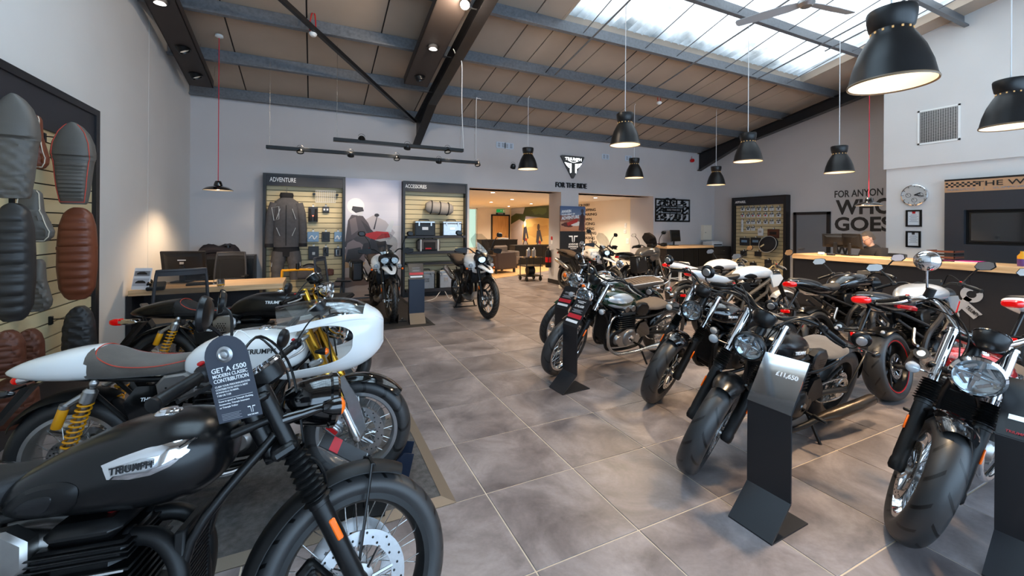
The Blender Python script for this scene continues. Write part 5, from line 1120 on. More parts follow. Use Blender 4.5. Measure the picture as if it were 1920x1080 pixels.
# suspended lighting tracks with adjustable heads
def track(a, b, heads, label, tgt, hang):
    a, b = Vector(a), Vector(b); d = (b - a).normalized(); t = thing('lighting_track', label, 'track light', a, group='suspended lighting tracks')
    ang = math.atan2(d.y, d.x); t.rotation_euler = (0, 0, ang); L_ = (b - a).length
    m = MB(); m.rbox((L_ / 2, 0, 0), (L_, .10, .055), .004); m.obj('track_bar', black_m, t)
    for h in hang:
        m = MB(); m.tube([(h, 0, .02), (h, 0, roof(a.y) - a.z - .1)], .0025, 5); m.obj('suspension_wire', steel_m, t)
    for i, (h, up) in enumerate(heads):
        m = MB(); c = Vector((h, -.0, .035 if up else -.02)); dr = Vector((0, .5 if i % 2 else -.35, -.8)).normalized()
        m.lathe([(0, -.055), (.04, -.05), (.056, -.02), (.058, .035), (.05, .04), (.046, .02), (0, .015)], c, dr, 20); hd = m.obj('spot_head', black_m, t)
        m = MB(); m.lathe([(0, .022), (.044, .022)], c, dr, 18); m.obj('spot_lens', cool_bulb if i % 2 else shade_in, hd)
        m = MB(); m.tube([c + Vector((.05 * math.cos(q), 0, .05 + .045 * math.sin(q))) for q in [k * PI / 8 for k in range(9)]], .003, 5); m.obj('spot_yoke', black_m, hd)
    return t
yk = 8.05
a_, b_ = at_y(499, 276, 7.9), at_y(894, 305, 7.9)
track((a_.x, 7.9, (a_.z + b_.z) / 2), (b_.x, 7.9, (a_.z + b_.z) / 2), [(.40 * k * 2 + .5, False) for k in range(6)], 'longer lower black lighting track above the adventure display', None, (.05, b_.x - a_.x - .05))
a2, b2 = at_y(625, 261, 7.1), at_y(868, 283, 7.1)
track((a2.x, 7.1, (a2.z + b2.z) / 2), (b2.x, 7.1, (a2.z + b2.z) / 2), [(.42, True), (1.15, False), (1.85, False)], 'shorter upper black lighting track below the central rafter', None, (.05, b2.x - a2.x - .05))
for x_, ty in ((-.3, 9.0), (.4, 9.05), (1.15, 9.15), (2.2, 9.1), (2.9, 9.05)): spot('track_spot', (x_ + .2, 7.8, 3.02), (x_, ty, 1.5), 60, WARM2, 62, .8, .04)
# sloping light boxes hung below the purlins
def lightbox(p0, p1, wdt, lamps, label, wires):
    p0, p1 = Vector(p0), Vector(p1); t = thing('light_box', label, 'light', p0, group='sloping black light boxes'); d = (p1 - p0); L_ = d.length; dn = d.normalized()
    t.rotation_euler = (math.atan2(dn.z, dn.y), 0, 0)
    m = MB(); m.b2((-wdt / 2, 0, 0), (wdt / 2, L_, .012)); m.b2((-wdt / 2, 0, -.0), (-wdt / 2 + .012, L_, .13)); m.b2((wdt / 2 - .012, 0, 0), (wdt / 2, L_, .13)); m.b2((-wdt / 2, 0, 0), (wdt / 2, .012, .13)); m.b2((-wdt / 2, L_ - .012, 0), (wdt / 2, L_, .13)); bx = m.obj('box', mat_get('lightbox_brown'), t, smooth=0)
    m = MB()
    for s in (-1, 1): m.b2((s * wdt / 2 - .02, -.01, -.02), (s * wdt / 2 + .02, L_ + .01, .0))
    for i, (f_, tilt) in enumerate(lamps):
        m = MB(); c = Vector((0, L_ * f_, -.006)); dr = Vector((tilt, .25, -1)).normalized()
        m.lathe([(.085, -.002), (.095, 0), (.095, .006), (.075, .006)], c, (0, 0, -1), 28, close=True); rg = m.obj('lamp_ring', black_m, t)
        m = MB(); m.lathe([(.07, -.05), (.078, .0), (.078, .045), (.066, .05), (.06, .02), (.03, -.01), (0, -.015)], c + Vector((0, 0, .0)), dr, 24); m.obj('lamp_head', black_m, rg) if tilt else None
        m = MB(); m.lathe([(.062, .03), (.045, .012), (0, .0)], c, dr, 24); m.obj('lamp_reflector', mat_get('lamp_face') if tilt == 0 else shade_in, rg)
        if tilt == 9: pass
    for w_ in wires:
        m = MB(); m.tube([(w_[0], L_ * w_[1], .13), (w_[0] + .0, L_ * w_[1] + .02, .32)], .003 if w_[2] else .009, 6); m.obj('suspension_wire' if w_[2] else 'flex', steel_m if w_[2] else flex_m, t)
    return t
mat('lightbox_brown', sr(54, 46, 43), .55); mat('lamp_face', (.9, .9, .9), .4, emit=(1, .95, .88), es=1.6)
def on_plane(px, py, off): # point on a plane parallel to the roof, off below it
    d = ray(px, py); k = (EAVE + SLOPE * YB - off - CAM_H) / (d.z + SLOPE * d.y); return d * k + Vector((0, 0, CAM_H))
c1, c2 = on_plane(355, 160, .36), on_plane(400, 165, .36); c3 = on_plane(244, 0, .36)
xm = (c1.x + c2.x) / 2; y1_ = (c1.y + c2.y) / 2
lightbox((xm, 3.0, roof(3.0) - .36), (xm, y1_, roof(y1_) - .36), c2.x - c1.x, [(.45, .0), (.62, .0), (.80, .5), (.93, .5)], 'sloping brown light box along the left wall', [(.12, .86, True), (.10, .9, False), (.2, .97, True)])
d1, d2 = on_plane(757, 158, .42), on_plane(802, 163, .42); xm2 = (d1.x + d2.x) / 2; y2_ = (d1.y + d2.y) / 2
lb = lightbox((xm2, 3.2, roof(3.2) - .42), (xm2, y2_, roof(y2_) - .42), d2.x - d1.x, [(.35, .0), (.72, .0), (.93, .5)], 'sloping brown light box beside the central rafter with the dazzling lamp', [(-.1, .9, True), (-.05, .8, False)])
p_ = on_plane(872, 8, .46)
t = thing('spotlight', 'dazzling spotlight beside the central light box at the top', 'spotlight', p_)
m = MB(); m.lathe([(0, -.09), (.05, -.085), (.065, -.03), (.065, .03), (.058, .03), (.05, 0)], (0, 0, 0), (-.3, -.55, -.7), 20); m.obj('lamp_head', black_m, t)
m = MB(); m.ell((0, 0, 0), .045, 14, 10); m.obj('bulb', mat('dazzling_bulb', (1, 1, 1), .5, emit=(1, .9, .75), es=90), t)
m = MB(); m.tube([(.02, .03, .04), (.04, .06, .30)], .01, 8); m.obj('bracket', black_m, t)
l = bpy.data.lights.new('spotlight_light', 'POINT'); l.energy = 60; l.color = WARM2; l.shadow_soft_size = .06; o = bpy.data.objects.new('spotlight_light', l); COL.objects.link(o); o.parent = t; o.location = (-.06, -.10, -.12)
# white flex drooping from the central rafter
m = MB(); q0 = at_d(850, 92, 6.6); m.tube(spl([q0, at_d(858, 108, 6.6), at_d(866, 120, 6.7), at_d(866, 200, 7.0), at_y(869, 278, 7.1)], 6), .008, 6); tag(m.obj('power_flex', flex_m), 'white flex dropping from the central rafter to the track', 'cable')
m = MB(); m.tube(spl([at_d(902, 186, 7.9), at_d(896, 185, 7.8), at_d(893, 195, 7.8), at_y(893, 300, 7.9)], 6), .006, 6); tag(m.obj('power_flex', flex_m), 'thin hooked flex dropping to the right track end', 'cable')
# smoke detectors on red cable
def detector(px, py, D, label, drop):
    p = on_plane(px, py, .30); drop = .28; t = thing('smoke_detector', label, 'smoke detector', p, group='smoke detectors on red cable')
    m = MB(); m.lathe([(0, -.035), (.03, -.033), (.05, -.012), (.055, .01), (.04, .03), (0, .032)], n=20); m.obj('sensor', white_m, t)
    m = MB(); m.tube(spl([(-.02, 0, .02), (-.045, 0, .08), (-.02, 0, drop), (.02, 0, drop + .01), (.035, 0, .08), (.02, 0, .02)], 5), .008, 6); m.obj('red_cable', red_m, t)
detector(587, 64, 6.6, 'white smoke detector on red cable above the left track', .17); detector(1236, 193, 6.9, 'white smoke detector on red cable beneath the middle purlin', .13)
p_ = at_y(1298, 301, YB - .06); t = thing('fire_sounder', 'small red fire sounder high on the back wall beside the rafter end', 'alarm', p_); m = MB(); m.lathe([(0, -.05), (.05, -.045), (.06, .0), (.05, .04), (0, .045)], axis=(0, 1, 0), n=20); m.obj('sounder', red_m, t); m = MB(); m.tube([(0, .04, .05), (.02, .03, .13)], .006, 6); m.obj('red_cable', red_m, t); m = MB(); m.rbox((0, .035, 0), (.07, .03, .07), .008); m.obj('back_box', red_m, t)
# ceiling fan
p_ = at_d(1512, 6, 5.2); t = thing('ceiling_fan', 'grey three-bladed ceiling fan below the roof light', 'fan', p_)
m = MB(); m.lathe([(0, -.05), (.06, -.045), (.095, -.01), (.095, .03), (.06, .06), (0, .06)], n=24); m.obj('motor', alu_m, t); m = MB(); m.cyl((0, 0, .05), (0, 0, roof(p_.y) - p_.z - .02), .013, 10); m.obj('drop_rod', alu_m, t)
for a in (-8, 112, 232):
    m = MB(); R_ = Matrix.Rotation(math.radians(a), 3, 'Z'); sec = []
    for r_, w_ in ((.08, .05), (.2, .07), (.5, .075), (.78, .06), (.80, .03)): sec.append([R_ @ Vector((r_, s1 * w_, s1 * w_ * .25 + s2 * .004)) for s1, s2 in ((-1, -1), (1, -1), (1, 1), (-1, 1))])
    m.loft(sec); m.obj('fan_blade', mat_get('fan_grey'), t) if 'fan_grey' in MATS else m.obj('fan_blade', mat('fan_grey', sr(170, 172, 175), .45), t)
# illuminated triangular sign and lettering
A_, B_, C_ = at_y(1049, 291, YB), at_y(1094, 294, YB), at_y(1072, 336, YB)
t = thing('shield_sign', 'black illuminated triangular shield sign above the pillar', 'sign', (C_.x, YB, C_.z))
pol = [(A_.x - C_.x, A_.z - C_.z), (B_.x - C_.x, A_.z - C_.z), (.03, 0), (-.03, 0)]
rp = []
n_ = 3
T1, T2, T3 = Vector((A_.x - C_.x, 0, A_.z - C_.z)), Vector((B_.x - C_.x, 0, A_.z - C_.z)), Vector((0, 0, -.01))
for P0, P1, P2 in ((T1, T2, T3), (T2, T3, T1), (T3, T1, T2)):
    a = P0 + (P2 - P0).normalized() * .05; b = P0 + (P1 - P0).normalized() * .05
    for k in range(5): u = k / 4; q = a * (1 - u) ** 2 + P0 * 2 * u * (1 - u) + b * u * u; rp.append((q.x, q.z))
m = MB(); m.prism(rp, lambda x, y, t_: (x, t_, y), -.07, 0); m.obj('shield', gloss_m, t)
glow_w = mat('sign_glow', (1, 1, 1), .5, emit=(.92, .97, 1), es=3.2)
W_ = B_.x - A_.x; Hh = A_.z - C_.z
text_fit('TRIUMPH', glow_w, (-W_ * .34, -.072, Hh * .80), (1, 0, 0), (0, 0, 1), W_ * .68, Hh * .12, t, bold=.008)
m = MB(); m.tube(spl([(-W_ * .2, -.073, Hh * .79), (0, -.073, Hh * .72), (W_ * .2, -.073, Hh * .79)], 6), .007, 6); m.obj('underline_arc', glow_w, t)
for s in (-1, 1):
    m = MB(); m.prism([(s * .06, Hh * .66), (s * .12, Hh * .66), (s * .095, Hh * .25), (s * .06, Hh * .28)], lambda x, y, t_: (x, t_, y), -.076, -.070); m.obj('sign_bar', glow_w, t)
    for y0, y1, x1 in ((.66, .70, .27), (.58, .66, .25), (.50, .60, .22)):
        m = MB(); m.prism([(s * .13, Hh * y0 - .0), (s * x1, Hh * y1), (s * (x1 - .012), Hh * (y1 - .035)), (s * .13, Hh * (y0 - .03))], lambda x, y, t_: (x, t_, y), -.076, -.070); m.obj('sign_ray', glow_w, t)
l0, l1 = at_y(1041, 351, YB), at_y(1099, 352, YB)
t = thing('raised_lettering', 'black raised letters reading FOR THE RIDE under the shield sign', 'lettering', (l0.x, YB, l0.z)); text_fit('FOR THE RIDE', letter_k, (0, -.001, 0), (1, 0, 0), (0, 0, 1), l1.x - l0.x, .135, t, bold=.010, ext=.02)
for i, (px, py) in enumerate(((939, 272), (954, 274), (1135, 294), (1178, 297))):
    p_ = at_y(px, py, YB); t = thing('vent_grille', ('leftmost pale square wall grille on the back wall', 'pale wall grille half hidden behind a pendant, left of the sign', 'pale square wall grille just right of the triangular sign', 'pale wall grille half hidden behind a pendant, right of the sign')[i], 'vent', p_)
    m = MB(); m.rbox((0, -.008, 0), (.25, .016, .15), .004); m.obj('grille_frame', mat_get('grille_pale') if 'grille_pale' in MATS else mat('grille_pale', sr(196, 208, 222), .6), t)
    for s in (-1, 1):
        for k in range(4): m = MB(); m.box((s * .055, -.017, -.04 + .027 * k), (.07, .004, .012)); m.obj('louvre', galv_m, t, smooth=0)
# ================================================================== slatwall displays
def slatwall(name, label, o, xd, w, z0, z1, title=None, header=.24, depth=.22, fr=.05, pitch=.105, hw=None, titlepos=.05, tsize=(.42, .075)):
    """o: left end on the wall (floor level), xd: unit vector along the wall; the unit comes forward along xd x z"""
    t = thing(name, label, 'display unit', o); xd = Vector(xd); n = Vector((xd.y, -xd.x, 0)); t.rotation_euler = (0, 0, math.atan2(xd.y, xd.x))
    # local: x along, -y forward, z up
    m = MB(); m.b2((0, -depth, 0), (fr, 0, z1)); m.obj('side_panel', frame_m, t, smooth=0); m = MB(); m.b2((w - fr, -depth, 0), (w, 0, z1)); m.obj('side_panel', frame_m, t, smooth=0)
    m = MB(); m.b2((fr, -depth, z1 - fr * .8), (w - fr, 0, z1)); m.obj('top_panel', frame_m, t, smooth=0)
    m = MB(); m.b2((fr, -depth + .015, z1 - fr * .8 - header), (w - fr, -depth + .035, z1 - fr * .8)); hd = m.obj('header_board', navy_m, t, smooth=0)
    if title: text_fit(title, letter_w, (fr + titlepos, -depth + .014, z1 - fr * .8 - header * .62), (1, 0, 0), (0, 0, 1), tsize[0], tsize[1], hd, bold=.006)
    m = MB(); m.b2((fr, -.07, z0), (w - fr, -.05, z1 - fr)); bk = m.obj('backing_board', groove_m, t, smooth=0)
    top = z1 - fr * .8 - header + .02; k = 0; z = z0
    sm = MB(); sm.b2((fr, -.088, 0), (w - fr, -.07, pitch - .011)); sme = sm.mesh('slat', slat_m, 0)
    while z + pitch < top + .05:
        o_ = place(sme, 'slat', bk); o_.location = (0, 0, z); z += pitch
    m = MB(); m.b2((fr, -depth * .9, 0), (w - fr, 0, z0)); m.obj('plinth', frame_m, t, smooth=0)
    return t
# along the left wall (runs towards the camera: xd = -Y so that it faces +X)
LW_Y = 5.44
slatwall('slatwall', 'beige slatwall with dark frame hung with motorcycle seats on the left wall', (XL, LW_Y - 2.6, 0), (0, 1, 0), 2.6, .30, 2.655, None, .30, .12, .075, .112)
slatwall('slatwall', 'black framed slatwall headed ADVENTURE with riding suit', (-.852, YB, 0), (1, 0, 0), 1.44, .12, 2.52, 'ADVENTURE', .19, .26, .05, .105, titlepos=.06, tsize=(.44, .085))
slatwall('slatwall', 'black framed slatwall headed ACCESSORIES with luggage shelves', (1.745, YB, 0), (1, 0, 0), 1.445, .12, 2.505, 'ACCESSORIES', .19, .26, .04, .105, titlepos=.0, tsize=(.46, .08))
slatwall('slatwall', 'black framed slatwall headed APPAREL full of small packets', (XR, 8.53, 0), (0, -1, 0), 1.61, .12, 2.44, 'APPAREL', .19, .20, .07, .105, titlepos=.04, tsize=(.34, .07))
# ------------------------------------------------------------------ motorcycle seats hung on the left wall
sbrown = mat('leather_brown', sr(112, 58, 36), .42, bump=.12, bs=150); sblack = mat('leather_black', sr(46, 43, 42), .45, bump=.12, bs=150); sgrey = mat('leather_grey', sr(92, 86, 80), .5, bump=.12, bs=150); sdbrown = mat('leather_dark_brown', sr(92, 50, 34), .5, bump=.12, bs=150)
pipe_w = mat('cream_piping', sr(214, 200, 180), .6)
def hung_seat(px, y0, y1, wpx, shape, m_, label, pattern=None, pat0=0., pat1=1., X=-1.74, piping=None, yaw=-18, strap=False, cowl=None):
    """seat hanging on a hook, seen between picture rows y0 and y1"""
    c = at_x(px, (y0 + y1) / 2, X); D = (c - Vector((0, 0, CAM_H))).dot(AX_F); H_ = (y1 - y0) * D / FPX; W_ = wpx * D / FPX
    t = thing('replacement_saddle', label, 'saddle', (c.x, c.y, c.z - H_ / 2), group='replacement seats on the left slatwall')
    d = Vector((0, 0, 0)) - Vector((c.x, c.y, 0)); t.rotation_euler = (0, 0, math.atan2(d.y, d.x) + PI / 2 + math.radians(yaw))
    # local: x across, -y towards the viewer, z up
    outl = {'dual': [(0, .42), (.03, .62), (.12, .88), (.35, 1), (.6, .98), (.8, .9), (.93, .7), (.98, .45), (1, .2)], 'drop': [(0, .5), (.02, .72), (.1, .95), (.2, 1), (.4, .78), (.6, .55), (.8, .5), (.92, .46), (.98, .32), (1, .15)],
            'cowl': [(0, .55), (.02, .64), (.2, .78), (.5, .92), (.56, .98), (.62, 1), (.75, .92), (.88, .68), (.96, .38), (1, .12)], 'round': [(0, .85), (.05, .95), (.4, 1), (.7, .95), (.88, .75), (.96, .5), (1, .25)]}[shape]
    def ring(tt, n=30, scale=1., rows=44):
        hw = lerp_table(outl, tt)[0] * W_ / 2 * scale; dep = (.075 if shape != 'drop' else .055) * (.35 + .65 * min(1, 3.5 * tt * (1 - tt) + .25)) ; r = []
        if shape == 'cowl' and tt > .58: dep *= 1.25
        for i in range(n):
            a = 2 * PI * i / n; cx, sy = math.cos(a), math.sin(a); x_ = hw * math.copysign(abs(cx) ** .75, cx); y_ = -dep * (sy ** .7 if sy > 0 else 0) + (.03 * (-sy) ** .6 if sy < 0 else 0)
            if pattern and sy > .2 and pat0 <= tt <= pat1:
                u = (tt - pat0) / (pat1 - pat0)
                if pattern == 'rib': y_ -= .016 * abs(math.sin(u * PI * 10)) ** .6 * (1 if abs(cx) < .8 else 0)
                elif pattern == 'vrib': y_ -= .012 * abs(math.sin(x_ / W_ * PI * 7)) ** .6
                elif pattern == 'quilt': q = x_ / .045; v = u * H_ * (pat1 - pat0) / .075; y_ -= .016 * (abs(math.sin(PI * (q + v) / 1.)) * abs(math.sin(PI * (q - v)))) ** .5
            r.append(Vector((x_, y_, tt * H_)))
        return r
    N = 64; m = MB(); m.loft([ring(i / N) for i in range(N + 1)])
    if cowl is None: m.obj('seat_pad', m_, t, 50)
    else:
        k = int(N * .57); m = MB(); m.loft([ring(i / N) for i in range(k + 1)]); m.obj('seat_pad', m_, t, 50); m = MB(); m.loft([ring(i / N, scale=1.03) for i in range(k, N + 1)]); m.obj('seat_cowl', cowl, t, 50)
    m = MB()
    if piping is not None:
        ed = [ring(i / 40) for i in range(1, 40)]; m.tube([r[3] + Vector((0, -.004, 0)) for r in ed], .0035, 5); m.tube([r[12] + Vector((0, -.004, 0)) for r in ed], .0035, 5); m.tube(ed[0][3:13], .0035, 5); m.obj('piping', piping, t)
    if strap: m = MB(); r = [p + Vector((0, -.004, 0)) for p in ring(.56, scale=1.02)[:16]]; m.loft([[p + Vector((0, 0, -.012)) for p in r] + [p + Vector((0, .004, -.012)) for p in reversed(r)], [p + Vector((0, 0, .012)) for p in r] + [p + Vector((0, .004, .012)) for p in reversed(r)]]); m.obj('strap', m_, t)
    m = MB(); wl = Vector((XL + .09 - c.x, 0, 0)); Ri = Matrix.Rotation(-t.rotation_euler.z, 3, 'Z'); e = Ri @ wl
    m.tube([(0, .01, H_ * .8), (e.x, e.y, H_ * .8 + .01)], .005, 6); m.rbox((e.x, e.y, H_ * .8), (.035, .035, .07), .004, Ri); m.obj('wall_hook', black_m, t)
hung_seat(28, 178, 372, 66, 'cowl', sgrey, 'large grey quilted seat with smooth grey cowl at the top left', 'quilt', 0, .57, cowl=sgrey, piping=None)
hung_seat(66, 216, 316, 38, 'drop', sbrown, 'small brown ribbed solo seat behind the grey quilted seat', 'vrib', 0, .6, piping=pipe_w, X=-1.82)
hung_seat(139, 231, 383, 60, 'cowl', sgrey, 'grey cowled seat with red stitching at the slatwall edge', 'rib', .05, .5, cowl=sgrey, piping=mat_get('stitch_red'), strap=True)
hung_seat(58, 355, 454, 64, 'drop', sgrey, 'dark teardrop solo seat with white piping, mid wall', 'vrib', 0, .6, piping=pipe_w, X=-1.82)
hung_seat(26, 381, 601, 58, 'dual', sblack, 'long black ribbed dual seat at the far left', 'rib', .04, .93, strap=True)
hung_seat(146, 389, 561, 56, 'dual', sbrown, 'long brown ribbed dual seat at the slatwall edge', 'rib', .06, .92, strap=True)
hung_seat(72, 486, 583, 38, 'drop', sgrey, 'small dark quilted teardrop seat, lower middle', 'quilt', 0, .6, X=-1.82)
hung_seat(150, 574, 690, 46, 'round', sblack, 'black quilted seat just above the white cafe racer tail', 'quilt', .0, 1.)
hung_seat(14, 620, 705, 48, 'round', sdbrown, 'brown quilted seat at the left edge above the white tail', 'quilt', 0, 1.)
hung_seat(56, 617, 700, 40, 'round', sdbrown, 'narrow brown quilted seat beside the leftmost brown one', 'quilt', 0, 1., X=-1.85)
hung_seat(28, 706, 800, 66, 'round', sdbrown, 'lowest brown quilted seat behind the cafe racer wheel', 'quilt', 0, 1.)
# ------------------------------------------------------------------ mats on the floor
carpet = mat('mat_charcoal', sr(78, 76, 75), .95, var=.35, vs=30, bump=.8, bs=120); edge_m = mat('mat_edge_metal', sr(120, 108, 94), .4, .3); edge_d = mat('mat_edge_dark', sr(52, 48, 45), .5)
def floor_mat(x0, y0, x1, y1, label, em, cm):
    t = thing('floor_mat', label, 'floor mat', (x0, y0, 0)); w, d, b = x1 - x0, y1 - y0, .07
    m = MB(); m.b2((b, b, 0), (w - b, d - b, .014)); m.obj('carpet', cm, t, smooth=0)
    for P in ([(0, 0), (w, 0), (w - b, b), (b, b)], [(w, 0), (w, d), (w - b, d - b), (w - b, b)], [(w, d), (0, d), (b, d - b), (w - b, d - b)], [(0, d), (0, 0), (b, b), (b, d - b)]):
        m = MB(); m.add([(P[0][0], P[0][1], 0), (P[1][0], P[1][1], 0), (P[2][0], P[2][1], .0), (P[3][0], P[3][1], .0), (P[0][0], P[0][1], .003), (P[1][0], P[1][1], .003), (P[2][0], P[2][1], .017), (P[3][0], P[3][1], .017)], [(0, 3, 2, 1), (4, 5, 6, 7), (0, 1, 5, 4), (1, 2, 6, 5), (2, 3, 7, 6), (3, 0, 4, 7)]); m.obj('edge_strip', em, t, smooth=0)
floor_mat(-1.75, 2.235, .735, 3.46, 'charcoal carpet mat with metal edging under the white cafe racer', edge_m, carpet)
floor_mat(.20, 6.35, 1.73, 8.95, 'black rubber mat under the adventure bike and its price stand', edge_d, mat('mat_black', sr(44, 40, 38), .6, var=.2, vs=6, bump=.2, bs=80))
# wheel chock of the white cafe racer
def chock(x, y, h, label, wide=.15):
    t = thing('wheel_chock', label, 'wheel stand', (x, y, 0), math.radians(h))
    for s in (-1, 1): m = MB(); m.prism([(-.30, .0), (.30, .0), (.33, .14), (.27, .15), (.20, .085), (-.20, .085), (-.27, .15), (-.33, .14)], lambda a, b, q: (a, s * wide / 2 + q, b + .015), -.004, .004); m.obj('cheek_plate', mat_get('chock_navy') if 'chock_navy' in MATS else mat('chock_navy', sr(24, 34, 52), .35), t)
    m = MB(); m.box((0, 0, .02), (.5, wide, .008)); m.obj('base_plate', black_m, t, smooth=0); return t
chock(.262, 2.70, -13, 'dark blue wheel chock holding the white cafe racer')
# front wheel clamp under the first adventure bike
t = thing('wheel_clamp', 'black wheel clamp with steel bolts on the rubber mat', 'wheel stand', (1.141, 6.84, .014), math.radians(-88))
for s in (-1, 1):
    m = MB(); m.prism([(-.16, 0), (.20, 0), (.24, .15), (.18, .13), (.08, .06), (-.16, .04)], lambda a, b, q: (a, s * .062 + q, b), -.003, .003); m.obj('cheek_plate', black_m, t)
    m = MB(); m.box((.08, s * .14, .006), (.10, .16, .01)); m.obj('foot_plate', black_m, t, smooth=0); m = MB(); m.cyl((.08, s * .16, .01), (.08, s * .16, .055), .012, 8); m.cyl((.08, s * .16, .03), (.08, s * .16, .042), .024, 6); m.obj('bolt', steel_m, t)
# ------------------------------------------------------------------ price stands
mat('letter_dim', sr(140, 142, 148), .6); redc = mat('card_red', sr(196, 40, 52), .4); cardb = mat('card_black', sr(30, 30, 32), .35); mirror_plate = mat('stand_acrylic', (.80, .83, .86), .05, .95)
stand_m = mat('stand_graphite', sr(36, 36, 39), .42, .15)
def price_stand(x, y, heading, label, plate='card', h=.98, w=.25, price=None, foot_m=None, fat=False):
    """heading: direction the reader stands in; local -y faces the reader"""
    t = thing('price_stand', label, 'display stand', (x, y, 0), math.radians(heading) + PI / 2, group='price stands'); d = .05 if not fat else .16
    m = MB(); hp = h - .24
    prof = [(-.15, 0), (-.15, .006), (.15, .006), (.15, 0)]
    m.b2((-w / 2, -.18, 0), (w / 2, .14, .007)); m.obj('base_plate', foot_m or stand_m, t, smooth=0)
    m = MB(); a, b = (-.18, .007), (-.02, .155); th = .008
    m.add([(-w/2, a[0], a[1]), (w/2, a[0], a[1]), (w/2, b[0], b[1]), (-w/2, b[0], b[1]), (-w/2, a[0] + th * 1.6, a[1]), (w/2, a[0] + th * 1.6, a[1]), (w/2, b[0] + th, b[1] - .004), (-w/2, b[0] + th, b[1] - .004)], [(0, 3, 2, 1), (4, 5, 6, 7), (0, 1, 5, 4), (1, 2, 6, 5), (2, 3, 7, 6), (3, 0, 4, 7)]); m.obj('toe_plate', foot_m or stand_m, t, smooth=0)
    m = MB(); m.b2((-w/2, -.02, .155), (w/2, -.02 + th, hp)); m.obj('upright', stand_m if not fat else mat_get('chock_navy'), t, smooth=0)
    if fat: m = MB(); m.b2((-w/2, -.012, .03), (w/2, .10, hp)); m.obj('column', mat_get('chock_navy'), t, smooth=0)
    A, Bp = Vector((0, -.02, hp)), Vector((0, .15, hp + .24)); n = Vector((0, -(Bp.z - A.z), Bp.y - A.y)).normalized(); up = (Bp - A).normalized(); L_ = (Bp - A).length
    def pl(x0, x1, v0, v1, o, mm, nm, par, thk=.002):
        m = MB(); P = [A + Vector((xx, 0, 0)) + up * (v * L_) for xx, v in ((x0, v0), (x1, v0), (x1, v1), (x0, v1))]; m.add([p + n * o for p in P] + [p + n * (o + thk) for p in P], [(0, 3, 2, 1), (4, 5, 6, 7), (0, 1, 5, 4), (1, 2, 6, 5), (2, 3, 7, 6), (3, 0, 4, 7)]); return m.obj(nm, mm, par, smooth=0)
    bp = pl(-w/2, w/2, 0, 1, -.008, stand_m, 'reading_plate', t, .008)
    T_ = lambda s_, v, hh, ww, x0=None, mm=letter_w: text_fit(s_, mm, A + Vector((-ww / 2 if x0 is None else x0, 0, 0)) + up * (v * L_) + n * .0055, (1, 0, 0), up, ww, hh, bp, bold=.01, ext=.0006)
    if plate == 'card':
        pl(-w/2 + .008, w/2 - .008, .05, .98, .0, cardb, 'price_card', bp); pl(-w/2 + .012, w/2 - .012, .28, .42, .002, redc, 'red_band', bp); pl(-w/2 + .02, w/2 - .03, .12, .21, .002, letter_w, 'finance_band', bp)
        if price == '£10,650': T_('BONNEVILLE', .88, .010, .12); T_('BOBBER', .83, .010, .08)
        if price: T_(price, .66, .03, .13)
        for v, x_ in ((.57, .07), (.53, .05), (.49, .07)) + (() if price else ((.72, .06), (.68, .06))): pl(-x_, x_, v, v + .022, .002, mat_get('letter_dim'), 'print_line', bp, .0005)
    elif plate == 'mirror':
        pl(-w/2, w/2, .0, 1., .0, cardb, 'price_card', bp); pl(-w/2, w/2, .0, 1., .003, mirror_plate, 'acrylic_cover', bp, .003)
        text_fit(price or '', letter_w, A + Vector((-.02, 0, 0)) + up * (.60 * L_) + n * .008, (1, 0, 0), up, .11, .03, bp, bold=.01, ext=.0006)
    elif plate == 'plain':
        pl(-w/2 + .004, w/2 - .004, .02, .99, .0, cardb, 'price_card', bp); pl(-w/2 + .03, w/2 - .02, .30, .38, .002, steel_m, 'finance_band', bp); T_('TRIUMPH', .08, .012, .07, -w/2 + .03, redc)
        for k in range(6): pl(-.02, .09 - .02 * (k % 2), .90 - .06 * k, .915 - .06 * k, .002, letter_w, 'print_line', bp, .0005)
    return t
mat('chock_navy', sr(24, 34, 52), .35) if 'chock_navy' not in MATS else None
c_ = (at_z(1440, 1020) + at_z(1370, 968)) / 2
price_stand(2.205, 1.40, 182, 'graphite price stand with mirror-like cover before the matt bobber', 'mirror', .84, .23, '£11,650')
price_stand(2.25, 3.36, 184, 'graphite price stand with black and red card before the green bobber', 'card', .84, .22, '£10,650')
price_stand(2.62, 4.10, 190, 'farther graphite price stand half hidden behind the green bobber', 'card', .84, .22)
price_stand(2.90, .66, 182, 'graphite price stand cut off at the right edge', 'plain', .84, .23)
price_stand(1.50, 6.64, -94, 'navy price column with red band on the rubber mat', 'card', .93, .24, None, edge_m, True)
# sloping plate on a post by the white cafe racer's wheel
p_ = Vector((.262, 2.40, .015)); t = thing('price_stand', 'slim post with sloping silver edged card before the white cafe racer wheel', 'display stand', p_, math.radians(75), group='price stands')
m = MB(); m.b2((-.02, -.004, .0), (.02, .004, .24)); m.obj('post', black_m, t, smooth=0); m = MB(); m.b2((-.10, -.12, 0), (.10, .12, .006)); m.obj('base_plate', black_m, t, smooth=0)
R_ = Matrix.Rotation(math.radians(32), 3, 'X'); m = MB(); m.box((0, .11, .315), (.15, .27, .008), R_); pl_ = m.obj('reading_plate', steel_m, t, smooth=0); m = MB(); m.box(Vector((0, .11, .315)) + R_ @ Vector((0, 0, .006)), (.14, .26, .003), R_); m.obj('price_card', cardb, pl_, smooth=0); m = MB(); m.box(Vector((0, .11, .315)) + R_ @ Vector((0, .05, .009)), (.14, .05, .002), R_); m.obj('red_band', redc, pl_, smooth=0)
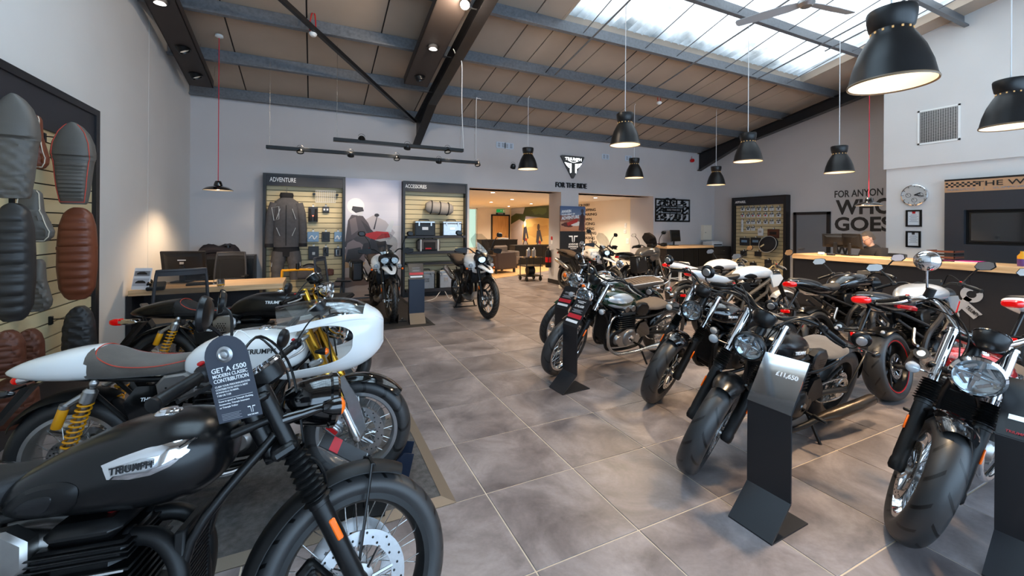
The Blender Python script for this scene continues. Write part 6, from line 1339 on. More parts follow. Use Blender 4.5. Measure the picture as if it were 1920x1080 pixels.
# swing tag hung on the foreground bike
Dt = 1.13; pa, pb, pc = at_d(402, 662, Dt), at_d(487, 655, Dt), at_d(412, 795, Dt)
tx = (at_d(493, 776, Dt) - pc).normalized(); ty = (pa - pc).normalized(); wT = (at_d(493, 776, Dt) - pc).length; hT = (at_d(443, 632, Dt) - pc).dot(ty)
t = thing('swing_tag', 'charcoal swing tag offering 500 pounds hanging on the foreground handlebar', 'tag', pc); fr_ = frame4((0, 0, 0), tx, ty)
Mx = fr_.to_3x3(); sh = [(0, 0), (wT, 0), (wT, hT - wT / 2)] + [(wT / 2 + wT / 2 * math.cos(a), hT - wT / 2 + wT / 2 * math.sin(a)) for a in [k * PI / 14 for k in range(1, 14)]] + [(0, hT - wT / 2)]
m = MB(); m.prism(sh, lambda x, y, q: Mx @ Vector((x, y, q)), 0, .0016); tg = m.obj('card', mat('tag_slate', sr(62, 66, 76), .55), t, smooth=0)
m = MB(); cc = Mx @ Vector((wT * .5, hT - wT * .42, .002)); zN = Mx @ Vector((0, 0, 1)); m.lathe([(.022, 0), (.022, .004), (.015, .007), (.010, .003), (.009, .008), (.004, .010), (0, .010)], cc, zN, 28); m.obj('grommet', alu_m, t)
def tl(s_, x, y, w_, h_, b=.01, mm=letter_w): text_fit(s_, mm, Mx @ Vector((x * wT, y * hT, .0022)), tx, ty, w_ * wT, h_ * hT, tg, bold=b, ext=.0004)
tl('GET A £500', .10, .585, .80, .058, .012); tl('MODERN CLASSIC', .10, .528, .80, .042, .010); tl('CONTRIBUTION', .10, .468, .80, .046, .012)
for k, s_ in enumerate(('CLAIM YOUR PERSONALISATION', 'CONTRIBUTION WITH A NEW', 'BONNEVILLE BOBBER,', 'T100 OR T120')): tl(s_, .10, .415 - .035 * k, (.80, .74, .52, .32)[k], .022, .0)
for k, s_ in enumerate(('Yours to spend on Triumph Clothing,', 'Accessories, Triumph Insurance', 'or Triumph TriStar')): tl(s_, .10, .235 - .036 * k, (.80, .70, .42)[k], .026, .01)
m = MB(); m.add([Mx @ Vector((x * wT, y * hT, .0022)) for x, y in ((.10, .275), (.90, .275), (.90, .279), (.10, .279))], [(0, 1, 2, 3)]); m.obj('rule', letter_w, tg, smooth=0)
for s in (-1, 1): m = MB(); m.add([Mx @ Vector(((.80 + s * a) * wT, y * hT, .0022)) for a, y in ((.02, .13), (.09, .13), (.085, .118), (.03, .118), (.025, .06), (.012, .05))], [(0, 1, 2, 3, 4, 5)]); m.obj('emblem', letter_w, tg, smooth=0)
tl('FOR THE RIDE', .68, .022, .24, .016, .02)
for k in range(5): m = MB(); m.add([Mx @ Vector((x * wT, (.095 - .017 * k + y) * hT, .0022)) for x, y in ((.10, 0), (.55 - .05 * (k % 2), 0), (.55 - .05 * (k % 2), .006), (.10, .006))], [(0, 1, 2, 3)]); m.obj('print_line', mat_get('letter_dim'), tg, smooth=0)
m = MB(); m.tube(spl([cc, cc + Vector((.02, .05, .05)), cc + Vector((.05, .07, .02))], 5), .0015, 5); m.obj('string', white_m, t)
# ------------------------------------------------------------------ desk corner on the left
DX0, DX1, DY0, DY1 = -1.98, -.36, 6.42, 7.15
t = thing('desk', 'oak topped desk with black panels in the left corner', 'desk', (DX0, DY0, 0))
m = MB(); m.rbox(((DX1 - DX0) / 2, (DY1 - DY0) / 2, .72), (DX1 - DX0, DY1 - DY0, .07), .004); m.obj('desktop', oak_x, t)
m = MB(); m.b2((-.02, .02, 0), (.03, DY1 - DY0, .685)); m.obj('end_panel', frame_m, t, smooth=0); m = MB(); m.b2((DX1 - DX0 - .35, .35, 0), (DX1 - DX0 - .31, DY1 - DY0, .685)); m.obj('end_panel', frame_m, t, smooth=0); m = MB(); m.b2((.03, .42, .05), (DX1 - DX0 - .35, .44, .685)); m.obj('modesty_panel', frame_m, t, smooth=0)
def on_desk(px, py): return at_z(px, py, .757)
def monitor(p, yaw, label, w=.5, h=.30, tilt=-12, k='monitor'):
    t = thing('monitor', label, 'monitor', p, math.radians(yaw)); R_ = Matrix.Rotation(math.radians(tilt), 3, 'X')
    m = MB(); m.rbox((0, 0, .20 + h * .25), (w, .03, h), .008, R_); sc = m.obj('housing', carb, t); m = MB(); m.loft([[Vector((0, 0, .20 + h * .25)) + R_ @ Vector((a * w * .42, .015, b * h * .40)) for a, b in ((-1, -1), (1, -1), (1, 1), (-1, 1))], [Vector((0, 0, .20 + h * .25)) + R_ @ Vector((a * w * .3, .05, b * h * .28)) for a, b in ((-1, -1), (1, -1), (1, 1), (-1, 1))]]); m.obj('back_bulge', carb, sc)
    m = MB(); m.box(Vector((0, 0, .20 + h * .25)) + R_ @ Vector((0, -.0155, .0)), (w - .03, .002, h - .03), R_); m.obj('screen', mat_get('screen_dark') if 'screen_dark' in MATS else mat('screen_dark', sr(14, 15, 17), .12), sc, smooth=0)
    m = MB(); m.rbox((0, .05, .12), (.06, .03, .22), .008); m.obj('neck', carb, t); m = MB(); m.rbox((0, .04, .008), (.22, .18, .016), .006); m.obj('foot', carb, t); return t, sc
mp = on_desk(345, 528); mo, sc = monitor(mp, 168, 'black computer monitor seen from behind on the left desk', .54, .30)
m = MB(); m.box((-.0, .064, .30), (.10, .001, .012)); m.obj('maker_plate', letter_w, sc, smooth=0); m = MB(); m.box((-.0, .064, .26), (.05, .001, .03)); m.obj('rating_label', alu_m, sc, smooth=0)
kp = on_desk(385, 533); t = thing('keyboard', 'black keyboard lying beside the left monitor', 'keyboard', kp, math.radians(8)); m = MB(); m.rbox((0, 0, .01), (.40, .14, .02), .006); m.obj('case', carb, t)
for r in range(4):
    m = MB()
    for k in range(13): m.box((-.175 + .029 * k, -.048 + .031 * r, .021), (.024, .026, .006))
    stuff(m.obj('key_row', black_m, t, smooth=0))
gp = on_desk(414, 537); t = thing('glass_mug', 'clear glass mug with a little orange drink on the left desk', 'mug', gp)
m = MB(); m.lathe([(0, 0), (.038, 0), (.042, .01), (.043, .10), (.039, .10), (.038, .014), (0, .012)], n=24); m.obj('mug_body', glass_m, t); m = MB(); m.lathe([(0, .013), (.037, .0135), (.0375, .032), (0, .032)], n=24); m.obj('drink', mat('orange_drink', sr(246, 180, 10), .2), t); m = MB(); m.tube(spl([(-.042, 0, .085), (-.075, 0, .08), (-.075, 0, .035), (-.042, 0, .025)], 5), .006, 8); m.obj('mug_handle', glass_m, t)
bp_ = on_desk(266, 543); t = thing('leaflet_holder', 'leaflets with vehicle photographs standing at the desk end', 'leaflets', bp_, math.radians(-20)); R_ = Matrix.Rotation(math.radians(-14), 3, 'X')
m = MB(); m.box((0, 0, .13), (.19, .012, .26), R_); lf = m.obj('leaflet', mat('leaflet_white', sr(216, 220, 226), .4), t, smooth=0)
for z_, hh, cc_ in ((.195, .06, sr(120, 124, 130)), (.09, .09, sr(172, 176, 184))): m = MB(); m.box(Vector((0, -.008, 0)) + R_ @ Vector((0, 0, z_ - .13)) + Vector((0, 0, .13)), (.17, .003, hh), R_); m.obj('photo', mat('leaflet_photo_%d' % int(z_ * 100), cc_, .4), lf, smooth=0); m = MB(); m.prism([(-.06, -.012), (.06, -.012), (.05, .008), (.02, .022), (-.03, .02), (-.055, .005)], lambda a, b, q: Vector((a, -.011 - q, .13)) + R_ @ Vector((0, 0, z_ - .13 + b)), 0, .001); m.obj('vehicle_print', mblack_m, lf, smooth=0)
m = MB(); m.box((0, .03, .02), (.2, .07, .04)); m.obj('holder', pane_m, t, smooth=0)
ph = on_desk(293, 541); t = thing('telephone', 'black desk telephone beside the leaflets', 'telephone', ph, math.radians(10)); m = MB(); m.rbox((0, 0, .03), (.18, .20, .05), .012, Matrix.Rotation(.25, 3, 'X')); m.obj('body', carb, t); m = MB(); m.tube(spl([(-.06, .09, .08), (-.06, .03, .095), (-.06, -.05, .09), (-.06, -.09, .06)], 4), [.024] * 3 + [.015] * 7 + [.024] * 3, 10); m.obj('handset', black_m, t)
def office_chair(x, y, rz, label, z=.0, scale=1.):
    t = thing('office_chair', label, 'chair', (x, y, 0), math.radians(rz), group='black mesh office chairs')
    mesh_b = mat_get('chair_mesh') if 'chair_mesh' in MATS else mat('chair_mesh', sr(34, 34, 36), .8, bump=.5, bs=400, alpha=.72)
    m = MB(); m.rbox((0, 0, .47), (.48, .46, .07), .03); m.obj('seat', mesh_b if False else seat_blk, t)
    def bk(u, v): return Vector((u * (.235 - .03 * v * v), -.22 - .05 * v + .05 * u * u, .60 + .46 * v))
    rows = [[bk(-1 + 2 * i / 12, k / 10) for i in range(13)] for k in range(11)]; m = MB(); m.sheet(rows); m.obj('mesh_back', mesh_b, t)
    m = MB(); ring = [bk(-1 + 2 * i / 12, 0) for i in range(12)] + [bk(1, k / 10) for k in range(10)] + [bk(1 - 2 * i / 12, 1) for i in range(12)] + [bk(-1, 1 - k / 10) for k in range(10)]; m.tube(ring, .016, 8, closed=True); m.obj('back_frame', mat_get('chair_grey') if 'chair_grey' in MATS else mat('chair_grey', sr(58, 58, 62), .5), t)
    rows = [[bk(-1 + 2 * i / 12, .88 + .13 * k / 3) + Vector((0, -.012, .0)) for i in range(13)] for k in range(4)]; m = MB(); m.loft([r + [p + Vector((0, .02, 0)) for p in reversed(r)] for r in rows]); m.obj('top_band', mat_get('chair_grey'), t)
    m = MB(); m.tube(spl([(0, -.28, .62), (0, -.30, .50), (0, -.15, .40), (0, 0, .42)], 5), .025, 8); m.obj('back_arm', mat_get('chair_grey'), t)
    for s in (-1, 1): m = MB(); m.tube(spl([(s * .25, .0, .46), (s * .29, .0, .56), (s * .28, .02, .66)], 4), .014, 8); m.rbox((s * .28, .04, .675), (.07, .24, .025), .01); m.obj('armrest', carb, t)
    m = MB(); m.cyl((0, 0, .12), (0, 0, .44), .025, 12); m.obj('gas_column', black_m, t)
    for k in range(5):
        a = 2 * PI * k / 5; m = MB(); m.tube([(0, 0, .12), (math.cos(a) * .28, math.sin(a) * .28, .08)], [.025, .014], 8); lg = m.obj('base_leg', black_m, t); m = MB(); m.lathe([(0, -.012), (.028, -.012), (.03, 0), (.028, .012), (0, .012)], (math.cos(a) * .29, math.sin(a) * .29, .031), (-math.sin(a), math.cos(a), 0), 14); m.obj('castor', rub, lg)
    return t
q1 = at_d(335, 560, 4.62); office_chair(q1.x, q1.y, 20, 'grey rimmed mesh office chair on the near side of the left desk')
q2 = at_d(425, 510, 7.0); office_chair(q2.x, q2.y, 172, 'black mesh office chair behind the left desk with a jacket beside it')
q3 = at_d(628, 530, 6.2); office_chair(q3.x, q3.y, -110, 'grey rimmed mesh office chair behind the white fairing')
# low black cabinet against the back wall, with a jacket and a flask on it
ca, cb = at_y(352, 478, 9.0), at_y(484, 474, 9.0)
t = thing('cabinet', 'low black cabinet against the back wall left of the riding suit', 'cabinet', (ca.x, 8.85, 0)); W_ = cb.x - ca.x - .05
m = MB(); m.b2((0, 0, .04), (W_, .43, .98)); m.obj('carcass', frame_m, t, smooth=0)
for k in range(2): m = MB(); m.rbox((W_ * (.25 + .5 * k), -.009, .50), (W_ * .48, .016, .86), .004); d_ = m.obj('door', black_m, t); m = MB(); m.cyl((W_ * (.46 + .08 * k), -.03, .45), (W_ * (.46 + .08 * k), -.03, .57), .006, 8); m.obj('handle', steel_m, d_)
jk = mat('fabric_black', sr(38, 34, 40), .9, bump=.3, bs=120)
t = thing('folded_jacket', 'dark jacket bundled on the low cabinet', 'jacket', (ca.x + .45, 9.05, .98)); m = MB(); rows = []
for i in range(13):
    a = PI * i / 12; rows.append([Vector((.30 * math.cos(a) * (1 + .12 * math.sin(5 * b)), .20 * math.cos(b) * math.sin(a) ** .5, (.09 + .12 * math.sin(a) ** .6) * max(math.sin(b), 0) * (1 + .22 * math.sin(4 * a + 3 * b)) * math.sin(a) ** .45 + .0)) for b in [PI * k / 14 for k in range(15)]])
m.sheet(rows); m.obj('cloth', jk, t); m = MB(); m.tube(spl([(-.24, -.15, .08), (-.05, -.19, .12), (.22, -.15, .07)], 5), [.06] * 11, 8); m.obj('sleeve', jk, t)
p_ = at_y(427, 472, 9.0); t = thing('flask', 'small black flask standing on the low cabinet', 'flask', (p_.x, 9.0, .98)); m = MB(); m.lathe([(0, 0), (.05, 0), (.052, .01), (.052, .12), (.045, .13), (.045, .15), (.05, .152), (.05, .19), (.03, .20), (0, .20)], n=22); m.obj('flask_body', black_m, t); m = MB(); m.lathe([(.053, .05), (.056, .052), (.056, .075), (.053, .077)], n=22, close=True); m.obj('grip_ring', rub, t)
# ================================================================== goods on the back displays
FY = 9.20                                                   # face of the slats
grey_f = mat('fabric_grey', sr(88, 84, 84), .9, bump=.4, bs=160, var=.1, vs=20); black_f = mat('fabric_nearblack', sr(36, 34, 36), .9, bump=.4, bs=160); zipm = mat('zip_silver', sr(190, 190, 188), .5)
def ringz(cx, cy, z, hw, hd, n=20): return [Vector((cx + hw * math.cos(2 * PI * i / n), cy + hd * math.sin(2 * PI * i / n), z)) for i in range(n)]
jx = at_y(537, 420, 9.0).x; jz1 = at_y(537, 368, 9.0).z; jz0 = at_y(537, 463, 9.0).z
t = thing('riding_jacket', 'dark grey textile riding jacket hanging on the adventure slatwall', 'jacket', (jx, 9.03, jz0)); H_ = jz1 - jz0
m = MB(); m.loft([ringz(0, 0, z * H_, w_, d_) for z, w_, d_ in ((0, .24, .12), (.06, .25, .13), (.3, .235, .125), (.6, .235, .125), (.8, .235, .12), (.89, .20, .10), (.95, .12, .085), (1.0, .09, .08), (1.03, .085, .075))]); m.obj('torso', grey_f, t)
for s in (-1, 1):
    m = MB(); m.tube(spl([(s * .195, 0, H_ * .86), (s * .255, -.01, H_ * .62), (s * .28, -.03, H_ * .35), (s * .285, -.05, H_ * .04)], 6), [.085] * 7 + [.075] * 6 + [.068] * 6, 14); sl = m.obj('sleeve', grey_f, t); m = MB(); m.tube([(s * .285, -.05, H_ * .07), (s * .285, -.052, H_ * .0)], .075, 14); m.obj('cuff', black_f, sl)
    m = MB(); m.tube([(s * .10, -.132, H_ * .22), (s * .16, -.124, H_ * .38)], .007, 5); m.obj('pocket_zip', zipm, t); m = MB(); m.tube([(s * .16 + .0, -.125, H_ * .55), (s * .10, -.13, H_ * .75)], .007, 5); m.obj('chest_zip', zipm, t)
m = MB(); m.tube([(0, -.135, H_ * .03), (0, -.133, H_ * .6), (0, -.125, H_ * .82)], .006, 5); m.obj('front_zip', black_f, t); m = MB(); m.tube([(-.24, -.10, H_ * .77), (-.12, -.14, H_ * .79), (-.12, -.135, H_ * .55), (-.2, -.12, H_ * .52)], .006, 5, closed=True); m.obj('chest_pocket', zipm, t); m = MB(); m.loft([ringz(0, 0, H_ * z, w_, w_ * .8) for z, w_ in ((.97, .11), (1.02, .12), (1.07, .105))]); m.obj('collar', black_f, t)
m = MB(); m.tube(spl([(0, .05, H_ * 1.05), (0, .05, H_ * 1.16), (0, .12, H_ * 1.16)], 4), .005, 6); m.obj('hanger_hook', steel_m, t)
tz0 = .50
t = thing('riding_trousers', 'grey riding trousers with dark seat hanging below the jacket', 'trousers', (jx, 9.05, tz0)); H_ = jz0 - tz0 + .05
for s in (-1, 1):
    m = MB(); m.tube(spl([(s * .115, 0, H_ * .78), (s * .14, -.02, H_ * .5), (s * .15, -.03, H_ * .25), (s * .155, -.03, 0)], 6), [.125] * 7 + [.11] * 6 + [.095] * 6, 16); lg = m.obj('trouser_leg', grey_f, t); m = MB(); m.tube([(s * .22, -.085, H_ * .60), (s * .245, -.08, H_ * .38)], .007, 5); m.obj('leg_zip', zipm, lg)
m = MB(); m.loft([ringz(0, 0, z * H_, w_, .115) for z, w_ in ((.66, .21), (.78, .235), (.92, .215), (1.0, .20))]); m.obj('trouser_top', black_f, t)
def packet(px, py, w, h, label, body, card=None, Y=FY, d=.03, kind='pack', group='packets on the adventure slatwall', wall='back'):
    if wall == 'back':
        p = at_y(px, py, Y - d); M_ = frame4((p.x, Y - d, p.z - h / 2), (1, 0, 0), (0, 0, 1))
    else:
        p = at_x(px, py, XR - .095 - d); M_ = frame4((XR - .095 - d, p.y, p.z - h / 2), (0, -1, 0), (0, 0, 1))
    t = thing('accessory_packet', label, 'packet', M_.translation, group=group); t.rotation_euler = M_.to_euler()
    # local: x along, y up, z out of the wall
    m = MB(); m.rbox((0, h / 2, 0), (w, h, d), .004); b = m.obj('pack_body', body, t)
    m = MB(); m.prism([(-.018, h), (.018, h), (.018, h + .035), (-.018, h + .035)], lambda x, y, q: (x, y, q), -.004, .0); m.obj('hang_tab', card or white_m, t, smooth=0)
    m = MB(); m.tube([(0, h + .022, -d / 2 - .04), (0, h + .022, d / 2 + .03)], .004, 6); m.rbox((0, h + .022, -d / 2 - .02), (.03, .05, .012), .002); m.obj('peg', black_m, t)
    return t, b, M_
blist = mat('blister_blue', sr(120, 150, 178), .3); pk_d = mat('pack_dark', sr(40, 40, 44), .45); pk_w = mat('pack_white', sr(214, 216, 218), .4); pk_r = mat('pack_red', sr(188, 40, 44), .4)
lab = 'on the adventure slatwall'
t, b, _ = packet(587, 402, .17, .30, 'black glove pair with orange mark ' + lab, pk_d); m = MB(); m.rbox((0, .12, .018), (.12, .03, .004), .001); m.obj('orange_mark', amber_m, b)
for s in (-1, 1):
    m = MB(); m.tube(spl([(s * .045, .02, .03), (s * .05, .12, .035), (s * .055, .26, .03)], 4), [.035] * 5 + [.02] * 4, 8); m.obj('glove', black_f, t)
t, b, _ = packet(611, 393, .12, .12, 'small black twin-lens adaptor pack ' + lab, pk_d, pk_w)
for s in (-1, 1): m = MB(); m.rbox((s * .028, .06, .018), (.035, .04, .006), .006); m.obj('lens', pk_w, b)
for px, py, w, h, la, bm, mark in ((587, 444, .21, .20, 'widest blue grey blister pack in the upper row ', blist, 'coil'), (611, 444, .15, .20, 'dark boxed gadget in the middle of the upper row ', pk_d, 'box'), (634, 444, .15, .20, 'pale blue blister pack at the right of the upper row ', blist, 'coil'),
                            (588, 474, .19, .26, 'black pouch with pale buckle under the blue blister pack ', pk_d, 'buckle'), (611, 472, .10, .18, 'slim black lead on a card, middle of the lower row ', pk_d, 'lead'), (634, 473, .14, .17, 'dark clamp pack at the right of the lower row ', pk_d, 'clamp')):
    t, b, _ = packet(px, py, w, h, la + lab, bm)
    m = MB()
    if mark == 'coil': m.tube(spl([(-w * .35, h * .3, .018), (-w * .1, h * .6, .02), (w * .1, h * .25, .02), (w * .35, h * .6, .018)], 5), .012, 6); m.obj('coiled_lead', letter_w, b)
    elif mark == 'box': m.rbox((0, h * .55, .017), (w * .6, h * .55, .012), .004); m.obj('gadget', carb, b)
    elif mark == 'buckle': m.rbox((0, h * .45, .018), (w * .28, h * .22, .01), .004); m.obj('buckle', zipm, b)
    elif mark == 'lead': m.tube(spl([(0, h * .8, .02), (-.02, h * .5, .02), (.02, h * .3, .02), (0, h * .1, .02)], 5), .009, 6); m.obj('lead', rub, b)
    else: m.tube([(-w * .25, h * .15, .02), (-w * .25, h * .8, .02), (w * .25, h * .8, .02), (w * .25, h * .15, .02)], .014, 6, closed=True); m.obj('clamp', alu_m, b)
# wire headlight guard
a_, b_ = at_y(592, 357, 9.1), at_y(629, 380, 9.1); t = thing('lamp_guard', 'pale wire mesh lamp guard on the adventure slatwall', 'guard', (a_.x, 9.1, b_.z)); w_, h_ = b_.x - a_.x, a_.z - b_.z
m = MB(); m.tube([(0, 0, 0), (w_, 0, 0), (w_, 0, h_), (0, 0, h_)], .006, 6, closed=True); m.obj('frame', white_m, t)
for k in range(9): m = MB(); m.tube([(w_ * (k + 1) / 10, 0, 0), (w_ * (k + 1) / 10, 0, h_)], .0028, 5); m.obj('wire', white_m, t)
for k in range(9): m = MB(); m.tube([(0, .002, h_ * (k + 1) / 10), (w_, .002, h_ * (k + 1) / 10)], .0022, 5); m.obj('wire', white_m, t)
for x_ in (-.03, w_ + .03): m = MB(); m.rbox((x_, .04, h_ * .7), (.05, .10, .04), .004); m.obj('bracket', black_m, t)
# bag and pouch at the foot of the slatwall
p_ = at_y(580, 508, 9.0); t = thing('tail_bag', 'olive grey tail bag on the lower adventure slatwall', 'bag', (p_.x, 8.98, p_.z - .16)); m = MB(); m.loft(body([(-.21, .12, .05, .05, .08), (-.17, .13, .09, .10, .12), (0, .14, .10, .15, .13), (.17, .13, .09, .10, .12), (.21, .12, .05, .05, .08)], 20, 3, 4)); m.obj('bag_body', grey_f, t); m = MB(); m.tube(spl([(-.16, -.02, .20), (-.06, -.05, .29), (.08, -.05, .29), (.17, -.02, .20)], 5), .012, 6); m.obj('strap', black_f, t); m = MB(); m.tube([(-.19, -.06, .18), (0, -.10, .24), (.19, -.06, .18)], .005, 5); m.obj('zip', zipm, t); m = MB(); m.tube([(0, .1, .18), (0, .22, .2)], .006, 6); m.obj('hook', black_m, t)
p_ = at_y(618, 510, 9.08); t = thing('leather_pouch', 'small dark brown leather pouch beside the tail bag', 'pouch', (p_.x, 9.05, p_.z - .07)); m = MB(); m.rbox((0, 0, .07), (.15, .09, .13), .02); b = m.obj('pouch_body', sdbrown, t); m = MB(); m.rbox((0, -.047, .095), (.14, .008, .06), .003); m.obj('flap', sdbrown, b); m = MB(); m.rbox((0, -.053, .07), (.03, .006, .05), .002); m.obj('buckle_strap', sbrown, b); m = MB(); m.tube([(0, .03, .12), (0, .16, .13)], .006, 6); m.obj('hook', black_m, t)
# yellow tubular frame and stool behind the black cafe racer
p_ = at_d(560, 528, 7.4); t = thing('paddock_stand', 'yellow tubular paddock stand behind the black cafe racer tank', 'stand', (p_.x, p_.y, 0)); m = MB(); m.tube(spl([(-.28, 0, .04), (-.26, 0, .68), (-.2, 0, .74), (.2, 0, .74), (.26, 0, .68), (.28, .0, .04)], 4), .022, 8); m.obj('hoop', ohl_y, t); m = MB(); m.tube([(-.28, 0, .04), (-.28, .4, .04), (.28, .4, .04), (.28, 0, .04)], .02, 8); m.obj('base_frame', ohl_y, t); m = MB(); m.cyl((-.02, 0, .76), (-.02, 0, .86), .03, 10); m.obj('knob', black_m, t)
# ------------------------------------------------------------------ luggage on the accessories shelves
t = thing('shelf_unit', 'three black shelves fixed across the accessories slatwall', 'shelves', (1.80, 8.95, .12)); W_ = 1.335
for z_, h in ((1.18, .05), (.84, .06), (.60, .05), (.02, .07)): m = MB(); m.rbox((W_ / 2, .11, z_ ), (W_, .26, .035), .004); sh_ = m.obj('shelf', frame_m, t); m = MB(); m.box((W_ / 2, -.022, z_ + .0), (W_, .004, h)); m.obj('shelf_lip', navy_m, sh_, smooth=0)
def alu_case(px, py, w, h, d, label, bm, lid, zb):
    p = at_y(px, py, 8.96); t = thing('luggage_case', label, 'case', (p.x, 9.06, zb), group='hard luggage cases on the accessories shelves')
    m = MB(); m.rbox((0, 0, h * .42), (w, d, h * .84), .02); b = m.obj('case_body', bm, t); m = MB(); m.rbox((0, 0, h * .92), (w * 1.02, d * 1.03, h * .16), .014); m.obj('lid', lid, t)
    for s in (-1, 1): m = MB(); m.rbox((s * w * .3, -d / 2 - .006, h * .80), (.035, .012, .09), .004); m.obj('latch', alu_m, b); m = MB(); m.rbox((s * w * .485, 0, h * .42), (.025, d * 1.03, h * .84), .006); m.obj('corner_guard', carb, b)
    m = MB(); m.rbox((0, -d / 2 - .004, h * .5), (w * .3, .008, h * .2), .003); m.obj('name_plate', letter_w if bm is not alu_m else disc_m, b); m = MB(); m.tube(spl([(-w * .25, 0, h), (-w * .2, 0, h * 1.07), (w * .2, 0, h * 1.07), (w * .25, 0, h)], 4), .01, 6); m.obj('handle', carb, t)
z1s, z2s, z3s = .12 + 1.18 + .0175, .12 + .84 + .0175, .12 + .02 + .0175
alu_case(797, 428, .44, .33, .22, 'black top case with alloy corners on the upper shelf', carb, alu_m, z1s)
alu_case(848, 428, .44, .33, .22, 'silver top case on the upper shelf beside the black one', alu_m, alu_m, z1s)
alu_case(800, 530, .36, .40, .22, 'wider silver side case on the bottom shelf', alu_m, alu_m, z3s); alu_case(836, 530, .30, .40, .22, 'narrow silver side case on the bottom shelf near the bike', alu_m, alu_m, z3s)
p_ = at_y(805, 475, 8.96); t = thing('textile_pannier', 'grey and black textile pannier with red mark on the middle shelf', 'bag', (p_.x, 9.05, z2s)); m = MB(); m.rbox((0, 0, .14), (.50, .22, .27), .05); b = m.obj('bag_body', grey_f, t); m = MB(); m.rbox((0, -.112, .12), (.26, .02, .18), .01); m.obj('front_pocket', black_f, b); m = MB(); m.rbox((-.03, -.124, .07), (.13, .004, .03), .001); m.obj('red_mark', red_m, b)
for s in (-1, 1): m = MB(); m.rbox((s * .19, -.10, .14), (.04, .03, .26), .008); m.obj('side_strap', zipm, b)
m = MB(); m.tube(spl([(-.1, 0, .27), (-.06, 0, .32), (.06, 0, .32), (.1, 0, .27)], 4), .012, 6); m.obj('handle', black_f, t)
a_ = at_y(823, 390, 9.02); t = thing('duffel_bag', 'grey roll-top duffel bag strapped high on the accessories slatwall', 'bag', (a_.x, 9.03, a_.z - .13)); R_ = Matrix.Rotation(.09, 3, 'Y')
m = MB(); sec = []
for i in range(15):
    x_ = -.31 + .62 * i / 14; r = .135 * (1 - (abs(x_) / .33) ** 6) ** .5; sec.append([R_ @ Vector((x_, r * .8 * math.cos(a) * (1 + .03 * math.sin(9 * x_ * 10)), .13 + r * math.sin(a) * (1 + .04 * math.sin(23 * x_)))) for a in [2 * PI * k / 18 for k in range(18)]])
m.loft(sec); b = m.obj('bag_body', mat('duffel_grey', sr(150, 142, 134), .7, bump=.4, bs=60), t)
for x_ in (-.19, .0, .19): m = MB(); m.tube([R_ @ Vector((x_, .115 * math.cos(a), .13 + .142 * math.sin(a))) for a in [2 * PI * k / 18 for k in range(18)]], .011, 6, closed=True); m.obj('strap', black_f, b)
for s in (-1, 1): m = MB(); m.tube([(s * .15, .06, .1), (s * .15, .17, .1)], .006, 6); m.obj('hook', black_m, t)
# loose white cable on the floor
m = MB(); P_ = [at_z(795, 566), at_z(815, 560), at_z(830, 552) + Vector((0, 0, .10)), at_z(842, 560), at_z(850, 556), at_z(862, 558)]; m.tube(spl([p + Vector((0, 0, .008)) for p in P_], 6), .007, 6); tag(m.obj('power_lead', flex_m), 'thin grey lead looping over the floor by the luggage shelves', 'cable')
# ------------------------------------------------------------------ rider poster between the two displays
def flat(t, nm, polys, o, xd, yd, lift0=.0015):
    """flat print: (colour, polygon) pieces in poster units, joined as one printed sheet"""
    x = Vector(xd); y = Vector(yd); n = x.cross(y); ms = []; mb = MB()
    for i, (col, P) in enumerate(polys):
        key = 'print_%02x%02x%02x' % tuple(col)
        mm = MATS.get(key) or mat(key, sr(*col), .5)
        if mm not in ms: ms.append(mm)
        mb.mat(ms.index(mm)); mb.add([Vector(o) + x * a + y * b + n * (lift0 + .00025 * i) for a, b in P], [tuple(range(len(P)))])
    return mb.obj(nm, ms, t, smooth=0)
def blob(cx, cy, rx, ry, n=18, rot=0., wob=0., seed=0):
    rnd = random.Random(seed); out = []
    for i in range(n):
        a = 2 * PI * i / n; k = 1 + wob * (rnd.random() - .5); u, v = rx * k * math.cos(a), ry * k * math.sin(a); out.append((cx + u * math.cos(rot) - v * math.sin(rot), cy + u * math.sin(rot) + v * math.cos(rot)))
    return out
def grad(c0, c1, x0, x1, y0, y1, n):
    return [(tuple(int(a + (b - a) * (k + .5) / n) for a, b in zip(c0, c1)), [(x0, y0 + (y1 - y0) * k / n), (x1, y0 + (y1 - y0) * k / n), (x1, y0 + (y1 - y0) * (k + 1) / n), (x0, y0 + (y1 - y0) * (k + 1) / n)]) for k in range(n)]
t = thing('photo_panel', 'tall photo panel of a helmeted rider on a red bike', 'poster', (.60, 9.2, .04)); m = MB(); m.b2((0, 0, 0), (1.135, .03, 2.48)); m.obj('panel', white_m, t, smooth=0)
w_ = 1.135
pr = grad((168, 150, 140), (196, 184, 178), 0, w_, 0, .75, 6) + grad((208, 192, 184), (226, 220, 222), 0, w_, .75, 1.5, 6) + grad((216, 212, 220), (198, 196, 212), 0, w_, 1.5, 2.48, 6)
pr += [((198, 160, 120), [(0, .62), (.35, .66), (.4, .72), (0, .9)]), ((120, 100, 92), blob(.2, .35, .5, .12, 20, .1, .5, 3)), ((188, 178, 180), [(.28, 1.55), (.55, 1.72), (.8, 1.6), (1.0, 1.35), (.9, 1.2), (.5, 1.3)])]
